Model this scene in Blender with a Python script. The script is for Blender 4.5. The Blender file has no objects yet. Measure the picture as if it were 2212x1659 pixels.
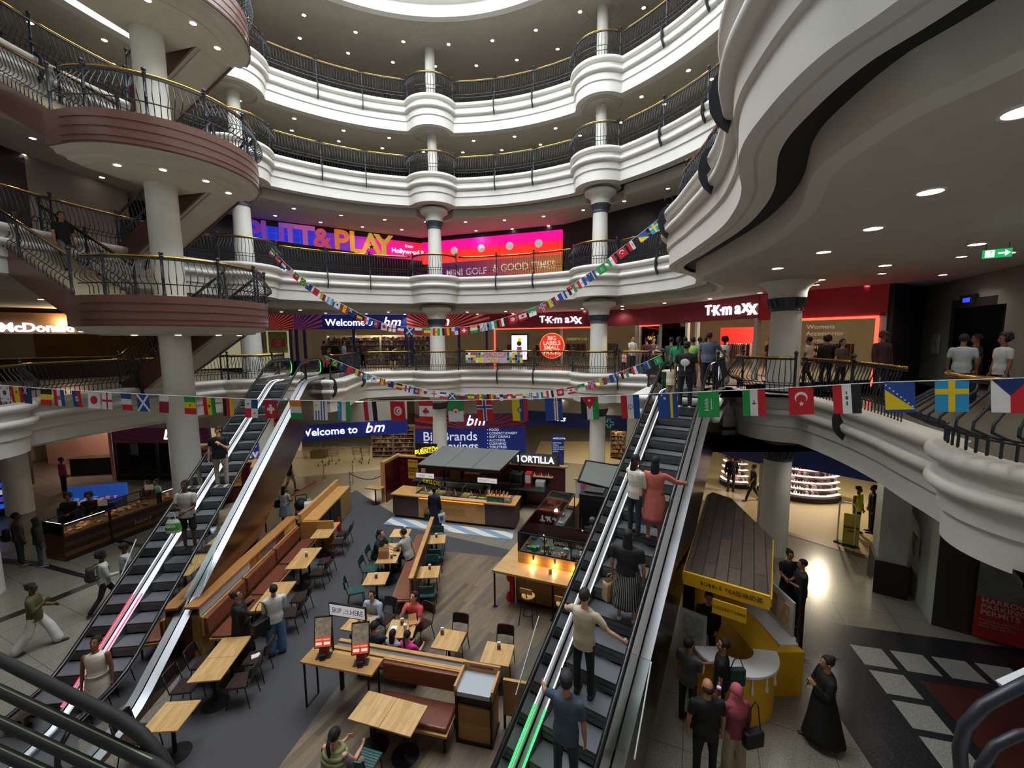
import bpy, bmesh, math, random
from mathutils import Vector, Matrix
random.seed(7)
SC = bpy.context.scene
COL = SC.collection
PI = math.pi
# ------------------------------------------------------------------ camera
F = 900.0; PIT = math.radians(6.0); ROLL = math.radians(-0.5); EYE = 7.15
def _ray(px, py):
    x = (px-1106)/F; y = -(py-829.5)/F
    c, s = math.cos(ROLL), math.sin(ROLL); x, y = x*c-y*s, x*s+y*c
    return x, math.cos(PIT)+y*math.sin(PIT), -math.sin(PIT)+y*math.cos(PIT)
def at(px, py, z=0.0):            # world point on the horizontal plane z
    r = _ray(px, py); t = (z-EYE)/r[2]; return (r[0]*t, r[1]*t)
def atY(px, py, Y):               # world point on the upright plane y = Y
    r = _ray(px, py); t = Y/r[1]; return (r[0]*t, Y, EYE+r[2]*t)
cd = bpy.data.cameras.new('camera'); cam = bpy.data.objects.new('camera', cd); COL.objects.link(cam)
cd.sensor_fit = 'HORIZONTAL'; cd.sensor_width = 36.0; cd.lens = 36.0*F/2212.0; cd.clip_start = .05; cd.clip_end = 300
_f = Vector((0, math.cos(PIT), -math.sin(PIT))); _u0 = Vector((0, math.sin(PIT), math.cos(PIT))); _r0 = Vector((1, 0, 0))
_r = _r0*math.cos(ROLL)+_u0*math.sin(ROLL); _u = -_r0*math.sin(ROLL)+_u0*math.cos(ROLL)
cam.matrix_world = Matrix(((_r.x, _u.x, -_f.x, 0), (_r.y, _u.y, -_f.y, 0), (_r.z, _u.z, -_f.z, EYE), (0, 0, 0, 1)))
SC.camera = cam
# ------------------------------------------------------------------ sky, exposure
W = bpy.data.worlds.new('overcast_sky'); SC.world = W; W.use_nodes = True
W.node_tree.nodes['Background'].inputs[0].default_value = (.86, .93, 1, 1)
W.node_tree.nodes['Background'].inputs[1].default_value = 1.6
SC.view_settings.view_transform = 'Standard'; SC.view_settings.look = 'None'
SC.view_settings.exposure = 0.0; SC.view_settings.gamma = 1.0; SC.view_settings.use_curve_mapping = False
SC.cycles.max_bounces = 5; SC.cycles.diffuse_bounces = 3; SC.cycles.glossy_bounces = 2
SC.cycles.transmission_bounces = 4; SC.cycles.transparent_max_bounces = 12
SC.cycles.use_denoising = True; SC.cycles.sample_clamp_indirect = 4.0
SC.cycles.use_adaptive_sampling = True; SC.cycles.adaptive_threshold = 0.1; SC.cycles.adaptive_min_samples = 8
SC.cycles.caustics_reflective = False; SC.cycles.caustics_refractive = False
def area_light(name, loc, size, power, col=(1, 1, 1), rot=(0, 0, 0), sy=None, shape=None):
    l = bpy.data.lights.new(name, 'AREA'); l.energy = power; l.size = size; l.color = col
    if sy: l.shape = 'RECTANGLE'; l.size_y = sy
    if shape: l.shape = shape
    o = bpy.data.objects.new(name, l); COL.objects.link(o); o.location = loc; o.rotation_euler = rot; o.visible_camera = True
    return o
def shop_lamp(name, loc, size, power, col=(1, 1, 1)):
    l = bpy.data.lights.new(name, 'POINT'); l.energy = power; l.shadow_soft_size = .12; l.color = col
    o = bpy.data.objects.new(name, l); COL.objects.link(o); o.location = loc; return o
CX, CY = -3.25, 12.3              # centre of the round atrium
area_light('skylight_daylight', (CX, CY, 24.6), 17.5, 4300, (.93, .97, 1), shape='DISK')
# ------------------------------------------------------------------ helpers
def lin(h):
    h = h.lstrip('#'); v = [int(h[i:i+2], 16)/255 for i in (0, 2, 4)]
    return tuple(((c/12.92) if c <= .04045 else ((c+.055)/1.055)**2.4) for c in v)+(1.0,)
_M = {}
def mat(h, rough=.6, metal=0.0, emit=0.0, spec=None, noise=0.0, nscale=8.0, bump=0.0, coat=0.0):
    """plain painted / cloth / metal surface, optionally mottled"""
    k = (h, rough, metal, emit, spec, noise, nscale, bump, coat)
    if k in _M: return _M[k]
    m = bpy.data.materials.new('mat_'+h.strip('#')); m.use_nodes = True; nt = m.node_tree; b = nt.nodes['Principled BSDF']
    c = lin(h); b.inputs['Base Color'].default_value = c; b.inputs['Roughness'].default_value = rough
    b.inputs['Metallic'].default_value = metal
    if spec is not None: b.inputs['Specular IOR Level'].default_value = spec
    if coat: b.inputs['Coat Weight'].default_value = coat
    if emit: b.inputs['Emission Color'].default_value = c; b.inputs['Emission Strength'].default_value = emit
    if noise or bump:
        tc = nt.nodes.new('ShaderNodeTexCoord'); n = nt.nodes.new('ShaderNodeTexNoise'); n.inputs['Scale'].default_value = nscale
        n.inputs['Detail'].default_value = 4; nt.links.new(tc.outputs['Object'], n.inputs['Vector'])
        if noise:
            r = nt.nodes.new('ShaderNodeValToRGB')
            r.color_ramp.elements[0].position = .3; r.color_ramp.elements[1].position = .7
            r.color_ramp.elements[0].color = tuple(x*(1-noise) for x in c[:3])+(1,)
            r.color_ramp.elements[1].color = tuple(min(1, x*(1+noise)) for x in c[:3])+(1,)
            nt.links.new(n.outputs['Fac'], r.inputs['Fac']); nt.links.new(r.outputs['Color'], b.inputs['Base Color'])
        if bump:
            bp = nt.nodes.new('ShaderNodeBump'); bp.inputs['Strength'].default_value = bump; bp.inputs['Distance'].default_value = .02
            nt.links.new(n.outputs['Fac'], bp.inputs['Height']); nt.links.new(bp.outputs['Normal'], b.inputs['Normal'])
    _M[k] = m; return m
def ramp(nt, stops):
    r = nt.nodes.new('ShaderNodeValToRGB'); e = r.color_ramp.elements
    while len(e) < len(stops): e.new(.5)
    for i, (p, c) in enumerate(stops): e[i].position = p; e[i].color = lin(c) if isinstance(c, str) else c
    return r
def base(name, rough=.5):
    m = bpy.data.materials.new(name); m.use_nodes = True; nt = m.node_tree; b = nt.nodes['Principled BSDF']; b.inputs['Roughness'].default_value = rough
    tc = nt.nodes.new('ShaderNodeTexCoord'); mp = nt.nodes.new('ShaderNodeMapping'); nt.links.new(tc.outputs['Object'], mp.inputs['Vector'])
    return m, nt, b, mp
def m_terrazzo(name, a, b_, c, joint='5a5850', tile=1.2, rot=0.0, rough=.22, jw=.006):
    m, nt, b, mp = base(name, rough); mp.inputs['Rotation'].default_value = (0, 0, rot)
    n = nt.nodes.new('ShaderNodeTexNoise'); n.inputs['Scale'].default_value = 38; n.inputs['Detail'].default_value = 6; n.inputs['Roughness'].default_value = .8
    r = ramp(nt, [(.32, a), (.5, b_), (.66, c)]); nt.links.new(mp.outputs[0], n.inputs['Vector']); nt.links.new(n.outputs['Fac'], r.inputs['Fac'])
    br = nt.nodes.new('ShaderNodeTexBrick'); br.offset = 0; br.inputs['Scale'].default_value = 1; br.inputs['Mortar Size'].default_value = jw
    br.inputs['Brick Width'].default_value = tile; br.inputs['Row Height'].default_value = tile; br.inputs['Mortar'].default_value = lin(joint)
    nt.links.new(mp.outputs[0], br.inputs['Vector']); nt.links.new(r.outputs[0], br.inputs['Color1']); nt.links.new(r.outputs[0], br.inputs['Color2'])
    nt.links.new(br.outputs['Color'], b.inputs['Base Color']); return m
def m_planks(name, cols, width=.12, length=1.6, rot=0.0, rough=.4, mortar='3a2c1e', ms=.003, grain=14.0, axis='Z'):
    m, nt, b, mp = base(name, rough)
    mp.inputs['Rotation'].default_value = (0, 0, rot) if axis == 'Z' else ((PI/2, 0, rot) if axis == 'X' else (0, PI/2, 0))
    br = nt.nodes.new('ShaderNodeTexBrick'); br.inputs['Scale'].default_value = 1; br.inputs['Mortar Size'].default_value = ms
    br.inputs['Brick Width'].default_value = length; br.inputs['Row Height'].default_value = width
    br.inputs['Color1'].default_value = (0, 0, 0, 1); br.inputs['Color2'].default_value = (1, 1, 1, 1); br.inputs['Mortar'].default_value = (.5, .5, .5, 1)
    r = ramp(nt, [(i/(len(cols)-1), c) for i, c in enumerate(cols)])
    nt.links.new(mp.outputs[0], br.inputs['Vector']); nt.links.new(br.outputs['Color'], r.inputs['Fac'])
    sc = nt.nodes.new('ShaderNodeMapping'); sc.inputs['Scale'].default_value = (1.2, grain, grain); n = nt.nodes.new('ShaderNodeTexNoise'); n.inputs['Scale'].default_value = 3; n.inputs['Detail'].default_value = 5
    nt.links.new(mp.outputs[0], sc.inputs['Vector']); nt.links.new(sc.outputs[0], n.inputs['Vector'])
    mx = nt.nodes.new('ShaderNodeMixRGB'); mx.blend_type = 'MULTIPLY'; mx.inputs['Fac'].default_value = .45
    g = ramp(nt, [(.25, '8a8a8a'), (.75, 'ffffff')]); nt.links.new(n.outputs['Fac'], g.inputs['Fac'])
    nt.links.new(r.outputs[0], mx.inputs['Color1']); nt.links.new(g.outputs[0], mx.inputs['Color2'])
    m2 = nt.nodes.new('ShaderNodeMixRGB'); m2.inputs['Color2'].default_value = lin(mortar)
    nt.links.new(br.outputs['Fac'], m2.inputs['Fac']); nt.links.new(mx.outputs[0], m2.inputs['Color1']); nt.links.new(m2.outputs[0], b.inputs['Base Color'])
    return m
def m_glass(name='clear_glass', tint=(.92, .97, .95), refl=.10):
    m = bpy.data.materials.new(name); m.use_nodes = True; nt = m.node_tree; nt.nodes.clear()
    o = nt.nodes.new('ShaderNodeOutputMaterial'); t = nt.nodes.new('ShaderNodeBsdfTransparent'); t.inputs[0].default_value = tint+(1,)
    g = nt.nodes.new('ShaderNodeBsdfGlossy'); g.inputs['Roughness'].default_value = .03; fr = nt.nodes.new('ShaderNodeFresnel'); fr.inputs[0].default_value = 1.45
    mx = nt.nodes.new('ShaderNodeMixShader'); nt.links.new(fr.outputs[0], mx.inputs[0]); nt.links.new(t.outputs[0], mx.inputs[1]); nt.links.new(g.outputs[0], mx.inputs[2])
    nt.links.new(mx.outputs[0], o.inputs[0]); return m
def m_ribs(name, a, b_, scale=60, rough=.5, axis=1):
    m, nt, b, mp = base(name, rough); w = nt.nodes.new('ShaderNodeTexWave'); w.inputs['Scale'].default_value = scale; w.bands_direction = 'XYZ'[axis]
    r = ramp(nt, [(.3, a), (.7, b_)]); nt.links.new(mp.outputs[0], w.inputs['Vector']); nt.links.new(w.outputs['Fac'], r.inputs['Fac']); nt.links.new(r.outputs[0], b.inputs['Base Color']); return m

class MB:
    def __init__(s): s.v = []; s.f = []; s.m = []
    def add(s, vs, fs, mi=0):
        o = len(s.v); s.v += [tuple(x) for x in vs]; s.f += [tuple(i+o for i in f) for f in fs]; s.m += [mi]*len(fs); return s
    def box(s, x0, y0, z0, x1, y1, z1, mi=0):
        return s.add([(x0, y0, z0), (x1, y0, z0), (x1, y1, z0), (x0, y1, z0), (x0, y0, z1), (x1, y0, z1), (x1, y1, z1), (x0, y1, z1)],
                     [(0, 3, 2, 1), (4, 5, 6, 7), (0, 1, 5, 4), (1, 2, 6, 5), (2, 3, 7, 6), (3, 0, 4, 7)], mi)
    def cbox(s, c, d, mi=0): return s.box(c[0]-d[0]/2, c[1]-d[1]/2, c[2]-d[2]/2, c[0]+d[0]/2, c[1]+d[1]/2, c[2]+d[2]/2, mi)
    def obox(s, p, q, w, h, mi=0, up=(0, 0, 1)):   # bar from p to q, w wide, h high, centred on the line
        p, q = Vector(p), Vector(q); d = (q-p).normalized(); u = Vector(up); r = d.cross(u)
        if r.length < 1e-4: r = d.cross(Vector((0, 1, 0)))
        r.normalize(); u = r.cross(d); vs = []
        for e in (p, q):
            for a, b in ((-1, -1), (1, -1), (1, 1), (-1, 1)): vs.append(e+r*a*w/2+u*b*h/2)
        return s.add(vs, [(0, 1, 2, 3), (7, 6, 5, 4), (0, 4, 5, 1), (1, 5, 6, 2), (2, 6, 7, 3), (3, 7, 4, 0)], mi)
    def prism(s, poly, z0, z1, mi=0, mtop=None):
        n = len(poly); vs = [(x, y, z0) for x, y in poly]+[(x, y, z1) for x, y in poly]
        s.add(vs, [tuple(range(n))[::-1]]+[(i, (i+1) % n, n+(i+1) % n, n+i) for i in range(n)], mi)
        o = len(s.v)-n; s.f.append(tuple(range(o, o+n))); s.m.append(mi if mtop is None else mtop); return s
    def plate(s, poly, n, t, mi=0):     # planar outline (3-D points) given thickness t along n
        nv = Vector(n).normalized()*t; k = len(poly); vs = [Vector(p) for p in poly]+[Vector(p)+nv for p in poly]
        return s.add(vs, [tuple(range(k))[::-1], tuple(range(k, 2*k))]+[(i, (i+1) % k, k+(i+1) % k, k+i) for i in range(k)], mi)
    def tube(s, pts, r, n=8, mi=0, closed=False, cap=True):
        P = [Vector(p) for p in pts]; m = len(P); rr = r if isinstance(r, (list, tuple)) else [r]*m; prev = None; vs = []
        for i in range(m):
            if closed: t = P[(i+1) % m]-P[i-1]
            else: t = P[min(i+1, m-1)]-P[max(i-1, 0)]
            t.normalize()
            if prev is None:
                a = Vector((0, 0, 1)) if abs(t.z) < .9 else Vector((1, 0, 0)); prev = (a-t*a.dot(t)).normalized()
            else:
                prev = prev-t*prev.dot(t); prev = prev.normalized() if prev.length > 1e-6 else t.orthogonal().normalized()
            b = t.cross(prev)
            for k in range(n): a = 2*PI*(k+.5)/n; vs.append(P[i]+(prev*math.cos(a)+b*math.sin(a))*rr[i])
        fs = []
        for i in range(m if closed else m-1):
            j = (i+1) % m
            for k in range(n): fs.append((i*n+k, i*n+(k+1) % n, j*n+(k+1) % n, j*n+k))
        if cap and not closed: fs += [tuple(range(n))[::-1], tuple(range((m-1)*n, m*n))]
        return s.add(vs, fs, mi)
    def lathe(s, prof, c=(0, 0, 0), n=24, mi=0, cap=True, a0=0, a1=2*PI, sx=1, sy=1):
        full = abs(a1-a0-2*PI) < 1e-6; k = n if full else n+1; vs = []
        for r, z in prof:
            for i in range(k): a = a0+(a1-a0)*i/n; vs.append((c[0]+r*sx*math.cos(a), c[1]+r*sy*math.sin(a), c[2]+z))
        fs = []
        for j in range(len(prof)-1):
            for i in range(n): i2 = (i+1) % k if full else i+1; fs.append((j*k+i, j*k+i2, (j+1)*k+i2, (j+1)*k+i))
        if cap and full: fs += [tuple(range(k))[::-1], tuple(range((len(prof)-1)*k, len(prof)*k))]
        return s.add(vs, fs, mi)
    def ball(s, c, r, n=10, mi=0, sz=None):
        rx, ry, rz = (r, r, r) if sz is None else sz; m = max(4, n//2); vs = [(c[0], c[1], c[2]-rz)]; fs = []
        for j in range(1, m):
            t = -PI/2+PI*j/m
            for i in range(n): a = 2*PI*i/n; vs.append((c[0]+rx*math.cos(t)*math.cos(a), c[1]+ry*math.cos(t)*math.sin(a), c[2]+rz*math.sin(t)))
        vs.append((c[0], c[1], c[2]+rz)); L = len(vs)-1
        for i in range(n): fs.append((0, 1+(i+1) % n, 1+i)); fs.append((L, L-n+i, L-n+(i+1) % n))
        for j in range(m-2):
            for i in range(n): a = 1+j*n+i; b = 1+j*n+(i+1) % n; fs.append((a, b, b+n, a+n))
        return s.add(vs, fs, mi)
    def mesh(s, name, mats, smooth=False):
        me = bpy.data.meshes.new(name); me.from_pydata(s.v, [], s.f)
        for m in (mats if isinstance(mats, (list, tuple)) else [mats]): me.materials.append(m)
        for p, mi in zip(me.polygons, s.m): p.material_index = mi; p.use_smooth = bool(smooth)
        if smooth == 'auto': me.set_sharp_from_angle(angle=math.radians(38))
        me.update(); return me
    def build(s, name, mats, parent=None, smooth='auto', loc=None, rz=0.0):
        o = bpy.data.objects.new(name, s.mesh(name, mats, smooth)); COL.objects.link(o)
        if parent: o.parent = parent
        if loc is not None: o.location = loc
        o.rotation_euler[2] = rz; return o
def bev(o, w=.01, seg=2):
    b = o.modifiers.new('soft edge', 'BEVEL'); b.width = w; b.segments = seg; b.limit_method = 'ANGLE'; b.angle_limit = math.radians(40); return o
_used = {}
def tag(o, label, cat, group=None, kind=None):
    o['label'] = label; o['category'] = cat
    if group: o['group'] = group
    if kind: o['kind'] = kind
    return o
def thing(name, label, cat, loc=(0, 0, 0), rz=0.0, group=None):
    o = bpy.data.objects.new(name, None); COL.objects.link(o); o.empty_display_size = .1
    o.location = loc if len(loc) == 3 else (loc[0], loc[1], 0); o.rotation_euler[2] = rz; return tag(o, label, cat, group)
def struct(o): o['kind'] = 'structure'; return o
def link(me, name, parent=None, loc=(0, 0, 0), rz=0.0, label=None):
    o = bpy.data.objects.new(name, me); COL.objects.link(o)
    if parent: o.parent = parent
    o.location = loc; o.rotation_euler[2] = rz
    if label: o['label'] = label
    return o
def dup(o, loc=None, rz=None, label=None, parent=None, group=None):
    c = o.copy(); COL.objects.link(c)
    if parent is not None: c.parent = parent
    if loc is not None: c.location = loc if len(loc) == 3 else (loc[0], loc[1], 0)
    if rz is not None: c.rotation_euler[2] = rz
    if label: c['label'] = label
    if group: c['group'] = group
    for ch in [k for k in KIDS(o)]: dup(ch, parent=c)
    return c
def KIDS(o): return [k for k in bpy.data.objects if k.parent == o] if False else list(o.children)
def text(body, parent, m, size=.3, loc=(0, 0, 0), rot=(PI/2, 0, 0), ext=.01, align='CENTER', name='lettering', shear=0.0, space=1.0, offset=0.0, sx=1.0, line=1.0):
    c = bpy.data.curves.new(name, 'FONT'); c.body = body; c.size = size; c.extrude = ext; c.align_x = align; c.align_y = 'CENTER'
    c.shear = shear; c.space_character = space; c.offset = offset*.45; c.space_line = line; c.resolution_u = 3
    c.materials.append(m); o = bpy.data.objects.new(name, c); COL.objects.link(o)
    if parent: o.parent = parent
    o.location = loc; o.rotation_euler = rot; o.scale = (sx, 1, 1); return o
# shared finishes
WHITE = mat('dad8d1', .5, noise=.03, nscale=1.5); CEIL = mat('c6c0b4', .75, noise=.04, nscale=3); COVE = mat('d3cfc4', .6)
BLACK = mat('101216', .6); IRON = mat('3a3e46', .42, metal=.55); BRASS = mat('c79b45', .22, metal=1.0)
STEEL = mat('b8bcc0', .28, metal=1.0); DSTEEL = mat('6b6660', .3, metal=.9, noise=.12, nscale=2.0); GLASS = m_glass()
COLM = mat('dcdcd4', .5, noise=.03, nscale=2); GRANITE = mat('6b4a41', .3, noise=.2, nscale=45, coat=.2)
OAK = m_planks('oak_board', ['b98a50', 'c99c60', 'd7ad70', 'c2935a'], .11, 1.1, 0, .42, mortar='a97c46', ms=.0015)
OAKD = m_planks('oak_panel', ['a9783f', 'b88649', 'c79656', 'b07f45'], .4, 1.6, 0, .45, mortar='8a6030', ms=.001, axis='X')
OAKX = mat('bd8f55', .5, noise=.12, nscale=5); DKMET = mat('1c1b1d', .45, metal=.4); LEATHER = mat('6b3a2a', .4, noise=.15, nscale=9, bump=.1)
LEDW = mat('ffffff', .5, emit=2.2); LEDG = mat('20ff60', .5, emit=3.0); LEDR = mat('ff2048', .5, emit=3.0)
# ------------------------------------------------------------------ round balconies
LV = {1: 5.48, 2: 10.7, 3: 16.0, 4: 19.85}
COLS = {'far left': (-95., 12.0), 'left': (-50., 12.0), 'middle': (-5., 12.0), 'right': (40., 12.0), 'near right': (85., 12.0), 'nearest': (121.5, 12.9)}
def pol(az, r): a = math.radians(az); return (CX+r*math.sin(a), CY+r*math.cos(a))
def ring(a0, a1, bulges, R=11.55, br=1.38):
    out = []; az = a0
    while az <= a1+1e-6:
        r = R; near = False
        for b, rc in bulges:
            d = math.radians(az-b)
            if abs(az-b) < 9: near = True
            if abs(rc*math.sin(d)) < br and abs(az-b) < 20: r = min(r, rc*math.cos(d)-math.sqrt(br*br-(rc*math.sin(d))**2))
        out.append(pol(az, r)); az += .45 if near else 1.5
    return out
BUL = [COLS[k] for k in ('far left', 'left', 'middle', 'right', 'near right', 'nearest')]
def near_bulge():
    c = pol(*COLS['nearest']); return [(c[0]+1.38*math.sin(math.radians(a)), c[1]+1.38*math.cos(math.radians(a))) for a in range(330, 170, -5)]
def path_level(k):
    if k in (3, 4): return ring(-130, 178, BUL[1:])
    if k == 2:
        p = ring(-130, 62, BUL[1:])
        tr = [(6.95, 16.4), (6.5, 15.3), (6.12, 14.65), (5.7, 14.15), (5.3, 13.8), (4.9, 13.3), (4.6, 12.8), (4.42, 12.25), (4.33, 11.6), (4.25, 10.7), (4.12, 9.8), (4.0, 8.9), (3.82, 8.0),
              (3.62, 7.35), (3.4, 6.75), (3.15, 6.22), (2.85, 5.72), (2.58, 5.25), (2.38, 4.75), (2.27, 4.25), (2.2, 3.75), (2.2, 3.3), (2.3, 2.85), (2.35, 2.3), (2.2, 1.7), (1.8, 1.2), (1.2, .95)]
        return p+catmull(tr)+ring(160, 178, [])
    p = ring(-130, -27, BUL)
    k0 = [q for q in p if not (-12.6 < q[0] < -8.6 and q[1] > 19.9 and q[0] > -11.3)]
    left = [(-11.3, 20.6), (-10.75, 18.45), (-8.0, 18.15), (-7.65, 18.9), (-8.1, 22.3)]
    right = ring(-24, 47, BUL)
    prom = [(6.7, 19.5), (6.35, 17.5), (4.55, 14.1), (3.75, 12.65), (5.6, 11.3), (7.35, 14.3)]
    rr = [q for q in ring(80, 113.5, BUL[:5])]+[q for q in near_bulge()]+[(9.6, 3.2)]
    return k0+left+right+prom+rr
def catmull(p, n=5):
    o = []
    for i in range(len(p)-1):
        a, b, c, d = p[max(0, i-1)], p[i], p[i+1], p[min(len(p)-1, i+2)]
        for k in range(n):
            t = k/n; o.append(tuple(.5*((2*b[j])+(-a[j]+c[j])*t+(2*a[j]-5*b[j]+4*c[j]-d[j])*t*t+(-a[j]+3*b[j]-3*c[j]+d[j])*t**3) for j in (0, 1)))
    return o+[p[-1]]
def densify(p, d=.35):
    o = []
    for a, b in zip(p[:-1], p[1:]):
        L = math.dist(a, b); n = max(1, int(L/d))
        for i in range(n): o.append((a[0]+(b[0]-a[0])*i/n, a[1]+(b[1]-a[1])*i/n))
    o.append(p[-1]); return o
def normals(p):
    n = []
    for i in range(len(p)):
        a = p[max(0, i-1)]; b = p[min(len(p)-1, i+1)]; c = p[i]
        def un(u, v):
            l = math.hypot(v[0]-u[0], v[1]-u[1]) or 1; return ((v[1]-u[1])/l, -(v[0]-u[0])/l)
        n1 = un(a, c) if i else un(c, b); n2 = un(c, b) if i < len(p)-1 else un(a, c)
        s = (n1[0]+n2[0], n1[1]+n2[1]); l = math.hypot(*s) or 1; s = (s[0]/l, s[1]/l); k = min(1.5, 1/max(.4, s[0]*n1[0]+s[1]*n1[1]))
        n.append((s[0]*k, s[1]*k))
    return n
def arc(cx, cz, r, a0, a1, n=6): return [(cx+r*math.cos(math.radians(a0+(a1-a0)*i/n)), cz+r*math.sin(math.radians(a0+(a1-a0)*i/n))) for i in range(n+1)]
PROF = [(-.35, 0), (.02, 0)]+arc(.02, -.11, .11, 90, -90)+[(-.05, -.22), (-.05, -.44)]+arc(0, -.54, .11, 90, -90)+[(-.06, -.65), (-.07, -.97), (-.13, -1.0), (-.14, -1.45), (-.55, -1.47)]
def sweep(p, nn, prof, z, name, m, parent=None, smooth='auto'):
    b = MB(); k = len(prof); vs = []
    for (x, y), (nx, ny) in zip(p, nn):
        for off, dz in prof: vs.append((x+nx*off, y+ny*off, z+dz))
    fs = [(i*k+j, i*k+j+1, (i+1)*k+j+1, (i+1)*k+j) for i in range(len(p)-1) for j in range(k-1)]
    return b.add(vs, fs).build(name, m, parent, smooth)
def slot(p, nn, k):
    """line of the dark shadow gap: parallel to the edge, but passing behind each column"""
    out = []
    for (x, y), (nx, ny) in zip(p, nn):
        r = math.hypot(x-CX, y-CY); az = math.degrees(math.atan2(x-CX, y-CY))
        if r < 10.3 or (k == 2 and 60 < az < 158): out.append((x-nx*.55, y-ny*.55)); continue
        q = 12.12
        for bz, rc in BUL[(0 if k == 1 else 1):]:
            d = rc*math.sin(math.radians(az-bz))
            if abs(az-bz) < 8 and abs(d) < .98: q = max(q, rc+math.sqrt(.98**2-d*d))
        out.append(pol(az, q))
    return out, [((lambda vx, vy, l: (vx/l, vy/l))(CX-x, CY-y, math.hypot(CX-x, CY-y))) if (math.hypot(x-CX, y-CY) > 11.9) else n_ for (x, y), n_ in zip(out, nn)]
def annulus(p, nn, off, z, R, name, m, flip=False):
    b = MB(); vs = []
    for (x, y), (nx, ny) in zip(p, nn):
        x += nx*off; y += ny*off; d = math.hypot(x-CX, y-CY) or 1
        vs += [(x, y, z), (CX+(x-CX)/d*R, CY+(y-CY)/d*R, z)]
    return b.add(vs, [(2*i, 2*i+1, 2*i+3, 2*i+2) for i in range(len(p)-1)]).build(name, m)
PATHS = {}
FLOORM = m_terrazzo('balcony_tiles', '5c564c', '6f685c', '837b6d', rough=.3)
CD = {1: 1.70, 2: 1.82, 3: 1.82}
for k, z in LV.items():
    p = densify(path_level(k)); nn = normals(p); PATHS[k] = (p, nn)
    struct(sweep(p, nn, PROF, z, 'trim_%d' % k, WHITE))
    struct(annulus(p, nn, -.35, z-.002, 30, 'floor_%d' % k, FLOORM))
    zc = z-1.47
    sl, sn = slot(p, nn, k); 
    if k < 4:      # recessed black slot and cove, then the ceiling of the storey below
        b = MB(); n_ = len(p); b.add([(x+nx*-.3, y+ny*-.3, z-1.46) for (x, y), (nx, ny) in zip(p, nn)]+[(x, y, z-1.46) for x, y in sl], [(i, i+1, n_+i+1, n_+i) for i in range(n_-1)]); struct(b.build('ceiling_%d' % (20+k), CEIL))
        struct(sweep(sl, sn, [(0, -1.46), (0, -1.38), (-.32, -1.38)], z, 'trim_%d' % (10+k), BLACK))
        struct(sweep(sl, sn, [(-.32, -1.38), (-.32, -CD[k]+.04), (-.5, -CD[k])], z, 'trim_%d' % (20+k), COVE))
        struct(annulus(sl, sn, -.5, z-CD[k], 30, 'ceiling_%d' % k, CEIL))
    else:
        struct(annulus(p, nn, -.5, z-1.47, 30, 'ceiling_%d' % k, CEIL))
# top ceiling with round skylight opening
SKY_R = 9.6; ZT = 22.75
b = MB(); n = 96; A = lambda r, z: [(CX+r*math.cos(2*PI*i/n), CY+r*math.sin(2*PI*i/n), z) for i in range(n)]
def bands(b, rows, mi):
    for (r0, z0), (r1, z1) in zip(rows[:-1], rows[1:]): b.add(A(r0, z0)+A(r1, z1), [(i, (i+1) % n, n+(i+1) % n, n+i) for i in range(n)], mi)
bands(b, [(30, ZT), (SKY_R+.75, ZT), (SKY_R+.7, ZT+.06), (SKY_R+.35, ZT+.08)], 0)
struct(b.build('ceiling_5', [CEIL]))
b = MB(); bands(b, [(SKY_R+.35, ZT+.08), (SKY_R+.3, ZT-.04), (SKY_R, ZT-.02), (SKY_R-.05, ZT+.5), (SKY_R-.4, ZT+.55), (SKY_R-.4, ZT+1.2), (SKY_R-.6, ZT+1.9)], 0)
struct(b.build('trim_30', [mat('f2f2ee', .5)]))
b = MB(); b.prism([(CX+(SKY_R-.4)*math.cos(2*PI*i/n), CY+(SKY_R-.4)*math.sin(2*PI*i/n)) for i in range(n)], ZT+1.95, ZT+2.0)
struct(b.build('window_1', mat('f4f8ff', .5, emit=1.6)))
# columns: slim shafts on the upper storeys, fat ones with capitals below
def column(nm, az, r):
    x, y = pol(az, r)
    c = thing('support_column', nm, 'column', (x, y, 0)); c['kind'] = 'structure'
    MB().lathe([(.42, 0), (.40, 3.2)], n=28).build('column_shaft', COLM, c)
    for z0, z1, rs in ((LV[1], 8.0, .44), (LV[2], 13.4, .38)):
        MB().lathe([(rs+.02, z0), (rs-.02, z1)], n=28).build('column_shaft', COLM, c)
    for z0, z1 in ((LV[3], LV[4]-1.4), (LV[4], ZT)):
        MB().lathe([(.27, z0), (.26, z1)], n=24).build('column_shaft', COLM, c)
    for zt, rs in ((3.2, .40), (7.98, .42), (13.38, .36)):
        b = MB().lathe([(rs, 0), (rs+.05, .02), (rs+.03, .06), (rs+.03, .16), (rs+.07, .28), (rs+.12, .36), (rs+.12, .4)], (0, 0, zt), 32)
        for i in range(16):
            a = 2*PI*i/16; b.obox(((rs+.04)*math.cos(a), (rs+.04)*math.sin(a), zt+.12), ((rs+.14)*math.cos(a), (rs+.14)*math.sin(a), zt+.37), .05, .03)
        b.build('column_capital', mat('474b54', .5, metal=.2), c)
        b = MB().lathe([(rs+.1, .4), (rs+.1, .55), (rs+.14, .68), (rs+.26, .8), (rs+.38, .86), (rs+.41, .9), (rs+.41, 1.02), (rs+.36, 1.06), (rs+.05, 1.08), (rs, 1.2)], (0, 0, zt), 40)
        b.build('column_crown', COLM, c)
    b = MB()
    for zc in (LV[4]-1.48, ZT): b.tube([(.95*math.cos(2*PI*i/40), .95*math.sin(2*PI*i/40), zc) for i in range(40)], .03, 6, closed=True).tube([(.78*math.cos(2*PI*i/40), .78*math.sin(2*PI*i/40), zc) for i in range(40)], .025, 6, closed=True)
    b.build('ceiling_moulding', CEIL, c)
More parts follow.
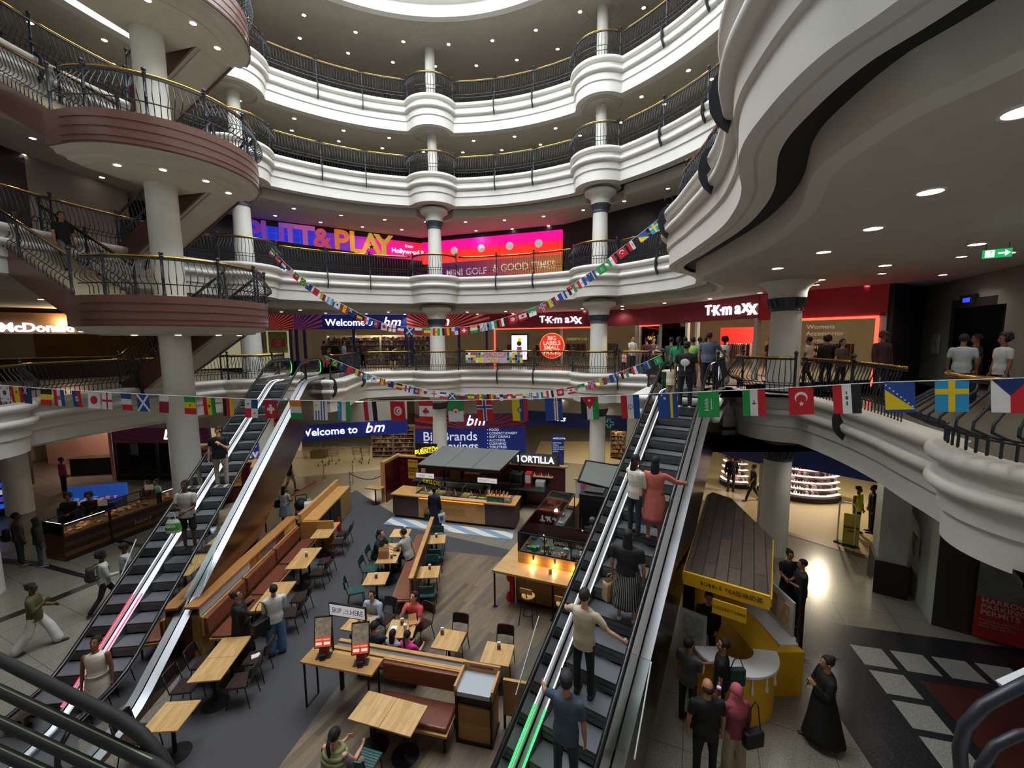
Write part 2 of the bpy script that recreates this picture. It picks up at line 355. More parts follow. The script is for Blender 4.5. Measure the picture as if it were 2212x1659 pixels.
for nm, (az, r) in COLS.items():
  if nm != 'nearest': column({'far left': 'white round column behind the bakery counter at the left', 'left': 'tall white round column just right of the stair tower', 'middle': 'tall white round column rising behind the burrito kiosk',
    'right': 'tall white round column left of the busy escalator', 'near right': 'thick white round column beside the wooden bubble tea roof', 'nearest': 'white column inside the nearest balcony bulge'}[nm], az, r)
# ------------------------------------------------------------------ railings
def bal_mesh(belly, r=.0115):
    pts = [(-.10, .06), (-.10, .24), (-.07, .30), (.02+belly*.5, .38), (.05+belly, .46), (.04+belly, .56), (.01+belly*.5, .75), (-.03, .92), (-.05, 1.02)]
    m = MB().tube([(x, 0, z) for x, z in pts], r, 6).ball((-.10, 0, .06), .02, 6).mesh('baluster', IRON, True); return m
BAL0 = bal_mesh(.02); BAL1 = bal_mesh(.16); BAL2 = bal_mesh(.34, .019)
def post_mesh():
    b = MB(); b.lathe([(.05, 0), (.05, .1), (.038, .12), (.036, .5), (.045, .52), (.036, .55), (.034, 1.12), (.05, 1.15), (.03, 1.18)], n=10); b.ball((0, 0, 1.23), .06, 10)
    return b.mesh('railing_post', IRON, 'auto')
POSTM = post_mesh()
def bracket_mesh():       # crescent plate that hooks round the two rolls of the balcony edge
    out = [(-.02, .1), (.14, .06), (.25, -.08), (.29, -.28), (.27, -.48), (.18, -.66), (.04, -.8)]
    inn = [(.0, -.66), (.10, -.56), (.13, -.44), (.06, -.34), (.13, -.2), (.14, -.1), (.04, 0.0)]
    b = MB(); poly = [(x, -.02, z) for x, z in out+inn]; b.plate(poly, (0, 1, 0), .04)
    b.tube([(.02+.11*math.cos(t), 0, .22+.11*math.sin(t)) for t in [i*PI/6 for i in range(11)]], .014, 5)
    return b.mesh('scroll_bracket', mat('33363e', .5, metal=.4), 'auto')
BRKM = bracket_mesh()
def sample(pts, step):
    """evenly spaced points with inward normals along a polyline"""
    L = [0]
    for a, b in zip(pts[:-1], pts[1:]): L.append(L[-1]+math.dist(a, b))
    n = max(1, round(L[-1]/step)); out = []; j = 0
    for i in range(n+1):
        s = L[-1]*i/n
        while j < len(pts)-2 and L[j+1] < s: j += 1
        t = (s-L[j])/max(1e-6, L[j+1]-L[j]); a, b = pts[j], pts[j+1]; l = math.dist(a, b) or 1
        out.append((a[0]+(b[0]-a[0])*t, a[1]+(b[1]-a[1])*t, (b[1]-a[1])/l, -(b[0]-a[0])/l))
    return out
def railing(pts, z, label, bm=None, step=.135, group=None, post=True, bracket=True, bro=0.0, name='balcony_railing'):
    bm = bm or BAL0; pts = densify(pts, .3); q = sample(pts, step); c = q[len(q)//2]
    root = thing(name, label, 'railing', (c[0], c[1], z), group=group); nn = normals(pts)
    def line(off, h): return [(x+nx*off-c[0], y+ny*off-c[1], h) for (x, y), (nx, ny) in zip(pts, nn)]
    MB().tube(line(-.06, 1.09), .045 if bm is BAL2 else .032, 8).build('handrail', BRASS, root, True)
    b = MB(); L = line(-.06, 1.04)
    for a, d in zip(L[:-1], L[1:]): b.obox(a, d, .06, .035)
    b.build('top_rail', IRON, root)
    b = MB()
    for h in (.27, .38 if bm is BAL0 else .36):
        b = MB()
        L = line(-.09 if h < .3 else -.01 + (.1 if bm is BAL1 else .2 if bm is BAL2 else 0), h)
        for a, d in zip(L[:-1], L[1:]): b.obox(a, d, .022, .022)
        b.build('lower_rail', IRON, root)
    for x, y, nx, ny in q[1:-1]: link(bm, 'baluster', root, (x-c[0], y-c[1], 0), math.atan2(ny, nx))
    if post:
        for (x, y, nx, ny) in ([q[0], q[-1]] if post == 2 else [q[-1]]):
            link(POSTM, 'railing_post', root, (x-c[0]-.06*nx, y-c[1]-.06*ny, 0), math.atan2(ny, nx))
            if bracket: link(BRKM, 'scroll_bracket', root, (x-c[0]+bro*nx, y-c[1]+bro*ny, 0), math.atan2(ny, nx))
    return root
ORD = {1: 'first', 2: 'second', 3: 'third', 4: 'fourth'}
def bulge_pts(az, r, R=11.55, br=1.38):
    out = []; c = pol(az, r)
    for i in range(-60, 61, 4):
        a = math.radians(az+180-i*1.0)
        p = (c[0]+br*math.sin(a), c[1]+br*math.cos(a))
        if math.hypot(p[0]-CX, p[1]-CY) < R+.02: out.append(p)
    return out
def bulge_full(az, r, R=11.55, br=1.38, lim=75):
    c = pol(az, r); out = []
    for i in range(-lim, lim+1, 5):
        a = math.radians(az+180+i); out.append((c[0]+br*math.sin(a), c[1]+br*math.cos(a)))
    out.sort(key=lambda p: math.atan2(p[0]-CX, p[1]-CY)) if az < 150 else None
    return [p for p in out if math.hypot(p[0]-CX, p[1]-CY) < R+.05]
FL = {1: 'first balcony up', 2: 'second balcony up', 3: 'third balcony up', 4: 'top balcony'}
def bay(k, a0, a1, n, na, nb, parts=None):
    for i in range(n):
        if parts and i not in parts: continue
        s, e = a0+(a1-a0)*i/n, a0+(a1-a0)*(i+1)/n
        pts = [pol(s+(e-s)*j/6, 11.5) for j in range(7)]
        w = {3: ['next to %s column, towards %s column' % (na, nb), 'midway from %s to %s column' % (na, nb), 'next to %s column, towards %s column' % (nb, na)], 2: ['next to %s column, towards %s column' % (na, nb), 'next to %s column, towards %s column' % (nb, na)], 1: ['between %s and %s columns' % (na, nb)]}[n][i]
        railing(pts, LV[k], 'iron railing, %s, %s' % (w, FL[k]), post=(i < n-1), group='railings of the %s' % FL[k])
D = 6.6
for k in (4, 3, 2):
    bay(k, -50+D, -5-D, 3, 'left', 'middle'); bay(k, -5+D, 40-D, 3, 'middle', 'right')
    bay(k, 40+D, 85-D, 3, 'right', 'near right', parts=(0, 1) if k == 2 else None)
    bay(k, -95, -50-D, 3, 'far left', 'left')
bay(1, -5+D, 40-D, 3, 'middle', 'right'); bay(1, -25, -5-D, 1, 'left escalator and', 'middle'); bay(1, 92, 113, 2, 'near right', 'nearest')
bay(1, -95+D, -50-D, 2, 'far left', 'left')
for nm, (az, r) in COLS.items():
    for k in LV:
        if nm in ('nearest', 'far left') and k > 1: continue
        if nm == 'near right' and k == 2: continue
        railing(near_bulge() if nm == 'nearest' else bulge_full(az, r), LV[k], 'bulging iron railing round the %s column, %s' % (nm, FL[k]), BAL2 if nm == 'nearest' else BAL1, step=.13 if nm != 'nearest' else .16, post=(False if nm == 'nearest' else 2), bracket=False, group='bulging railings of the %s' % FL[k])
railing([pol(47, 11.5), (6.6, 19.5), (6.3, 17.6)], LV[1], 'iron railing left of the busy escalator landing, first balcony up', post=2)
railing([(5.9, 16.6), (4.75, 14.6)], LV[1], 'short iron railing beside the landing of the busy escalator', post=2, bracket=False)
railing([(6.3, 12.6), (7.2, 14.0)], LV[1], 'short iron railing between the busy escalator and the near right column', post=2, bracket=False)
railing([(-7.95, 18.3), (-7.7, 18.9), (-8.1, 22.2)], LV[1], 'iron railing right of the left escalator landing, first balcony up', post=2)
railing([(-13.2, 18.9), (-11.2, 20.4), (-10.75, 18.6)], LV[1], 'short iron railing left of the left escalator landing', post=2, bracket=False)
tr = path_level(2)
i0 = min(range(len(tr)), key=lambda i: math.dist(tr[i], (6.95, 16.4)))
tn = normals(tr); seg = [(x-nx*.38, y-ny*.38) for (x, y), (nx, ny) in list(zip(tr, tn))[i0-2:i0+90]]
for j in range(0, 80, 20):
    railing(seg[j:j+21], LV[2], 'iron railing on the wavy second balcony edge, %s bay from its far end' % ['first', 'second', 'third', 'fourth'][j//20], post=True, bro=.38, group='railings of the wavy balcony edge')
# ------------------------------------------------------------------ ground floor
TERR = m_terrazzo('terrazzo_tiles', '5e5a51', '7d796e', '9c978b', joint='4d4a42', tile=1.2, rot=math.radians(24))
TERB = m_terrazzo('polished_beige_tiles', '85775f', '9c8d72', 'b0a185', joint='84765c', tile=.9, rough=.15)
fl = MB(); fl.box(-32, -8, -.3, 32, 42, 0).build('floor', [TERR]); struct(bpy.data.objects['floor'])
def patch(name, pts, m, z=.004, h=.003):
    o = MB().prism(pts if pts and len(pts[0]) == 2 else pts, z-h, z).build(name, m, smooth=False); return struct(o)
P = lambda *q: [at(x, y, 0) for x, y in q]
CARPET = m_ribs('grey_carpet_tiles', '3d3d40', '4b4b4e', 30, .9)
patch('floor_carpet', P((300, 1659), (440, 1350), (560, 1215), (690, 1090), (770, 1060), (850, 1110), (840, 1130), (1110, 1190), (1085, 1204), (963, 1191), (790, 1400), (602, 1659))+[(-3.9, 5.2), (-6.0, 4.6)], CARPET)
WOODF = m_planks('worn_wood_floor', ['5c5246', '72665a', '857460', '76624a', '68605a', '8c7a62'], .14, 1.5, math.radians(-63), .38, mortar='4c3f31', ms=.0025)
patch('floor_planks', [at(602, 1659), at(790, 1400), at(963, 1191), at(1085, 1204), at(1250, 1245), (3.0, 10.6), (-.2, 5.6), (-1.2, 4.2), (-3.9, 4.2)], WOODF, z=.006)
patch('floor_entrance', P((540, 1180), (640, 1110), (700, 1075), (770, 1058), (850, 1108), (1110, 1140), (1300, 1060), (1340, 1005), (820, 990), (560, 1010)), TERB, z=.002)
# chevron strip in front of the burrito counter
m_s, nt, b_, mp = base('blue_white_chevrons', .5)
mp.inputs['Rotation'].default_value = (0, 0, math.radians(-50)); w_ = nt.nodes.new('ShaderNodeTexWave'); w_.inputs['Scale'].default_value = .62; w_.bands_direction = 'X'
r_ = ramp(nt, [(.5, 'd9d6cc'), (.52, '7d9dc0')]); nt.links.new(mp.outputs[0], w_.inputs['Vector']); nt.links.new(w_.outputs['Fac'], r_.inputs['Fac']); nt.links.new(r_.outputs[0], b_.inputs['Base Color'])
patch('floor_chevron_strip', P((846, 1118), (1110, 1151), (1106, 1166), (828, 1132)), m_s, z=.01)
# right-hand patterned floor: dark bands, pale squares, red panel
u0 = Vector(at(1720+520/4.496, 1320+325/4.496)); DIRU = math.radians(-14.5)  # square grid direction
ux = Vector((math.cos(DIRU), math.sin(DIRU))); uy = Vector((-math.sin(DIRU), math.cos(DIRU)))*-1
def G(a, b): v = u0+ux*a+uy*b; return (v.x, v.y)
FDARK = m_terrazzo('dark_granite_tiles', '16161a', '232227', '333238', joint='0c0c0e', tile=.6, rough=.25)
FPALE = m_terrazzo('pale_granite_tiles', '5e5e5a', '8b8a84', 'aeada6', joint='6e6d68', tile=3, rough=.3)
FRED = m_terrazzo('red_granite_tiles', '2e1613', '47231f', '5c3029', joint='2e1613', tile=3, rough=.3)
patch('floor_dark_band', [G(-1.35, -.75), G(9, -.75), G(9, 9), G(-.75, 9), G(-1.35, -.2)], FDARK, z=.003)
for i in range(7): patch('floor_tile_pale', [G(.78*i, 0), G(.78*i+.62, 0), G(.78*i+.62, .62), G(.78*i, .62)], FPALE, z=.006)
for i in range(1, 7): patch('floor_tile_pale', [G(0, .78*i), G(.62, .78*i), G(.62, .78*i+.62), G(0, .78*i+.62)], FPALE, z=.006)
patch('floor_tile_red', [G(.86, .86), G(5, .86), G(5, 5), G(.86, 5)], FRED, z=.006)
for nm, q in (('floor_band', ((0, 1205), (90, 1214), (210, 1248), (207, 1256), (85, 1224), (0, 1216))), ('floor_band', ((0, 1335), (60, 1312), (225, 1246), (228, 1254), (62, 1322), (0, 1345))), ('floor_band', ((255, 1165), (350, 1185), (348, 1192), (252, 1172)))):
    patch(nm, P(*q), FDARK, z=.003)
# ------------------------------------------------------------------ walls of shops behind the balconies
WALLB = mat('a9a294', .7, noise=.05, nscale=2); WALLW = mat('c9ccc4', .6, noise=.04, nscale=2); WALLD = mat('26221f', .6)
def seg(p0, p1): d = (p1[0]-p0[0], p1[1]-p0[1]); return math.hypot(*d), math.atan2(d[1], d[0])
wn = [0]
def wall(p0, p1, z0, z1, m, t=.15, back=0.0):
    L, rz = seg(p0, p1); wn[0] += 1; b = MB().box(0, back, 0, L, back+t, z1-z0)
    o = b.build('wall_%s' % ('shopfront' if back else 'back'), m, loc=(p0[0], p0[1], z0), rz=rz); return struct(o)
def poly_wall(pts, z0, z1, m): [wall(a, b, z0, z1, m) for a, b in zip(pts[:-1], pts[1:])]
# shell of the building
SH = [pol(a, 29.5) for a in range(-180, 181, 15)]
poly_wall(SH[::1], 0, 5.5, mat('a08c72', .7)); poly_wall(SH, 5.5, 10.7, mat('a58f72', .7)); poly_wall(SH, 10.7, 16, WALLD); poly_wall(SH, 16, 22.8, WALLB)
R17 = [pol(a, 17.2) for a in range(-130, 121, 12)]
poly_wall(R17, LV[3], 17.9, WALLB); poly_wall(R17, LV[4], ZT, WALLB); poly_wall(R17, 17.9, 18.4, mat('3a3733', .7))
def shop(name, label, cat, p0, p1, z):
    L, rz = seg(p0, p1); t = thing(name, label, cat, (p0[0], p0[1], z), rz); return t, L
def sunburst(par, x0, x1, z0, z1, cx, m1, m2, n=26, y=-.06):
    """orange rays fanning over a purple board, clipped to the board"""
    b = MB(); cz = z0-.15
    def clip(poly):
        def cut(pl, f):
            o = []
            for i in range(len(pl)):
                a, c = pl[i-1], pl[i]; fa, fc = f(a), f(c)
                if fa*fc < 0: t = fa/(fa-fc); o.append((a[0]+(c[0]-a[0])*t, a[1]+(c[1]-a[1])*t))
                if fc >= 0: o.append(c)
            return o
        for f in (lambda q: q[0]-x0, lambda q: x1-q[0], lambda q: q[1]-z0, lambda q: z1-q[1]):
            poly = cut(poly, f)
            if len(poly) < 3: return []
        return poly
    for i in range(n):
        a0 = PI*(i+.15)/n; a1 = PI*(i+.62)/n; pl = clip([(cx, cz), (cx+9*math.cos(a0), cz+9*math.sin(a0)), (cx+9*math.cos(a1), cz+9*math.sin(a1))])
        if pl: b.plate([(x, y, zz) for x, zz in pl], (0, 1, 0), .012)
    if b.v: b.build('ray_pattern', m2, par)
NAVY = mat('14246e', .45, emit=.25); PURP = mat('3b1a48', .5, emit=.15); ORNG = mat('c4492a', .5, emit=.35); SIGNW = mat('f4f6ff', .5, emit=1.3); BMRED = mat('d3242f', .5, emit=.6)
def bm_logo(par, x, z, s, y=-.1):
    text('b', par, SIGNW, s*1.25, (x-.42*s, y, z+.03*s), shear=.3, ext=.03, offset=.02*s); text('m', par, SIGNW, s*1.25, (x+.42*s, y, z+.03*s), shear=.3, ext=.03, offset=.02*s)
    text('&', par, BMRED, s*.42, (x-.03*s, y-.02, z-.12*s), ext=.03)
def shelves(name, label, loc, rz, w=1.6, h=1.9, n=5, cols=('8a5b3c', 'b8a17e', '6d4534', 'd8c6a0', '9a3b2f'), group='lit shop shelving', d=.4):
    t = thing(name, label, 'shelving', loc, rz, group); F_ = mat('c7b79b', .5)
    b = MB(); b.box(0, 0, 0, .03, d, h).box(w-.03, 0, 0, w, d, h).box(0, d-.02, 0, w, d, h); b.build('shelf_frame', F_, t)
    rnd = random.Random(len(label)+int(loc[0]*10))
    for k in range(n):
        z = .1+(h-.15)*k/n; MB().box(.03, 0, z, w-.03, d-.02, z+.03).build('shelf', F_, t)
        b = MB(); x = .06
        while x < w-.1:
            ww = rnd.uniform(.05, .14); hh = rnd.uniform(.4, .8)*(h-.2)/n; b.box(x, .05, z+.03, min(x+ww, w-.05), d-.1, z+.03+hh, rnd.randrange(len(cols))); x += ww+rnd.uniform(.005, .03)
        g = b.build('packed_goods', [mat(c, .6) for c in cols], t); g['kind'] = 'stuff'
    return t
def downlight_mesh(r=.085):
    return MB().lathe([(r, 0), (r, -.012), (r*1.22, -.012), (r*1.22, 0)], n=20, cap=False).mesh('trim_ring', mat('e8e8e4', .4)), MB().lathe([(0.001, -.006), (r, -.006)], n=20, cap=False).mesh('lamp_disc', mat('fff6e6', .5, emit=22.0))
DLR, DLD = downlight_mesh(); BLR, BLD = downlight_mesh(.12)
def downlight(x, y, z, label, group, big=False):
    t = thing('downlight', label, 'light', (x, y, z-.002), group=group); link(BLR if big else DLR, 'trim_ring', t); link(BLD if big else DLD, 'lamp_disc', t)
    _dl[0] += 1
    if _dl[0] % 3 == 0 or big:
        l = bpy.data.lights.new('downlight_spot', 'SPOT'); l.energy = 55 if not big else 35; l.spot_size = math.radians(150); l.spot_blend = .6; l.shadow_soft_size = .09; l.color = (1, .95, .86)
        o = bpy.data.objects.new('downlight_spot', l); COL.objects.link(o); o.parent = t; o.location = (0, 0, -.03)
    return t
_dl = [0]
TOPC = ZT; CEILZ = {4: ZT, 3: LV[4]-1.47, 2: LV[3]-CD[3], 1: LV[2]-CD[2], 0: LV[1]-CD[1]}
for lv, rs, lab in ((4, (11.5, 13.3), 'the top ceiling'), (3, (12.6, 14.0), 'the ceiling under the top balcony'), (2, (13.4, 15.4), 'the ceiling above the mini golf'), (1, (13.4, 15.4), 'the ceiling above the clothes shop')):
    for ri, r in enumerate(rs):
        a0, a1 = (-88, 172) if ri == 0 else (-86, 172)
        if lv == 4: a0, a1 = -70, 75
        if lv == 3: a0, a1 = -80, 70
        if lv == 2: a0, a1 = -88, 62
        if lv == 1: a0, a1 = -88, 148
        st = math.degrees(2.35/r); a = a0+(st/2 if ri else 0)
        while a < a1:
            if not (lv == 1 and 148 < a): downlight(*pol(a, r), CEILZ[lv], 'small round recessed downlight in %s, %s row from the edge' % (lab, ORD[ri+1]), 'downlights in %s' % lab)
            a += st
for k, q in enumerate([(2010, 413), (1886, 493), (1779, 544), (1680, 579), (2212, 238), (1912, 573), (1772, 604), (2110, 527), (2175, 546)]):
    x, y = at(*q, CEILZ[1]); downlight(x, y, CEILZ[1], 'large oval-looking downlight in the low ceiling at the near right', 'near right downlights', True)
for az in list(range(-80, 5, 9))+list(range(28, 110, 9)): downlight(*pol(az, 13.0), CEILZ[0], 'small round downlight added out of view under the first balcony', 'added downlights under the first balcony')  # unseen downlights, added to brighten the dark space below the balcony
# bulkhead below the first balcony, ground floor shopfronts
W0 = [(-27, 20.2), (-20.9, 21.4), (-15.6, 21.1), (-11.6, 21.3), (-5.9, 23.1)]
for a, c in zip(W0[:-1], W0[1:]): wall(a, c, 2.8, 3.8, WALLB)
wall((-5.9, 24.9), (.8, 24.9), 2.75, 3.8, WALLB); wall((.8, 24.6), (6.3, 22.6), 2.9, 3.8, WALLB)
wall((7.3, 20.4), (9.6, 15.4), 3.3, 3.8, WALLB); wall((9.6, 15.4), (12.4, 12.2), 3.4, 3.8, WALLB); wall((6.3, 22.6), (7.3, 20.4), 0, 3.8, WALLW)
# --- ground: blue bargain-shop entrance
t, L = shop('shop_sign', 'navy shop sign reading Welcome to b&m above the ground floor trolley entrance', 'sign', (-11.6, 21.3), (-5.9, 23.1), 2.0)
MB().box(0, -.05, 0, L, .1, .8).build('sign_board', NAVY, t); text('Welcome to', t, SIGNW, .56, (1.9, -.09, .4), ext=.02, offset=.012, sx=1.0); bm_logo(t, 4.15, .42, .62)
t, L = shop('shop_sign', 'purple and orange sunburst b&m sign above the ground floor window at the left', 'sign', (-20.9, 21.4), (-15.6, 21.1), 2.0)
MB().box(0, -.05, 0, L, .1, .8).build('sign_board', PURP, t); sunburst(t, 0, L, 0, .8, 3.2, PURP, mat('5a2222', .5, emit=.15)); bm_logo(t, 3.3, .42, .6)
t, L = shop('shop_window', 'lit ground floor window with navy frame and dotted glass, left of the escalator', 'window', (-20.9, 21.4), (-15.6, 21.1), 0)
MB().box(0, -.03, 0, L, .08, .3).build('window_sill', DKMET, t)
for x in (0, 2.3, L-.12): MB().box(x, -.05, 0, x+.12, .1, 2).build('window_post', mat('171b4a', .5), t)
MB().box(.12, .02, .3, L-.1, .035, 2).build('window_pane', GLASS, t)
b = MB()
for x in range(1, 28):
    for z in (.75, 1.4): b.box(.2+x*.08, .0, z, .225+x*.08, .015, z+.025)
b.build('dot_row', DKMET, t); MB().box(.9, 0, 1.35, 1.3, .015, 1.95).build('poster', mat('4d6a80', .6), t)
wall((-20.7, 23.0), (-18.4, 23.0), 0, 2.6, mat('cfc3a5', .6, emit=.5)); wall((-22, 27), (-14, 27), 0, 2.8, mat('cfc3a5', .6, emit=.2))  # plain walls given a glow so the shop behind the window looks bright
for i in range(3): shelves('display_shelves', 'white lit shelves of toys behind the ground floor window, %s from the left' % ORD[i+1], (-18.3+i*1.2, 22.3, 0), 0, 1.1, 1.5, 4, ('d8c040', '3f4a6a', 'c9c2b0', 'b03a2c', '7a6a50'))
t, L = shop('shop_hoarding', 'navy hoarding reading Big Brands Big Savings behind the middle column', 'panel', (-5.9, 24.9), (.8, 24.9), 0)
MB().box(0, -.05, 0, L, .1, 1.85).build('board', NAVY, t)
text('Big Brands\nBig Savings', t, mat('cdd2e6', .5, emit=.6), .78, (.45, -.07, 1.05), align='LEFT', offset=.012, line=.78)
text('• FOOD\n• CONFECTIONERY\n• SOFT DRINKS\n• ALCOHOL\n• CLEANING\n• TOILETRIES\n• PET\n• DIY', t, mat('cdd2e6', .5, emit=.6), .21, (4.35, -.07, 1.0), align='LEFT', line=1.02)
MB().box(0, -.06, 1.86, L, .1, 2.75).build('sign_board', PURP, t); sunburst(t, 0, L, 1.86, 2.75, 3.6, PURP, ORNG); bm_logo(t, 3.6, 2.3, .7, -.12)
t, L = shop('shop_sign', 'navy pharmacy sign with white script and green cross on the ground floor', 'sign', (.8, 24.6), (6.3, 22.6), 2.1)
NAVYB = mat('101d4c', .45, emit=.1); MB().box(0, -.05, 0, L, .1, .85).build('sign_board', NAVYB, t)
def boots_logo(par, x, z, s):
    o = MB().lathe([(.001, 0), (1.0*s, 0), (1.0*s, .02), (.001, .02)], n=32, cap=False, sy=.5).build('sign_oval', mat('0b1436', .5), par, loc=(x, -.06, z)); o.rotation_euler = (PI/2, 0, 0)
    text('Boots', par, SIGNW, s*.72, (x, -.1, z), shear=.35, ext=.01, offset=.008, name='lettering')
def green_cross(par, x, z, s):
    b = MB(); pts = [(-1, -.35), (-.35, -.35), (-.35, -1), (.35, -1), (.35, -.35), (1, -.35), (1, .35), (.35, .35), (.35, 1), (-.35, 1), (-.35, .35), (-1, .35)]
    b.tube([(x+p[0]*s, -.1, z+p[1]*s) for p in pts], s*.09, 4, closed=True).tube([(x+p[0]*s*.72, -.1, z+p[1]*s*.72) for p in pts], s*.06, 4, closed=True); b.build('cross_outline', mat('4e8f63', .5, emit=.35), par)
boots_logo(t, 1.9, .5, .62); green_cross(t, 4.9, .4, .26)
t, L = shop('shop_sign', 'wide navy pharmacy sign with green cross behind the near right column', 'sign', (7.3, 20.4), (9.6, 15.4), 2.35)
MB().box(0, -.05, 0, L, .1, 1.0).build('sign_board', NAVYB, t); boots_logo(t, 1.9, .5, .66)
t, L = shop('shop_sign', 'dark navy fascia with outlined green cross over the pharmacy entrance', 'sign', (9.6, 15.4), (12.4, 12.2), 2.5)
MB().box(0, -.05, 0, L, .1, 1.1).build('sign_board', NAVYB, t); green_cross(t, 3.1, .55, .3)
for p_ in ((7.32, 20.3), (9.55, 15.5)): MB().cbox((0, 0, 1.2), (.14, .14, 2.4)).build('window_post', mat('b9b4a4', .5), None, loc=(p_[0], p_[1], 0)); o_ = bpy.context.scene.collection.objects[-1]; o_.name = 'trim_40'; struct(o_)
patch('floor_shop', [(1.2, 24.4), (6.3, 22.6), (7.3, 20.4), (9.6, 15.4), (12.4, 12.2), (22, 14), (22, 28), (2, 29)], mat('cbb994', .25), z=.004)
patch('floor_threshold', [(8.95, 16.3), (12.45, 12.0), (12.25, 11.85), (8.75, 16.1)], mat('5b2f26', .4), z=.01)
patch('floor_shop', [(-11.4, 21.5), (-6, 23.2), (-6, 28), (-16, 28)], mat('b9a988', .3), z=.004)
# --- first balcony shopfronts
ZC = CEILZ[1]
A1 = [(-20.5, 24.2), (-14.0, 27.0), (-6.9, 27.8), (-1.45, 28.1)]; B1 = [(-1.45, 28.1), (7.4, 24.5), (8.9, 20.5), (9.9, 16.8), (12.4, 13.9)]
MARN = mat('6e1424', .5, emit=.12); TKT = mat('f0eef6', .5, emit=1.6); REDN = mat('ff3a28', .5, emit=5.0)
def fascia1(p0, p1, m, label, z0=7.95, name='shop_sign'):
    t, L = shop(name, label, 'sign', p0, p1, z0); MB().box(0, -.06, 0, L, .1, ZC-z0).build('sign_board', m, t); return t, L
t, L = fascia1(A1[1], A1[2], NAVY, 'navy sign reading Welcome to b&m, first balcony up'); text('Welcome to', t, SIGNW, .62, (3.6, -.1, .42), ext=.02, offset=.014); bm_logo(t, 6.1, .42, .7); sunburst(t, 0, 1.8, 0, ZC-7.95, 0, PURP, ORNG, 20)
t, L = fascia1(A1[2], A1[3], PURP, 'purple and orange sunburst b&m sign behind the middle column'); sunburst(t, 0, L, 0, ZC-7.95, 2.1, PURP, ORNG, 30, y=-.075); bm_logo(t, 2.1, .46, .72, -.14)
t, L = fascia1(A1[0], A1[1], PURP, 'orange striped end of the purple fascia left of the Welcome sign'); sunburst(t, 0, L, 0, ZC-7.95, 5.5, PURP, ORNG, 30, y=-.075)
def tkmaxx(t, x, s, z=.45):
    for ch, dx, sc, dz in (('T', -1.66, .82, .02), ('K', -1.0, .82, -.02), ('m', -.2, .95, .0), ('a', .58, .95, .0), ('x', 1.12, 1.0, .05), ('x', 1.56, 1.12, -.03)): text(ch, t, TKT, s*sc, (x+dx*s, -.1, z+dz), ext=.03, offset=.035*s)
    for dx in (-1.34, -.68): MB().lathe([(.001, 0), (.07*s, 0), (.07*s, .04), (.001, .04)], n=12, cap=False).build('letter_dot', TKT, t, loc=(x+dx*s, -.06, z)).rotation_euler = (PI/2, 0, 0)
t, L = fascia1(B1[0], B1[1], MARN, 'maroon fascia with white TK Maxx lettering left of the right column'); tkmaxx(t, 4.9, .72)
t, L = fascia1(B1[1], B1[2], MARN, 'plain maroon fascia above the glazed corner behind the queue')
t, L = fascia1(B1[2], B1[3], MARN, 'maroon fascia with large white TK Maxx lettering above the queue'); tkmaxx(t, 2.35, .78)
t, L = fascia1(B1[3], B1[4], mat('7d0d18', .5, emit=.18), 'bright red plain fascia behind the near right column', 7.85)
F1 = LV[1]
def front(label, p0, p1, posts, pc, z=F1, h=2.47, glass=True, mull=None, name='shopfront_glazing'):
    t, L = shop(name, label, 'window', p0, p1, z)
    for x in posts: MB().box(L*x-.08, -.06, 0, L*x+.08, .1, h).build('window_post', pc, t)
    if glass:
        for a, c in zip(posts[:-1], posts[1:]): MB().box(L*a+.08, .01, .05, L*c-.08, .025, h).build('window_pane', GLASS, t)
    return t, L
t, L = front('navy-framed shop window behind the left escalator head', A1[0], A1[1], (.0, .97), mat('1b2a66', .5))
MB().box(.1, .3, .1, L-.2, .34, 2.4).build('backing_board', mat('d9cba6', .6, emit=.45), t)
for i, (c1, c2) in enumerate((('b9b070', '6f8f80'), ('a3a84e', 'c9473a'))):
    b = MB().box(L-2.6+i*1.15, -.03, 1.0, L-1.55+i*1.15, 0, 2.35); b.build('poster', mat(c1, .6, noise=.25, nscale=5), t); MB().box(L-2.45+i*1.15, -.04, 1.35, L-1.7+i*1.15, -.03, 1.9).build('poster_print', mat(c2, .6, noise=.3, nscale=9), t)
text('3 for\n£20', t, mat('e8e2c8', .5), .22, (L-.92, -.05, 1.62))
b = MB()
for x in range(40): b.box(.3+x*.12, -.02, .85, .34+x*.12, 0, .89)
b.build('dot_row', mat('6a5a44', .6), t)
t, L = front('glazed b&m entrance on the first balcony with navy posts', A1[1], A1[2], (.02, .09, .52, .985), mat('1b2a66', .5))
t, L = front('b&m window behind the middle column with purple frame', A1[2], A1[3], (.05, .3, .62, .96), mat('2a2360', .5))
t, L = front('clothes shop window with red neon edge and round price sign', B1[0], B1[1], (.03, .52, .78, .99), mat('b9b4aa', .5))
MB().box(.35, -.09, 2.38, L*.76, -.05, 2.44).box(.35, -.09, 0, .41, -.05, 2.4).build('neon_tube', REDN, t)
o = MB().lathe([(.001, 0), (.78, 0), (.78, .05), (.001, .05)], n=40, cap=False).build('round_price_sign', mat('d33a2a', .5, emit=.8), t, loc=(4.35, -.08, 1.3)); o.rotation_euler[0] = PI/2
o = MB().tube([(.78*math.cos(a*PI/20), 0, .78*math.sin(a*PI/20)) for a in range(40)], .025, 6, closed=True).build('neon_ring', mat('ff6a30', .5, emit=4), t, loc=(4.35, -.1, 1.3))
text('BIG\nLABELS\nSMALL\nPRICES', t, mat('f2d9c4', .5, emit=.8), .36, (4.35, -.15, 1.32), ext=.005, line=.82, offset=.008)
MB().box(1.55, -.12, .35, 2.75, -.06, 2.05).build('screen_frame', DKMET, t); MB().box(1.62, -.13, .42, 2.68, -.12, 1.98).build('screen', mat('cfe6f4', .4, emit=1.8), t)
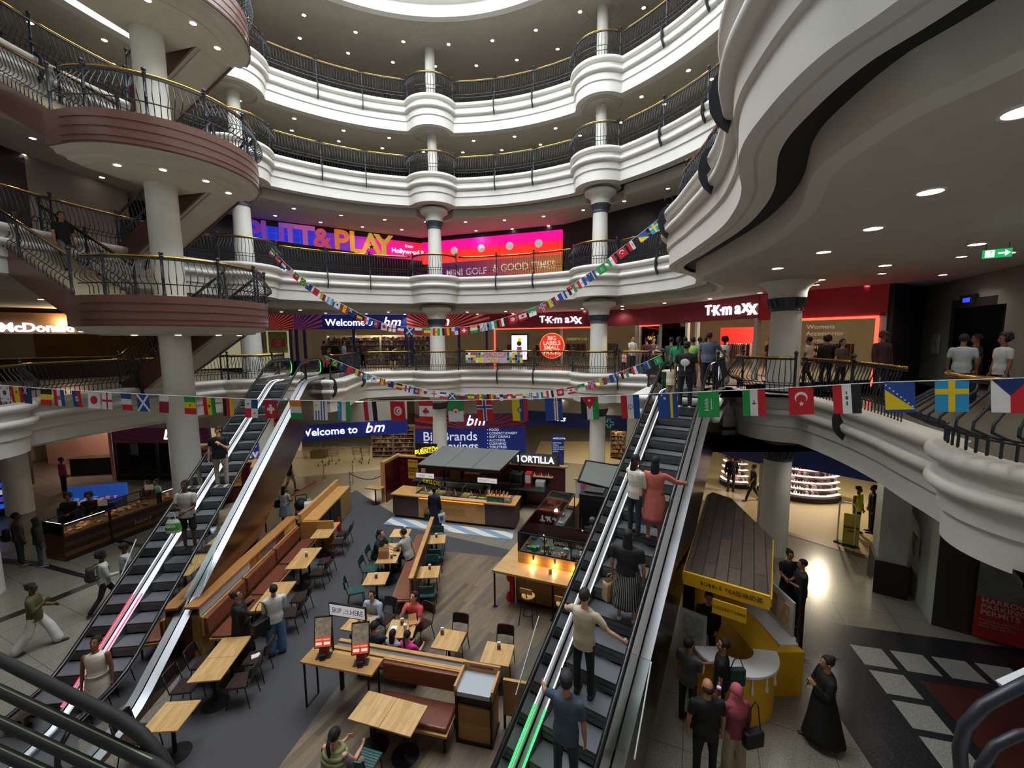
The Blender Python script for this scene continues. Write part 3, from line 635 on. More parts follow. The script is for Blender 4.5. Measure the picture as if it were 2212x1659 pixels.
b = MB().ball((2.15, -.14, 1.45), .17, 12, 0, (.17, .02, .17)).ball((2.18, -.145, 1.7), .1, 12, 1, (.13, .02, .12)).box(2.0, -.15, .75, 2.32, -.135, 1.25, 2).box(2.02, -.15, .42, 2.3, -.135, .75, 3); b.build('screen_figure', [mat('4a2f2a', .6, emit=.4), mat('f2c230', .6, emit=.9), mat('b0486a', .6, emit=.6), mat('d32f2f', .6, emit=.6)], t)
text('ALL SCREENS', t, mat('d8b65a', .5, emit=.6), .22, (5.9, .05, 1.7), rot=(PI/2, 0, PI)); 
t, L = front('open clothes shop corner with lit sale window behind the queue', B1[1], B1[2], (.05, .45, .9), mat('c2c4bc', .5)); MB().box(.3, -.09, 2.38, L*.43, -.05, 2.44).build('neon_tube', REDN, t)
text('SALE', t, mat('d8b65a', .5, emit=1), .3, (1.2, -.03, 1.7))
t, L = front('wide open clothes shop entrance with pale posts', B1[2], B1[3], (.06, .97), mat('c2c4bc', .5), glass=False)
t, L = front('window listing departments in white with red neon frame', B1[3], B1[4], (.3, .98), mat('9fa8a4', .5))
MB().box(L*.36, -.1, 2.3, L*.95, -.05, 2.38).box(L*.93, -.1, 0, L*.955, -.05, 2.3).build('neon_tube', REDN, t)
text('Womens\nAccessories\nShoes\nMens\nKids\nHome', t, mat('b8a090', .5, emit=.4), .23, (L*.42, -.04, 1.45), align='LEFT', line=1.05)
# interiors: warm lit racks, strip lights
STRIP = MB().box(-.6, -.08, 0, .6, .08, .03).mesh('light_panel', mat('fff0cc', .5, emit=7))
rnd = random.Random(3)
def strips(pts, z, rz, label, group):
    for x, y in pts: link(STRIP, 'strip_light', None, (x, y, z-.04), rz); tag(SC.collection.objects[-1], label, 'light', group)
strips([(x, y) for x in (-12.5, -10, -7.5, -5) for y in (29.6, 31.5)], ZC, 0, 'pale strip light on the b&m ceiling, first balcony up', 'b&m strip lights')
strips([(9.8+i*1.5+j*.6, 23.3-i*.6+j*1.5-2) for i in range(6) for j in range(4)], ZC, math.radians(-25), 'warm strip light on the clothes shop ceiling', 'clothes shop strip lights')
strips([(x, 26) for x in (-12, -9.5)], 3.4, 0, 'strip light inside the ground floor trolley entrance', 'ground floor shop lights')
for loc, sz, pw, c in (((-9, 29.3, 8.6), 8, 700, (1, .82, .6)), ((3, 28.0, 8.6), 6, 420, (1, .72, .5)), ((13, 20, 8.6), 7, 1100, (1, .74, .52)), ((-8.8, 25.5, 3.4), 4, 150, (1, .85, .62)), ((5.5, 25, 3.4), 5, 240, (1, .86, .62)), ((13.5, 17.5, 3.5), 5, 420, (1, .86, .62)), ((-18.0, 23.5, 3.0), 3, 170, (1, .85, .6)), ((-23.5, 22.5, 3.2), 3, 160, (1, .72, .62))):
    shop_lamp('shop_light', loc, sz, pw, c)
WARM = ('8a5b3c', 'c9a983', '6d4534', 'e0c39c', '9a3b2f', '3d2c24')
for i in range(4): shelves('wall_shelves', 'brown stocked shelving seen through the b&m window, %s from the left' % ORD[i+1], (-12.9+i*1.9, 29.2, F1), 0, 1.8, 2.1, 6, WARM)
def clothes_rack(label, loc, rz, w=1.3):
    t = thing('clothes_rack', label, 'clothes rack', loc, rz, 'clothes racks in the shop'); S = mat('8c8880', .3, metal=.8)
    MB().tube([(0, 0, 0), (0, 0, 1.5), (w, 0, 1.5), (w, 0, 0)], .015, 6).build('rail_frame', S, t)
    n = int(w/.09)
    for i in range(n):
        x = .06+i*(w-.12)/(n-1); h = rnd.uniform(.6, .85); c = rnd.choice(('6d4a4a', 'b58a78', '3b3540', 'c9a890', '8f5a55', '7a6a60'))
        b = MB().prism([(x-.02, -.2), (x+.02, -.2), (x+.03, .2), (x-.03, .2)], 1.42-h, 1.42); b.build('hanging_garment', mat(c, .8), t)
for i in range(4): clothes_rack('rack of hanging clothes behind the neon-edged window, %s from the left' % ORD[i+1], (-.3+i*1.9, 28.6-i*.75, F1), math.radians(-22))
for i in range(3): clothes_rack('rack of clothes inside the open shop entrance, %s from the left' % ORD[i+1], (10.8+i*.9, 21.2-i*1.9, F1), math.radians(-50))
t = thing('sale_display', 'red lit display wall deep in the clothes shop', 'display', (13.2, 24.5, F1), math.radians(-35)); MB().box(-.9, 0, 1.2, .9, .1, 2.3).build('display_board', mat('c3201c', .5, emit=.7), t); MB().box(-.6, -.3, .6, .6, 0, 1.2).build('display_plinth', mat('b7a48c', .5), t)
# ground interiors
for i in range(2): shelves('wall_shelves', 'stocked grocery shelving behind the ground floor trolleys, %s from the left' % ORD[i+1], (-8.7+i*1.35, 25.2, 0), 0, 1.3, 2.0, 7, ('7a2f2a', 'c9b184', '8a6a44', '5c3a2a', 'a88a5c'))
for i in range(3): shelves('display_shelves', 'white shelves of goods behind the pharmacy glass, %s from the left' % ORD[i+1], (5.9+i*.9, 24.6-i*.7, 0), math.radians(-20), .85, 1.7, 6, ('e6dcc0', 'c9a44a', 'b5483a', 'd9d4c4'))
def curved_chiller(label, c, r, a0, a1, h=1.7, n=5):
    t = thing('curved_display_fridge', label, 'fridge', (c[0], c[1], 0)); A0, A1 = math.radians(a0), math.radians(a1)
    MB().lathe([(r-.5, 0), (r, 0), (r, .22), (r-.5, .22)], n=20, a0=A0, a1=A1, cap=False).build('fridge_base', mat('201a1c', .5), t)
    MB().lathe([(r-.5, .2), (r-.5, h), (r-.05, h), (r-.05, h+.12), (r-.55, h+.12), (r-.55, .2)], n=20, a0=A0, a1=A1, cap=False).build('fridge_cabinet', mat('6b4a36', .5), t)
    for k in range(n):
        z = .3+k*(h-.35)/n; MB().lathe([(r-.48, z), (r-.04-.03*k, z), (r-.04-.03*k, z+.03), (r-.48, z+.03)], n=20, a0=A0, a1=A1, cap=False).build('fridge_shelf', mat('f2dcd6', .4, emit=1.2), t)
        b = MB(); a = A0+.02
        while a < A1-.03:
            rr = r-.16-.03*k; b.obox((rr*math.cos(a), rr*math.sin(a), z+.03+.07), ((rr-.16)*math.cos(a), (rr-.16)*math.sin(a), z+.1), rnd.uniform(.05, .1), rnd.uniform(.1, .17), rnd.randrange(4)); a += .11/r+.005
        g = b.build('chilled_goods', [mat(c_, .5) for c_ in ('2c2220', 'c9c0b4', '8a7a70', '5a4a44')], t); g['kind'] = 'stuff'
c0 = at(1790, 1040, 1.2)
curved_chiller('curved lit snack fridge with bright shelves behind the near right column', (13.4, 19.2), 1.9, 185, 300)
curved_chiller('smaller lit curved fridge left of the larger one in the pharmacy', (11.0, 19.9), .75, 150, 290, 1.5, 4)
t = thing('summer_shop_sign', 'yellow pull-up stand reading Summer shop at the pharmacy entrance', 'sign', (*at(1836, 1180, 0), 0), math.radians(-30))
MB().box(-.22, -.02, .02, .22, .02, 1.15).build('banner', mat('b9a73a', .6), t); MB().cbox((0, 0, .02), (.5, .2, .04)).build('stand_foot', DKMET, t); text('Summer\nshop', t, mat('2c2a18', .6), .13, (0, -.03, .62))
t = thing('security_gate', 'slim pale anti-theft gate left of the yellow stand', 'gate', (*at(1808, 1170, 0), 0), math.radians(-60)); MB().tube([(0, 0, .05), (0, 0, 1.45), (.08, 0, 1.5), (.4, 0, 1.5), (.48, 0, 1.4), (.48, 0, .05)], .025, 6).build('gate_frame', mat('c9c4b8', .4), t); MB().cbox((.24, 0, .03), (.6, .25, .06)).build('gate_foot', DKMET, t)
t = thing('welcome_totem', 'navy totem reading welcome in front of the pharmacy doors', 'sign', (*at(1205, 1010, 0), 0), math.radians(-5)); MB().box(-.34, -.06, 0, .34, .06, 1.9).build('totem_board', mat('1a2a66', .5, emit=.15), t); text('welcome', t, mat('dfe4f4', .5, emit=.5), .19, (-.28, -.07, 1.7), align='LEFT'); text('pharmacy\nbeauty\nfood & drink\nbaby & child\nphoto', t, mat('b9c4e0', .5, emit=.4), .12, (-.28, -.07, 1.2), align='LEFT')
t = thing('notice_board', 'small blue notice board on a stand right of the kiosk fan hood', 'sign', (*at(1336, 1052, 0), 0)); MB().box(-.33, -.02, .55, .33, .02, 1.15).build('notice_panel', mat('46607e', .5, emit=.1), t); MB().tube([(-.25, 0, 0), (-.25, 0, .6)], .015, 6).tube([(.25, 0, 0), (.25, 0, .6)], .015, 6).build('stand_legs', DKMET, t)
# right-hand walls
wall((14.6, 14.9), (12.2, 9.8), F1, ZC, mat('7e837b', .7)); wall((12.2, 9.8), (11.0, 4), F1, ZC, mat('6d716a', .7)); wall((12.5, 13.8), (14.6, 14.9), F1, ZC, WALLD)
wall((11.9, 12.4), (10.4, 9.7), 0, 3.8, mat('a9ada3', .6)); wall((10.4, 9.7), (12.6, 8.2), 0, 3.8, WALLD); wall((12.6, 8.2), (13, 2), 0, 3.8, WALLD)
t = thing('wall_pilaster', 'pale square pilaster with dark plinth right of the pharmacy entrance', 'pilaster', (10.75, 11.35, 0), math.radians(55)); t['kind'] = 'structure'; MB().box(-.55, -.3, .95, .55, .3, 3.8).build('pilaster_body', mat('a3a89e', .6), t); MB().box(-.6, -.36, 0, .6, .36, .95).build('pilaster_plinth', mat('1b1512', .3), t)
t, L = shop('dark_window', 'large black-framed dark window on the right wall, first balcony up', 'window', (13.7, 13.0), (11.9, 8.6), F1); MB().box(0, -.1, .2, L, 0, 2.75).build('window_frame', BLACK, t); MB().box(.25, -.12, .3, L-.2, -.1, 2.5).build('window_pane', mat('0a0c0e', .06, spec=.6), t)
t, L = shop('framed_notice', 'small framed picture on the pale wall left of the dark window', 'picture', (14.25, 14.1), (14.0, 13.6), F1+1.1); MB().box(0, -.08, 0, .5, -.04, .65).build('picture_frame', mat('9aa09a', .5), t); MB().box(.05, -.09, .05, .45, -.08, .6).build('picture_print', mat('b0a59a', .6, noise=.4, nscale=8), t)
t = thing('exit_sign', 'green illuminated exit sign with running man and arrow', 'sign', (*at(2155, 536, 8.55), 8.40), math.radians(-38)); MB().box(-.32, -.02, 0, .32, .02, .27).build('sign_box', mat('18924e', .4, emit=1.3), t)
W_ = mat('e8fff0', .4, emit=2.5); MB().box(.02, -.03, .115, .2, -.02, .155).add([(.17, -.03, .04), (.28, -.03, .135), (.17, -.03, .23)], [(0, 1, 2)]).build('arrow', W_, t)
b = MB().box(-.26, -.028, .03, -.06, -.021, .24); b.build('white_door', W_, t); G_ = mat('0f6a38', .5, emit=.6)
b = MB().ball((-.13, -.034, .2), .022, 8).obox((-.14, -.034, .175), (-.165, -.034, .115), .012, .03, up=(0, 1, 0)).obox((-.165, -.034, .115), (-.12, -.034, .09), .012, .02, up=(0, 1, 0)).obox((-.12, -.034, .09), (-.13, -.034, .045), .012, .018, up=(0, 1, 0)).obox((-.165, -.034, .115), (-.21, -.034, .07), .012, .02, up=(0, 1, 0)).obox((-.14, -.034, .17), (-.09, -.034, .14), .012, .015, up=(0, 1, 0)).obox((-.14, -.034, .17), (-.19, -.034, .15), .012, .015, up=(0, 1, 0)); b.build('running_man', G_, t)
[MB().tube([(x_, 0, .27), (x_, 0, .46)], .008, 6).build('hanger', DKMET, t) for x_ in (-.25, .25)]; t.scale = (.5, .5, .5)
t, L = shop('wall_display', 'small black panel with blue screen high on the right wall', 'screen', (13.55, 12.65), (13.2, 11.9), 8.05); MB().box(0, -.1, 0, .75, -.02, .3).build('display_case', BLACK, t); MB().box(.2, -.11, .09, .55, -.1, .21).build('screen', mat('2a3cff', .5, emit=2), t)
t, L = shop('parking_poster', 'red poster reading Harrow parking permits on the dark ground floor wall', 'poster', (10.9, 9.25), (12.0, 8.5), .1); MB().box(0, -.06, 0, 1.3, -.02, 1.0).build('poster_red', mat('a01a1c', .5), t); MB().box(0, -.06, 1.0, 1.3, -.02, 1.9).build('poster_photo', mat('5f6468', .5, noise=.5, nscale=2), t)
text('HARROW\nPARKING\nPERMITS', t, mat('c9a8a4', .5), .17, (.08, -.07, .78), align='LEFT', offset=.003, line=.85); text('For parking permits and\nmore information\nplease visit the office', t, mat('b58a86', .5), .07, (.08, -.07, .38), align='LEFT')
t, L = shop('framed_notice', 'small framed notice low on the pale wall beside the pilaster', 'picture', (11.15, 11.0), (10.9, 10.6), 1.2); MB().box(0, -.08, 0, .45, -.03, .6).build('picture_frame', mat('8d928c', .5), t); MB().box(.04, -.09, .04, .41, -.08, .56).build('picture_print', mat('b9b5ae', .6, noise=.3, nscale=9), t)
# --- second balcony: mini golf front
ZC2 = CEILZ[2]; F2 = LV[2]
PG = [(-14.9, 24.4), (-6.1, 29.6), (3.3, 26.4), (9.5, 20)]
wall(PG[0], PG[1], ZC2-.35, ZC2, WALLD); wall(PG[1], PG[2], ZC2-.35, ZC2, WALLD); wall(PG[2], PG[3], F2, ZC2, mat('1c1a1d', .6)); wall((-20, 20), PG[0], F2, ZC2, mat('1f1d24', .6)); wall(pol(-75, 15.5), pol(-100, 15), F2, ZC2, mat('2a2422', .6)); wall(pol(-62, 16.5), pol(-75, 15.5), F2, ZC2, mat('8b867c', .6))
def m_grad(name, stops, length, emit=1.0, axis=0):
    m, nt, b, mp = base(name, .5); mp.inputs['Scale'].default_value = (1/length,)*3; sx = nt.nodes.new('ShaderNodeSeparateXYZ'); nt.links.new(mp.outputs[0], sx.inputs[0]); r = ramp(nt, stops)
    nt.links.new(sx.outputs[axis], r.inputs['Fac']); nt.links.new(r.outputs[0], b.inputs['Base Color']); nt.links.new(r.outputs[0], b.inputs['Emission Color']); b.inputs['Emission Strength'].default_value = emit; return m
t, L = shop('mini_golf_sign', 'long blue to pink sign reading Putt & Play, second balcony up', 'sign', PG[0], PG[1], ZC2-1.5)
MB().box(-2.5, -.05, 0, L, .1, 1.15).build('sign_board', m_grad('blue_pink_board', [(0, '1530b8'), (.3, '2a30c0'), (.55, '7a28b0'), (.68, 'd015a0'), (.8, 'f01890'), (1, 'f02030')], L, .8), t)
b = MB()
for i in range(18): b.box(i*.42-2.4, -.055, 0, i*.42-2.385, -.05, 1.15)
for j in range(1, 3): b.box(-2.4, -.055, j*.38, 5.4, -.05, j*.38+.012)
b.build('grid_lines', mat('3a6ae0', .5, emit=.7), t)
LC = ['7a3aa8', '8a44b4', 'a05ab0', 'c060a0', 'd0506a', 'e8803a', 'e8a040', 'e0b048', 'd8b040']
xs = [.2, 1.23, 2.12, 2.91, 3.83, 4.93, 5.8, 6.72, 7.54]
for ch, x, c, dz in zip('PUTT&PLAY', xs, LC, [.02*i for i in range(9)]): text(ch, t, mat(c, .5, emit=.55), 1.8 if ch != '&' else 1.55, (x, -.22, .66+(.03 if ch == '&' else -.02)), ext=.09, offset=.08, name='letter')
o = MB(); st = [(.17*(1 if i % 2 == 0 else .45)*math.sin(i*PI/5), .17*(1 if i % 2 == 0 else .45)*math.cos(i*PI/5)) for i in range(10)]; o.plate([(x, 0, z) for x, z in st], (0, -1, 0), .04); o.build('star', mat('5a2a6a', .5), t, loc=(6.72, -.32, .5))
text('from', t, SIGNW, .28, (9.25, -.09, .85), ext=.01); text('Hollywood Bowl', t, SIGNW, .42, (9.5, -.09, .48), ext=.01, offset=.012)
t, L = shop('mini_golf_sign', 'pink and red sign with four golf balls right of the middle column', 'sign', PG[1], PG[2], ZC2-1.75)
m_ = m_grad('pink_red_board', [(0, 'ff3a20'), (.5, 'ff2a28'), (.62, 'ff0a80'), (1, 'ff0a9a')], 1.4, 1.0, 2); MB().box(0, -.05, 0, 9.81, .1, 1.45).build('sign_board', m_, t)
for i, x in enumerate((2.48, 4.44, 6.4, 8.32)): MB().ball((x, -.12, .72), .25, 18, sz=(.25, .1, .25)).build('golf_ball', mat('e6e2e4', .4, emit=.4), t, True)
t, L = shop('mini_golf_hoarding', 'purple to orange hoarding reading Mini golf & good times behind railings', 'panel', PG[1], PG[2], F2)
MB().box(.3, -.05, 0, 9.81, .05, 1.7).build('hoarding_board', m_grad('purple_orange_board', [(0, '5a2a6a'), (.35, '8a3070'), (.6, 'b04a5a'), (1, 'c8823a')], 9.4, .35), t)
text('MINI GOLF', t, mat('d8c4d0', .5, emit=.5), .62, (3.3, -.08, 1.0), ext=.01, offset=.018); text('& GOOD TIMES', t, mat('e0ccb0', .5, emit=.5), .66, (7.3, -.08, 1.1), ext=.01, offset=.018, sx=.92)
wall(pol(-70, 17), (-6.1, 30.6), F2, ZC2-1.4, mat('15131c', .5))
for i, (x, y) in enumerate(((-12.5, 27.2), (-9.5, 28.9), (-7.5, 29.6))): t = thing('arcade_table', 'dim cafe table inside the mini golf venue, %s from the left' % ORD[i+1], 'table', (x, y, F2)); MB().lathe([(.05, 0), (.05, .7)], n=10).lathe([(.3, 0), (.3, .03)], n=16).build('table_pedestal', DKMET, t); MB().lathe([(.001, .7), (.42, .7), (.42, .74), (.001, .74)], n=20, cap=False).build('table_top', mat('5a4636', .4), t)
shop_lamp('venue_light', (-10, 27.5, 13.2), 4, 60, (.8, .6, 1)); shop_lamp('venue_light', (-2, 30, 13), 4, 40, (1, .5, .6))
# --- burger restaurant at the far left, first balcony up
ML, MR_ = atY(5, 700, 19.5), atY(190, 700, 21.5)
t, L = shop('restaurant_sign', 'white illuminated McDonald\'s lettering on brown slatted fascia at far left', 'sign', (-25.2, 18.3), (-18.6, 23.6), 7.55)
MB().box(0, -.05, .1, L, .1, 1.1).build('fascia_slats', m_ribs('brown_slats', '5e4530', '8a6a4a', 9, .5, 2), t); text("McDonald's", t, mat('f0ecf8', .5, emit=2.2), .58, (3.3, -.2, .38), ext=.04, offset=.04)
wall((-25.2, 18.3), (-27.5, 16), F1, ZC, mat('4a5a50', .6)); wall((-24.5, 21.5), (-18.6, 25.5), F1, 7.7, mat('9a7434', .5, noise=.15, nscale=3)); wall((-18.6, 23.6), (-20.5, 24.2), F1, ZC, mat('4a1a20', .6)); wall((-19.4, 22.9), (-18.6, 23.6), F1, 7.6, mat('8a5a34', .5))
shop_lamp('restaurant_light', (-22, 20.6, 8.2), 4, 90, (1, .66, .32))
t = thing('service_counter', 'dark restaurant counter below the burger sign', 'counter', (-22, 20.0, F1), math.radians(39)); MB().box(-2.5, 0, 0, 2.5, .6, 1.0).build('counter_body', mat('3a2818', .5), t); MB().box(-2.6, -.05, 1.0, 2.6, .65, 1.04).build('counter_top', mat('b58a50', .4), t)
# far left ground floor
wall((-29, 19.5), (-24.6, 20.7), 0, 2.8, mat('2a2a28', .6)); wall((-28, 24.5), (-21, 25.0), 0, 2.8, mat('c9a08c', .6)); wall((-21.0, 21.4), (-21.2, 25), 0, 2.8, mat('d0a896', .6))
MB().lathe([(.42, 0), (.42, 3.2)], (0, 0, 0), 28).build('trim_41', COLM, None, loc=(-21.1, 17.2, 0)); struct(bpy.data.objects['trim_41']); MB().lathe([(.45, 3.2), (.52, 3.25), (.52, 3.75)], (0, 0, 0), 28).build('trim_42', DKMET, None, loc=(-21.1, 17.2, 0)); struct(bpy.data.objects['trim_42'])
for i_, (x_, z_) in enumerate(((-23.4, 2.0), (-22.3, 2.05))):
    t = thing('menu_screen', 'dark hanging screen inside the pink-lit shop, %s' % ('left one' if i_ == 0 else 'right one'), 'screen', (x_, 24.2, z_)); MB().box(-.45, -.03, 0, .45, .03, .5).build('screen_panel', mat('17171a', .3), t); MB().box(-.02, -.01, .5, .02, .01, .8).build('screen_mount', DKMET, t)
# ------------------------------------------------------------------ stair tower: round landings on a white column
SCX, SCY = -11.3, 14.3; _ua = math.radians(-76); SU = (math.sin(_ua), math.cos(_ua)); SV = (-SU[1]*-1, -SU[0])
SV = (math.cos(_ua), -math.sin(_ua))
def S(u, v): return (SCX+SU[0]*u+SV[0]*v, SCY+SU[1]*u+SV[1]*v)
STW = m_terrazzo('stair_treads', '8c8268', 'a99f84', 'c2b99e', joint='6b634e', tile=2, rough=.4)
GRB = MB
def landing_outline(r, ub): return [S(-r*math.sin(math.radians(a*153/30)), -r*math.cos(math.radians(a*153/30))) for a in range(31)]+[S(-r*.453, .72), S(ub, .72), S(ub, -r)]
def slope_rail(parent, p0, p1, z0, z1, n, name='baluster', bm=None):
    a, b = Vector((*p0, z0)), Vector((*p1, z1)); L = math.dist(p0, p1); ang = math.atan2(p1[1]-p0[1], p1[0]-p0[0])
    MB().tube([a+Vector((0, 0, 1.05)), b+Vector((0, 0, 1.05))], .03, 8).build('handrail', BRASS, parent)
    MB().obox(a+Vector((0, 0, 1.0)), b+Vector((0, 0, 1.0)), .06, .035).build('top_rail', IRON, parent)
    MB().obox(a+Vector((0, 0, .32)), b+Vector((0, 0, .32)), .022, .022).build('lower_rail', IRON, parent)
    for i in range(1, n): q = a.lerp(b, i/n); link(bm or BAL1, 'baluster', parent, q, ang-PI/2)
    for q in (a, a.lerp(b, .5), b): link(POSTM, 'railing_post', parent, q, ang)
def stair_landing(zl, label):
    t = thing('stair_landing', label, 'stair landing', (0, 0, 0), group='landings of the stair tower')
    lo = landing_outline(2.65, .6); b = MB(); b.prism(lo, zl-.86, zl, 0, 1)
    b.build('granite_fascia', [GRANITE, STW], t)
    for k, h in enumerate((.22, .45, .68, .83)):
        q = landing_outline(2.663, .6)[:31]; MB().tube([(x, y, zl-h) for x, y in q], .008, 4).build('fascia_joint', mat('241412', .5), t)
    b = MB(); rows = [(2.6, -.86), (2.5, -.9), (2.45, -.98), (2.25, -1.0), (2.2, -1.06), (1.9, -1.08)]
    for (r0, h0), (r1, h1) in zip(rows[:-1], rows[1:]):
        A_, B_ = landing_outline(r0, .6), landing_outline(r1, .6); n = len(A_)
        b.add([(x, y, zl+h0) for x, y in A_]+[(x, y, zl+h1) for x, y in B_], [(i, n+i, n+(i+1) % n, (i+1) % n) for i in range(n)])
    b.prism(landing_outline(1.92, .6), zl-1.1, zl-1.07); b.build('soffit', CEIL, t)
    pts = landing_outline(2.6, .6)[:31][::-1]
    q = sample(pts, .15)
    def ln(h, off): return [(x+nx*off, y+ny*off, zl+h) for x, y, nx, ny in sample(pts, .25)]
    s = 1 if (S(-9, 0)[0]-pts[15][0])*q[len(q)//2][2] > 0 else -1
    MB().tube(ln(1.09, -.05*s), .032, 8).build('handrail', BRASS, t, True); b = MB()
    for a, c in zip(ln(1.03, -.05*s)[:-1], ln(1.03, -.05*s)[1:]): b.obox(a, c, .06, .05)
    b.build('top_rail', IRON, t); b = MB()
    for a, c in zip(ln(.32, .05*s)[:-1], ln(.32, .05*s)[1:]): b.obox(a, c, .025, .03)
    b.build('lower_rail', IRON, t)
    for i, (x, y, nx, ny) in enumerate(q[1:-1]):
        link(BAL1, 'baluster', t, (x, y, zl), math.atan2(ny*s, nx*s))
        if i % 9 == 4: link(POSTM, 'railing_post', t, (x, y, zl-.05), 0)
    for i in range(4):
        a = math.radians(15+i*36); x, y = S(-1.75*math.sin(a), -1.75*math.cos(a)); link(DLR, 'downlight_ring', t, (x, y, zl-1.105)); link(DLD, 'downlight_disc', t, (x, y, zl-1.105))
    return t
TN = .56
def flight(v0, v1, u0, u1, z0, z1, label):
    """from (u0,z0) at the landing out to (u1,z1) at the balcony; granite stringers, soffit, treads and railings"""
    t = thing('stair_flight', label, 'staircase', (0, 0, 0), group='flights of the stair tower')
    def P3(u, v, z): x, y = S(u, v); return Vector((x, y, z))
    for v in (v0, v1):
        w = .06 if v == v0 else -.06; b = MB()
        vs = [P3(u0, v, z0+.12), P3(u1, v, z1+.12), P3(u1, v, z1-.72), P3(u0, v, z0-.72)]; b.plate(vs, (SV[0], SV[1], 0), w); b.build('stringer', GRANITE, t)
        slope_rail(t, S(u0, v), S(u1, v), z0+.1, z1+.1, int(abs(u1-u0)/.15), bm=BAL0)
    n = round(abs(z1-z0)/.17); b = MB(); dz = (z1-z0)/n; du = (u1-u0)/n
    for i in range(n):
        ua, ub = u0+du*i, u0+du*(i+1); zt = z0+dz*(i+1) if dz > 0 else z0+dz*i
        c = [S(ua, v0+.05), S(ub, v0+.05), S(ub, v1-.05), S(ua, v1-.05)]; b.prism(c, zt-.2, zt)
    b.build('treads', STW, t)
    b = MB(); b.plate([P3(u0, v0+.06, z0-.66), P3(u1, v0+.06, z1-.66), P3(u1, v1-.06, z1-.66), P3(u0, v1-.06, z0-.66)], (0, 0, 1), .06)
    vm = (v0+v1)/2; b.plate([P3(u0, vm-.45, z0-.72), P3(u1, vm-.45, z1-.72), P3(u1, vm+.45, z1-.72), P3(u0, vm+.45, z0-.72)], (0, 0, 1), .05); b.build('soffit', CEIL, t)
LZ = (8.5, 13.35, 17.95); NM = ('lowest', 'middle', 'highest')
for zl, nm in zip(LZ, NM): stair_landing(zl, '%s round stair landing with red granite band and curved railing' % nm)
for zl, lo_, hi, nm in zip(LZ, (5.48, 10.7, 16.0), (10.7, 16.0, 19.85), NM):
    flight(-2.45, -.8, .6, .6+(hi-zl)/TN, zl, hi, 'front flight climbing left from the %s stair landing' % nm)
    flight(.8, 2.15, -1.2, -1.2+(zl-lo_)/TN, zl, lo_, 'rear flight coming up from the left to the %s stair landing' % nm)
t = thing('stair_column', 'white round column carrying the stair landings', 'column', (SCX-.1, SCY-.1, 0)); t['kind'] = 'structure'
MB().lathe([(.44, 0), (.42, 22.7)], n=32).build('column_shaft', COLM, t)
# ------------------------------------------------------------------ escalators
ESTEP = m_ribs('ribbed_step', '4a4d50', '70747a', 40, .5, 0); EWALL = mat('6e5a4c', .2, metal=1.0, noise=.25, nscale=.8); EDECK = mat('a4a8ad', .42, metal=.8, noise=.06, nscale=2); RUB = mat('0d0e12', .3)
def esc_curve(run, rise, ext0, ext1, h, nose=True, r=.36):
    """side profile (y,z) of a handrail or deck line h above the step line"""
    p = []; k = math.tan(math.radians(30))
    def zl(y):
        if y < -.35: return 0
        if y < .45: tt = (y+.35)/.8; return .45*k*tt*tt*1.0
        if y < run-.45: return y*k
        if y < run+.35: tt = (run+.35-y)/.8; return rise-.45*k*tt*tt
        return rise
    if nose: p += [(-ext0+r*0-r*math.sin(a), h-r+r*math.cos(a)) for a in [PI*i/8 for i in range(8, 0, -1)]]
    n = 48; p += [(-ext0+(run+ext0+ext1)*i/n, zl(-ext0+(run+ext0+ext1)*i/n)+h) for i in range(n+1)]
    if nose: p += [(run+ext1+r*math.sin(a), rise+h-r+r*math.cos(a)) for a in [PI*i/8 for i in range(1, 9)]]
    return p
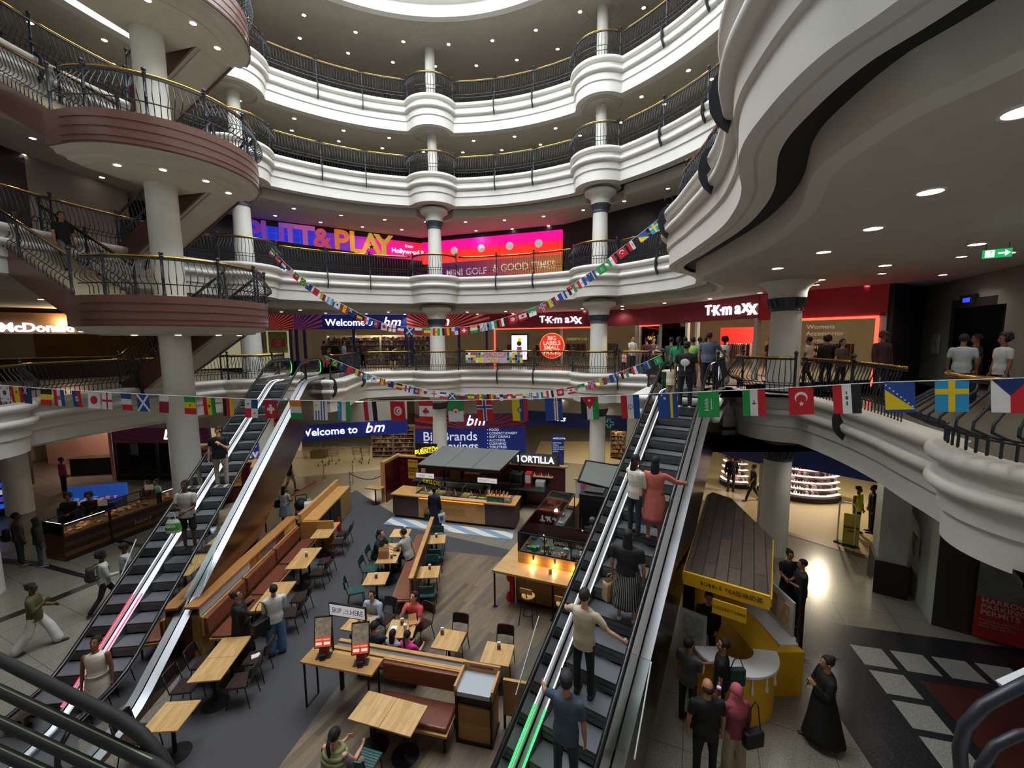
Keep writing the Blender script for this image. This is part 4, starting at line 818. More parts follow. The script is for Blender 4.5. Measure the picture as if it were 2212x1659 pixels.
def escalator(label, bottom, az, rise, led1, led2, cut=None):
    run = rise/math.tan(math.radians(30)); t = thing('escalator', label, 'escalator', (bottom[0], bottom[1], 0), -math.radians(az))
    E0, E1 = 1.0, 1.7
    for s in (-1, 1):
        x = .62*s; hr = esc_curve(run, rise, E0, E1, .95)
        MB().tube([(x, y, z) for y, z in hr], .042, 8).build('handrail', RUB, t, True)
        MB().tube([(x, y, z-.04) for y, z in hr[4:-4]], .02, 6).build('handrail_guide', STEEL, t, True)
        dk = esc_curve(run, rise, E0+.25, E1+.3, .13, nose=False)
        up = hr; lo = dk; poly = [(x, y, z-.02) for y, z in up]+[(x, y, z) for y, z in dk[::-1] if -E0-.1 < y < run+E1+.1]
        # glass balustrade as a strip so that it follows both curves
        g = MB(); N_ = 60; hh = esc_curve(run, rise, E0, E1, .93, nose=False); dd = esc_curve(run, rise, E0, E1, .12, nose=False)
        vs = []
        for (y, z), (y2, z2) in zip(hh, dd): vs += [(x-.006, y, z), (x-.006, y2, z2), (x+.006, y, z), (x+.006, y2, z2)]
        fs = []
        for i in range(len(hh)-1): a = 4*i; fs += [(a, a+1, a+5, a+4), (a+2, a+6, a+7, a+3)]
        g.add(vs, fs)
        for yy, zz, sg in ((-E0, .57, -1), (run+E1, rise+.57, 1)): g.add([(x, yy, zz)]+[(x, yy+sg*.35*math.sin(a), zz+.35*math.cos(a)) for a in [PI*i/10 for i in range(11)]], [(0, i, i+1) for i in range(1, 11)])
        g.build('balustrade_glass', GLASS, t)
        b = MB()
        def strip(pr, x0, x1, h0, h1, m_i=0):
            vs = []
            for y, z in pr: vs += [(x0, y, z+h0), (x1, y, z+h1)]
            b.add(vs, [(2*i, 2*i+1, 2*i+3, 2*i+2) for i in range(len(pr)-1)], m_i)
        strip(dk, .525*s, .60*s, -.03, .0); strip(dk, .64*s, .80*s, .0, -.02); b.build('deck', EDECK, t, True)
        b = MB(); strip(dk, .53*s, .505*s, -.03, -.05); strip(dk, .505*s, .505*s, -.05, -.4); b.build('skirt_panel', mat('8f9396', .3, metal=.9), t, True)
        led = esc_curve(run, rise, -.2, .9, .125, nose=False)
        MB().tube([(.515*s, y, z) for y, z in led], .011, 4).build('light_strip', LEDW, t)
        b = MB(); vs = []
        for y, z in dk: vs += [(.80*s, y, z-.02), (.80*s, y, max(z-1.6, 0.0) if y < run+.1 else rise-1.4)]
        b.add(vs, [(2*i, 2*i+1, 2*i+3, 2*i+2) for i in range(len(dk)-1)]); b.build('side_cladding', EWALL, t, True)
    b = MB(); dk = esc_curve(run, rise, E0+.25, E1+.3, .13, nose=False); vs = []
    for y, z in dk: zz = max(z-1.6, .0) if y < run+.1 else rise-1.4; vs += [(-.8, y, zz), (.8, y, zz)]
    b.add(vs, [(2*i, 2*i+1, 2*i+3, 2*i+2) for i in range(len(dk)-1)]); b.build('underside_panel', mat('8a8278', .35, metal=.7), t, True)
    sm = MB().box(-.5, 0, -.21, .5, .41, 0).add([(-.5, 0, -.21), (.5, 0, -.21), (.5, -.02, -.1), (-.5, -.02, -.1)], [(0, 1, 2, 3)]).box(-.5, -.004, -.02, .5, .01, .003, 1).mesh('step', [ESTEP, mat('2a2b2c', .6)])
    n = int(run/.4)
    for i in range(n+1):
        y = i*run/n-.1; k = math.tan(math.radians(30)); z = min(rise, max(.0, (y+.1)*k)); link(sm, 'step', t, (0, y, z if i else .005))
    for y, z in ((-.75, .004), (run+1.0, rise+.006)): MB().box(-.5, y-.6, z-.02, .5, y+.75 if y > 0 else y+.65, z).build('landing_plate', mat('83878a', .35, metal=.8), t)
    # coloured light bands on the newels and along the skirt ends
    for s in (-1, 1):
        MB().tube([(.62*s, run+E1+.33*math.sin(a), rise+.59+.33*math.cos(a)) for a in [math.radians(30+10*i) for i in range(13)]], .018, 6).build('newel_light', led1, t)
    MB().tube([(-.515, y, z+.012) for y, z in esc_curve(run, rise, -.2, -run*.78, .125, nose=False)], .014, 4).build('colour_light', led2, t)
    for s in (-1, 1):   # clear anti-climb plates
        y = 2.2; z = y*.577; b = MB(); b.plate([(.64*s, y-.3, z+.25), (.95*s, y-.3, z+.25), (.95*s, y+.45, z+1.15), (.64*s, y+.45, z+1.15)], (0, 1, 0), .01); b.build('anti_climb_plate', GLASS, t)
        MB().tube([(.95*s, y-.3, z+.25), (.95*s, y+.45, z+1.15)], .012, 5).build('plate_edge', mat('d8e4e4', .3), t)
    return t, run
_d = (math.sin(math.radians(33.3)), math.cos(math.radians(33.3))); RUN = 5.48/math.tan(math.radians(30))
TOPR = (4.98, 11.92); BOTR = (TOPR[0]-_d[0]*RUN, TOPR[1]-_d[1]*RUN)
_e = (math.sin(math.radians(-6.2)), math.cos(math.radians(-6.2))); TOPL = (-8.97, 16.6); BOTL = (TOPL[0]-_e[0]*RUN, TOPL[1]-_e[1]*RUN)
ER, _ = escalator('busy right-hand escalator with green light strip at its foot', BOTR, 33.3, 5.48, LEDW, LEDG)
EL, _ = escalator('left escalator with green-lit newels and pink light at its foot', BOTL, -6.2, 5.48, LEDG, LEDR)
def on_esc(which, s, lat=0.0):     # point on the steps: s metres along the run from the bottom comb, lat to the right
    B_, d_ = (BOTR, _d) if which == 'R' else (BOTL, _e); st = RUN/int(RUN/.4); k = round((s+.1)/st)
    return (B_[0]+d_[0]*s+d_[1]*lat, B_[1]+d_[1]*s-d_[0]*lat, min(5.48, k*st*math.tan(math.radians(30))))
# ------------------------------------------------------------------ things right by the camera
t = thing('near_escalator', 'black handrails of the nearest escalator at the bottom left corner', 'escalator', (-.7, .75, 0))
for i, (qa, qb, z, r) in enumerate((((0, 1425), (262, 1556), 6.43, .0115), ((0, 1492), (330, 1650), 6.40, .0105), ((0, 1560), (300, 1702), 6.37, .0095), ((0, 1625), (200, 1718), 6.34, .0105))):
    a = Vector((*at(*qa, z), z)); c = Vector((*at(*qb, z), z)); d = (c-a).normalized(); a = a-d*1.2; e = [c+d*.16*math.sin(u)+Vector((0, 0, -.13+.13*math.cos(u))) for u in [PI*j/8 for j in range(1, 7)]]
    pts = [a-Vector((-.7, .75, 0)), c-Vector((-.7, .75, 0))]+[q-Vector((-.7, .75, 0)) for q in e]
    MB().tube(pts, r, 10).build('handrail', mat('08090b', .75), t, True)
    o_ = Vector((0, 0, r*.85)); MB().tube([p+o_ for p in pts[:2]], .0016, 4).build('edge_highlight', mat('7f8a6c', .3, metal=.6), t)  # thin greenish highlights along the handrails, built as slim coloured tubes
t = thing('scroll_ironwork', 'dark curved ironwork scroll with pale ledge at the bottom right corner', 'ironwork', (0, 0, 0))
YS = 1.0
def q3(pts, Y=YS): return [atY(x, y, Y) for x, y in pts]
MB().tube(q3([(2260, 1455), (2190, 1490), (2125, 1525), (2085, 1570), (2073, 1620), (2078, 1690), (2090, 1760)]), .0155, 10).tube(q3([(2260, 1580), (2200, 1588), (2150, 1612), (2118, 1660), (2105, 1720)]), .013, 10).build('scroll_bar', mat('33343c', .45, metal=.5), t, True)
b = MB(); b.plate(q3([(2168, 1482), (2240, 1450), (2240, 1462), (2176, 1494)], 1.05), (0, 1, 0), .02); b.build('pale_ledge', mat('b9bcc0', .5), t)
# ------------------------------------------------------------------ cafe seating
def table_at(corners, label, group='square wooden cafe tables', kx=1, ky=1, base=True):
    c = [Vector(at(*q, .75)) for q in corners]; ctr = sum(c, Vector((0, 0)))/4; d = ((c[3]-c[0])+(c[2]-c[1])).normalized()*-1
    az = math.atan2(-d.x, d.y)    # local +y points away from the viewer
    t = thing('cafe_table', label, 'table', (ctr.x, ctr.y, 0), az, group)
    for i in range(kx):
        for j in range(ky):
            x = (i-(kx-1)/2)*.605; y = (j-(ky-1)/2)*.605
            bev(MB().cbox((x, y, .735), (.6, .6, .03)).build('table_top', TOPM[(len(label)+i+j) % 3], t), .004)
    for i in range(max(kx, 1)):
        for j in range(1 if kx > 1 else ky):
            x = (i-(kx-1)/2)*.605; y = (j-(ky-1)/2)*.605
            MB().lathe([(.24, 0), (.24, .012), (.06, .03), (.032, .06), (.032, .66), (.05, .7), (.18, .715), (.18, .72)], (x, y, 0), 20).build('table_pedestal', DKMET, t)
    return t
TOPM = [m_planks('oak_top_%d' % i, c, .1, .9, r, .38, mortar='b08a55', ms=.001) for i, (c, r) in enumerate(((['c99e62', 'd8b077', 'cfa66c', 'dcb780'], PI/2), (['cda368', 'dab27a', 'c99c60', 'd9b27b'], PI/2), (['d0a46a', 'c79a5e', 'd9b076', 'ddb77e'], PI/2)))]
def chair_meshes(c1, c2):
    seat = MB(); seat.box(-.2, -.2, .43, .2, .2, .46)
    for i in range(9): seat.box(-.19, -.19+i*.043, .46, .19, -.16+i*.043, .468)
    back = MB(); pts = [(.19*math.sin(a), -.21-.05*math.cos(a)) for a in [math.radians(-60+12*i) for i in range(11)]]
    n = len(pts)
    for k, (za, zb, oy) in enumerate(((.60, .82, 0),)):
        vs = []
        for x, y in pts: vs += [(x*1.1, y-.02, za), (x*1.1, y-.055, zb), (x*1.1, y-.045, za), (x*1.1, y-.08, zb)]
        fs = []
        for i in range(n-1): a = 4*i; fs += [(a, a+1, a+5, a+4), (a+2, a+6, a+7, a+3), (a+1, a+3, a+7, a+5), (a, a+4, a+6, a+2)]
        fs += [(0, 2, 3, 1), (4*n-4, 4*n-3, 4*n-1, 4*n-2)]; back.add(vs, fs)
        for i in range(0, n): back.obox((pts[i][0]*1.1, pts[i][1]-.018, za+.01), (pts[i][0]*1.1, pts[i][1]-.05, zb), .012, .01)
    T = mat(c2, .4, metal=.3)
    front = lambda s: MB().tube([(.17*s, .16, .44), (.2*s, .2, .0)], .011, 6)
    rear = lambda s: MB().tube([(.19*s, -.28, .8), (.19*s, -.2, .46), (.19*s, -.16, .43), (.21*s, -.24, 0)], .011, 6)
    S_ = mat(c1, .42, coat=.15)
    return [('seat', seat.mesh('seat', S_, 'auto')), ('backrest', back.mesh('backrest', S_, 'auto'))]+[('leg', f(s).mesh('leg', T, True)) for f in (front, rear) for s in (-1, 1)]
CH = {'brown': chair_meshes('33211d', '1d1b1c'), 'teal': chair_meshes('1f4e4c', '1b2222')}
def chair(kind, x, y, face, label, z=0):      # face: compass direction the sitter looks in, degrees from +y clockwise
    t = thing('cafe_chair', label, 'chair', (x, y, z), -math.radians(face), '%s cafe chairs' % kind)
    for n, me in CH[kind]: link(me, n, t)
    return t
def rel(t, x, y): c, s = math.cos(t.rotation_euler[2]), math.sin(t.rotation_euler[2]); return (t.location.x+x*c-y*s, t.location.y+x*s+y*c)
def taz(t): return -math.degrees(t.rotation_euler[2])
Tb = {}
Tb[1] = table_at([(697.6, 1128.8), (734.8, 1127.4), (709.7, 1161.7), (669, 1162.9)], 'long oak table at the far end of the leather banquette', ky=2)
Tb[2] = table_at([(652.9, 1184), (695.6, 1182.5), (662, 1227.6), (614.5, 1229)], 'long oak table halfway along the leather banquette', ky=2)
Tb[3] = table_at([(590, 1262), (634, 1260), (597, 1312), (547, 1314)], 'long oak table where two women stand', ky=2)
Tb[4] = table_at([(479.3, 1379.4), (545.6, 1371.9), (475.6, 1468.3), (403.2, 1473.6)], 'pair of joined oak tables beside the left escalator', ky=2)
Tb[5] = table_at([(361, 1514.6), (433.4, 1512.4), (377.6, 1579.8), (305, 1582)], 'single oak table nearest the bottom of the left escalator')
Tb[6] = table_at([(852, 1142), (889.7, 1142), (879, 1161), (841, 1160)], 'small oak table nearest the burrito counter, left of the slatted bench')
Tb[7] = table_at([(838.7, 1172.7), (868.5, 1172), (852, 1218), (812, 1216.6)], 'oak table with brown paper bag between two seated men', ky=2)
Tb[8] = table_at([(796.6, 1235.6), (842.2, 1233.7), (829.2, 1264.1), (782.5, 1264.9)], 'small oak table at the near end of the slatted bench')
Tb[9] = table_at([(923.6, 1154.8), (964.3, 1153.4), (960.2, 1175.4), (920, 1175.4)], 'small oak table right of the slatted bench, nearer the counter')
Tb[10] = table_at([(905.9, 1222), (951.8, 1221.2), (945.8, 1249.2), (897.8, 1249.7)], 'small oak table right of the slatted bench, farther from the counter')
Tb[11] = table_at([(769, 1319), (818, 1331), (785, 1372), (733, 1357)], 'oak table with yellow cups below the folded-arm woman')
Tb[12] = table_at([(848, 1334.6), (903, 1338.7), (882, 1383), (838.7, 1375)], 'oak table with cups and open cardboard box by the red shirt man')
Tb[13] = table_at([(954.2, 1356.6), (1007.4, 1365.3), (987.9, 1407.6), (929.5, 1398.6)], 'empty square oak table in front of a dark chair, left one of two')
Tb[14] = table_at([(1053, 1384.2), (1112.1, 1392.4), (1098.5, 1439.6), (1035.8, 1430.9)], 'empty square oak table in front of a dark chair, beside the right escalator')
Tb[15] = table_at([(798.2, 1490.4), (923.2, 1525.3), (884.7, 1593.4), (752.4, 1551.1)], 'large double oak table in front of the padded brown bench', kx=2)
nmT = {1: 'farthest banquette table', 2: 'middle banquette table', 3: 'standing women table', 4: 'joined escalator-side tables'}
for k in (1, 2, 3, 4):
    for j, w in ((-.3, 'nearer'), (.3, 'farther')): p = rel(Tb[k], .5, j); chair('brown', *p, taz(Tb[k])-90, 'dark brown chair right of the %s, %s one' % (nmT[k], w))
for j, w in ((-.3, 'nearer'), (.3, 'farther')): p = rel(Tb[4], -.5, j); chair('brown', *p, taz(Tb[4])+90, 'dark brown chair between left escalator and joined tables, %s one' % w)
p = rel(Tb[5], -.55, 0); chair('brown', *p, taz(Tb[5])+90, 'dark brown chair half hidden behind the black handrails at lower left')
p = rel(Tb[6], -.5, .0); chair('teal', *p, taz(Tb[6])+80, 'teal chair left of the small table nearest the burrito counter')
p = rel(Tb[7], -.5, .3); C7a = chair('teal', *p, taz(Tb[7])+90, 'teal chair under the man in black with the paper bag')
p = rel(Tb[7], -.5, -.35); chair('teal', *p, taz(Tb[7])+90, 'empty teal chair next to the man in black')
p = rel(Tb[8], -.55, 0); chair('teal', *p, taz(Tb[8])+75, 'teal chair left of the table at the near end of the slatted bench')
p = rel(Tb[9], 0, .5); chair('teal', *p, taz(Tb[9])+180, 'teal chair with its back to the burrito counter')
p = rel(Tb[9], .02, -.5); chair('teal', *p, taz(Tb[9]), 'teal chair between the two tables right of the slatted bench, facing the counter')
p = rel(Tb[10], 0, .5); chair('teal', *p, taz(Tb[10])+180, 'teal chair between the two tables right of the slatted bench, back to the counter')
p = rel(Tb[10], .05, -.5); chair('teal', *p, taz(Tb[10]), 'teal chair with a round dark bag beneath, open floor side')
p = rel(Tb[13], .0, .48); chair('brown', *p, taz(Tb[13])+180, 'dark ribbed chair behind the left empty square table')
p = rel(Tb[14], .0, .48); chair('brown', *p, taz(Tb[14])+180, 'dark ribbed chair behind the empty table beside the right escalator')
p = rel(Tb[15], -.05, -.62); chair('teal', *p, taz(Tb[15]), 'teal padded chair under the large double table next to the padded vest')
p = rel(Tb[11], .25, .62); C11 = chair('brown', *p, taz(Tb[11])+190, 'dark chair holding a backpack behind the folded-arm woman')
p = rel(Tb[12], .30, .55); C12 = chair('brown', *p, taz(Tb[12])+215, 'dark brown chair of the man in the red shirt')
pv = at(722, 1700, .45); CV = chair('teal', pv[0], pv[1], 30, 'teal chair under the person in the padded vest')
def menu_holder(k, x, y, label, dz=0):
    p = rel(Tb[k], x, y); t = thing('menu_holder', label, 'menu holder', (p[0], p[1], .75), Tb[k].rotation_euler[2]+.2, 'menu holders on the cafe tables')
    bev(MB().add([(-.04, -.025, 0), (.04, -.025, 0), (.04, .025, 0), (-.04, .025, 0), (-.04, -.02, .13), (.04, -.02, .13), (.04, .02, .13), (-.04, .02, .13)], [(0, 3, 2, 1), (4, 5, 6, 7), (0, 1, 5, 4), (1, 2, 6, 5), (2, 3, 7, 6), (3, 0, 4, 7)]).build('holder_body', mat('cfc6ba', .6), t), .004)
    MB().cbox((0, -.027, .055), (.062, .004, .085)).cbox((0, .027, .055), (.062, .004, .085)).build('printed_card', mat('7a3f2c', .6, noise=.5, nscale=40), t); MB().box(-.035, -.016, .13, .035, .016, .155).build('napkins', mat('eef0f4', .8), t)
for k, x, y, l in ((1, 0, .2, 'farthest banquette'), (2, .05, .05, 'middle banquette'), (6, .1, .15, 'counter-side small'), (7, .12, -.35, "two seated men's"), (8, 0, 0, 'slatted bench end'), (9, 0, .1, 'nearer-counter right bench'), (10, .02, .12, 'farther-from-counter right bench'), (12, -.02, .12, "red shirt man's"), (13, -.2, .12, 'left empty square'), (14, .0, .12, 'empty escalator-side square')): menu_holder(k, x, y, 'small printed menu holder on the %s table' % l)
def cup(x, y, z, h, r, c, label, lid=None, name='paper_cup', cat='cup', straw=False):
    t = thing(name, label, cat, (x, y, z)); MB().lathe([(r*.75, 0), (r, h), (r*1.06, h), (r*1.06, h+.006)], n=16).build('cup_body', mat(c, .5), t)
    if lid: MB().lathe([(r*1.08, h), (r*1.08, h+.012), (r*.8, h+.025)], n=16).build('lid', mat(lid, .5), t)
    if straw: MB().tube([(0, 0, h*.5), (.01, .01, h+.09)], .005, 5).build('straw', mat('e8e8ee', .5), t)
    return t
p = rel(Tb[11], .0, .0); cup(p[0], p[1], .75, .1, .035, 'e8b830', 'yellow cup on the folded-arm woman\'s table, left one'); p = rel(Tb[11], .1, .02); cup(p[0], p[1], .75, .1, .035, 'e8b830', 'yellow cup on the folded-arm woman\'s table, right one')
p = rel(Tb[12], .1, -.1); cup(p[0], p[1], .75, .15, .04, 'cfc4b8', 'tall clear cup with straw in front of the red shirt man', 'e8e8e8', straw=True)
def slab(name, label, cat, k, x, y, dx, dy, dz, c, part, rz=0, rough=.5, z=.75):
    p = rel(Tb[k], x, y); t = thing(name, label, cat, (p[0], p[1], z), Tb[k].rotation_euler[2]+rz); MB().cbox((0, 0, dz/2), (dx, dy, dz)).build(part, mat(c, rough), t); return t
slab('paper_sheet', 'white paper sheet on the red shirt man\'s table', 'paper', 12, -.18, .0, .13, .17, .003, 'e6e8ea', 'sheet'); slab('smartphone', 'black smartphone on the table nearest the man in black', 'phone', 7, -.12, .15, .07, .15, .01, '0a0a0c', 'phone_case', .3); slab('smartphone', 'second dark smartphone near the menu holder between the two men', 'phone', 7, .15, -.18, .07, .15, .01, '16161a', 'phone_case', 1.2)
slab('napkin', 'crumpled white napkin on a chair of the joined tables', 'napkin', 4, .5, .3, .16, .13, .03, 'd9dbe2', 'napkin_sheet', .5, .8, .47)
p = rel(Tb[12], .22, .12); t = thing('takeaway_box', 'open brown cardboard food box by the red shirt man', 'box', (p[0], p[1], .75), .3); MB().box(-.09, -.07, 0, .09, .07, .05).build('box_tray', mat('b98a55', .7), t); MB().plate([(-.09, .07, .05), (.09, .07, .05), (.09, .14, .17), (-.09, .14, .17)], (0, 1, -.5), .004).build('box_lid', mat('c99a60', .7), t)
def paper_bag(loc, rz, w, d, h, c, label, name='paper_bag', logo=None, handles=True):
    t = thing(name, label, 'bag', loc, rz); b = MB(); n = 4; vs = []
    for z, s in ((0, 1), (h*.35, 1.04), (h*.7, .98), (h, .94)): vs += [(-w/2*s, -d/2*s, z), (w/2*s, -d/2*s, z), (w/2*s, d/2*s, z), (-w/2*s, d/2*s, z)]
    fs = [(0, 3, 2, 1)]+[(4*k+i, 4*k+(i+1) % 4, 4*k+4+(i+1) % 4, 4*k+4+i) for k in range(3) for i in range(4)]; b.add(vs, fs); o = b.build('bag_body', mat(c, .75, noise=.08, nscale=12, bump=.3), t); so = o.modifiers.new('paper thickness', 'SOLIDIFY'); so.thickness = .003
    if handles:
        for s in (-1, 1): MB().tube([(-w*.2, s*d*.45, h), (-w*.17, s*d*.3, h+.09), (w*.17, s*d*.3, h+.09), (w*.2, s*d*.45, h)], .005, 5).build('bag_handle', mat(c, .7), t)
    return t
p = rel(Tb[7], -.12, -.3); paper_bag((p[0], p[1], .75), .1, .28, .15, .3, 'a97a50', 'crumpled brown paper takeaway bag on the men\'s table', handles=False)
p = rel(Tb[7], .15, .15); t = thing('food_basket', 'small dark food basket with red packet on the men\'s table', 'food', (p[0], p[1], .75)); MB().lathe([(.07, 0), (.1, .05), (.09, .05), (.065, .01)], n=16).build('basket', mat('3a2a20', .6), t); MB().ball((0, 0, .06), .05, 8).build('food_packet', mat('a03a2a', .6, noise=.4, nscale=20), t)
# --- leather banquette along the left escalator
t = thing('banquette', 'long brown leather banquette with oak ledge beside the left escalator', 'bench', (-6.48, 8.9, 0), math.radians(3.2)); LB = 4.75
for a, c in ((0, 1.55), (1.6, 3.1), (3.15, LB)):
    MB().box(-.5, a, .36, 0, c, .41).build('seat_board', OAKX, t); bev(MB().box(-.48, a+.02, .41, -.02, c-.02, .47).build('seat_cushion', LEATHER, t), .025, 3)
    o = bev(MB().box(-.6, a+.02, .52, -.51, c-.02, .92).build('back_cushion', mat('77432c', .42, noise=.12, nscale=7, bump=.08), t), .02, 3); MB().box(-.64, a, .5, -.6, c, .95).build('back_board', OAKX, t)
b = MB()
for y in (.1, 1.55, 3.1, LB-.1):
    for x in (-.45, -.06): b.box(x, y, 0, x+.03, y+.03, .36)
b.build('bench_frame', DKMET, t)
MB().box(-.92, 0, 0, -.66, LB, 1.0).build('ledge_wall', OAKD, t); bev(MB().box(-.95, -.05, 1.18, -.63, LB+.1, 1.24).build('ledge_top', m_planks('oak_ledge', ['a9743f', 'b9844c', 'b07c45'], .35, 2.4, PI/2, .4, mortar='9a6c3a', ms=.001), t), .005)
for a, c, m_ in ((.0, 2.0, mat('b9bcc2', .3)), (2.0, 2.6, mat('8a5a34', .5, noise=.6, nscale=9)), (2.6, 3.4, mat('6f5a66', .5, noise=.6, nscale=7)), (3.4, 3.95, mat('5a2320', .5, noise=.5, nscale=10)), (3.95, LB, mat('c39a55', .5, noise=.3, nscale=6))): MB().box(-.67, a, .96, -.65, c, 1.18).build('picture_panel', m_, t)
t = thing('service_cabinet', 'oak waste cabinet with dark bays at the far end of the banquette', 'cabinet', (-6.75, 13.72, 0), math.radians(3)); 
MB().box(-.55, 0, 0, .55, .08, 1.02).build('end_panel', OAKD, t); MB().box(-.55, .08, .98, .0, 3.5, 1.04).build('worktop', OAKX, t); MB().box(-.62, .0, .98, -.5, 3.6, 1.3).build('upstand', OAKX, t)
for a, c in ((.1, 1.2), (1.3, 2.3)): MB().box(-.5, a, .02, -.02, c, .95).build('dark_bay', mat('16100e', .6), t)
MB().box(-.5, 2.35, .02, .0, 3.45, .95).build('cabinet_door', mat('9c8050', .5), t); t = thing('fire_extinguisher', 'red fire extinguisher in the dark bay of the oak cabinet', 'fire extinguisher', (-6.6, 15.15, 0)); MB().lathe([(.07, 0), (.075, .02), (.075, .42), (.03, .5), (.03, .55)], n=14).build('cylinder_body', mat('a8121a', .3), t); MB().tube([(0, 0, .53), (.08, 0, .5), (.1, 0, .3)], .012, 6).build('hose', BLACK, t)
t = thing('lectern_stand', 'small oak-topped stand on a black pedestal near the rope barrier', 'stand', (*at(812, 1088, 0), 0), -.3); MB().lathe([(.2, 0), (.2, .02), (.03, .04), (.03, .72)], n=18).build('stand_pedestal', DKMET, t); MB().box(-.38, -.22, .72, .38, .22, .76).build('stand_top', OAK, t)
t = thing('rope_barrier', 'dark rope sagging between posts left of the burrito kiosk', 'barrier', (0, 0, 0)); q = [Vector((*at(757, 1062, .0), .9)), Vector((*at(836, 1062, 0), .9))]
MB().tube([q[0].lerp(q[1], i/12)-Vector((0, 0, .3*math.sin(PI*i/12))) for i in range(13)], .02, 6).build('rope', mat('1c1c22', .8), t)
def post_(px, py, label): 
    x, y = at(px, py, 0); t = thing('queue_post', label, 'post', (x, y, 0), group='slim steel queue posts'); MB().lathe([(.12, 0), (.12, .015), (.02, .03), (.02, .98), (.03, 1.0)], n=14).build('post_pole', mat('a39d90', .3, metal=.8), t)
post_(700, 1034, 'slim steel post in front of the ground floor trolleys, left one'); post_(763, 1044, 'slim steel post in front of the ground floor trolleys, middle one'); post_(826, 1020, 'slim steel post in front of the ground floor trolleys, right one'); post_(757, 1062, 'steel post holding the dark rope')
t = thing('belt_barrier', 'red belt barrier stretched behind the oak ledge', 'barrier', (0, 0, 0)); a_, b__ = (*at(575, 1150, 0), .85), (*at(685, 1080, 0), .85); MB().obox(a_, b__, .01, .06).build('belt', mat('b01528', .6), t); MB().tube([(a_[0], a_[1], 0), a_], .025, 8).build('belt_post', BLACK, t)
# trolleys, plants and bins by the ground floor entrance
def trolley(x, y, rz, label):
    t = thing('shopping_trolley', label, 'trolley', (x, y, 0), rz, 'parked shopping trolleys'); S_ = mat('8b8a86', .3, metal=.8); b = MB()
    for z, s in ((.5, .8), (.95, 1)):
        b.tube([(-.25*s, -.4*s, z), (.25*s, -.4*s, z), (.25*s, .4*s, z), (-.25*s, .4*s, z)], .01, 5, closed=True)
    for i in range(7):
        u = -1+i/3; b.tube([(u*.2, -.32, .5), (u*.25, -.4, .95)], .005, 4).tube([(u*.2, .32, .5), (u*.25, .4, .95)], .005, 4).tube([(-.2, u*.32, .5), (-.25, u*.4, .95)], .005, 4).tube([(.2, u*.32, .5), (.25, u*.4, .95)], .005, 4)
    b.build('basket', S_, t); b = MB()
    for s in (-1, 1): b.tube([(.2*s, -.4, .15), (.2*s, .35, .15), (.2*s, .2, .5)], .012, 5)
    b.build('chassis', S_, t)
    for s in (-1, 1):
        for y_ in (-.38, .33): MB().tube([(.2*s-.015, y_, .06), (.2*s+.015, y_, .06)], .06, 10).build('wheel', BLACK, t)
    MB().tube([(-.25, .45, 1.02), (.25, .45, 1.02)], .015, 6).build('push_handle', mat('1e2f7a', .5), t)
for i, (px, py) in enumerate(((700, 1003), (722, 1000), (772, 996), (790, 998))): trolley(*at(px, py, 0), .1+i*.05, 'wire shopping trolley by the ground floor entrance, %s from the left' % ORD[i+1])
def leafy(loc, label, h=.9, n=60, r=.4, c='3f5f34'):
    t = thing('potted_plants', label, 'plants', loc); MB().box(-.45, -.25, 0, .45, .25, .45).build('planter_box', mat('7a5a38', .7), t); rr = random.Random(5); b = MB()
    for i in range(n):
        a = rr.uniform(0, 2*PI); q = Vector((rr.uniform(-.4, .4), rr.uniform(-.2, .2), rr.uniform(.45, h))); d = Vector((math.cos(a), math.sin(a), rr.uniform(-.2, .9))).normalized(); s_ = d.cross(Vector((0, 0, 1))).normalized()*.04; L = rr.uniform(.15, .3)
        b.add([q, q+d*L*.5+s_, q+d*L, q+d*L*.5-s_], [(0, 1, 2, 3)])
    b.build('foliage', mat(c, .7, noise=.3, nscale=8), t)
leafy((*at(690, 988, 0), 0), 'green potted plants for sale by the ground floor entrance')
# --- slatted middle bench
t = thing('slatted_bench', 'long wooden slatted bench with high back between two rows of tables', 'bench', (-3.22, 10.2, 0), math.radians(2.3)); LS = 3.7
RIBW = m_ribs('brown_leather_ribs', '6d4030', '7f4d3a', 7, .45, 1)
MB().box(0, 0, .38, .5, LS, .42).build('seat_board', OAKX, t); MB().box(.02, .02, .42, .48, LS-.02, .45).build('seat_cushion', RIBW, t)
MB().box(.52, -.05, .3, .56, LS, 1.05).build('back_panel', OAKD, t); MB().box(.57, 0.02, .35, .6, LS-.05, 1.0).build('back_panel_dark', mat('5a341f', .5), t); MB().box(.5, -.06, 1.03, .62, LS+.02, 1.07).build('back_cap', OAKX, t); b = MB()
for y in (.1, LS/2, LS-.1): b.box(.03, y, 0, .07, y+.04, .38).box(.5, y, 0, .54, y+.04, .38)
b.build('bench_frame', DKMET, t)
# --- order shelf with two touch screens, padded bench and tray bin
KF = thing('order_shelf', 'oak shelf on black legs carrying two order screens', 'shelf', (-4.13, 7.58, 0), math.radians(-13))
bev(MB().box(0, -.12, .96, 1.55, .3, 1.0).build('shelf_top', OAK, KF), .004)
for x in (.06, 1.45): MB().tube([(x, -.08, .96), (x, -.08, .02), (x, .26, .02), (x, .26, .96)], .02, 4).build('shelf_leg', DKMET, KF)
t = thing('divider_shelf', 'narrow double oak rail with grey insert behind the padded bench', 'shelf', (-4.13, 7.58, 0), math.radians(-13)); MB().box(.4, .32, .9, 3.15, .40, 1.02).box(.4, .52, .9, 3.15, .60, 1.02).build('oak_rail', OAKX, t); MB().box(.4, .40, .9, 3.15, .52, .98).build('grey_insert', m_ribs('grey_slots', '55585c', '7a7d80', 20, .5, 0), t); MB().box(.45, .42, 0, .5, .5, .9).box(3.05, .42, 0, 3.1, .5, .9).build('rail_leg', DKMET, t)
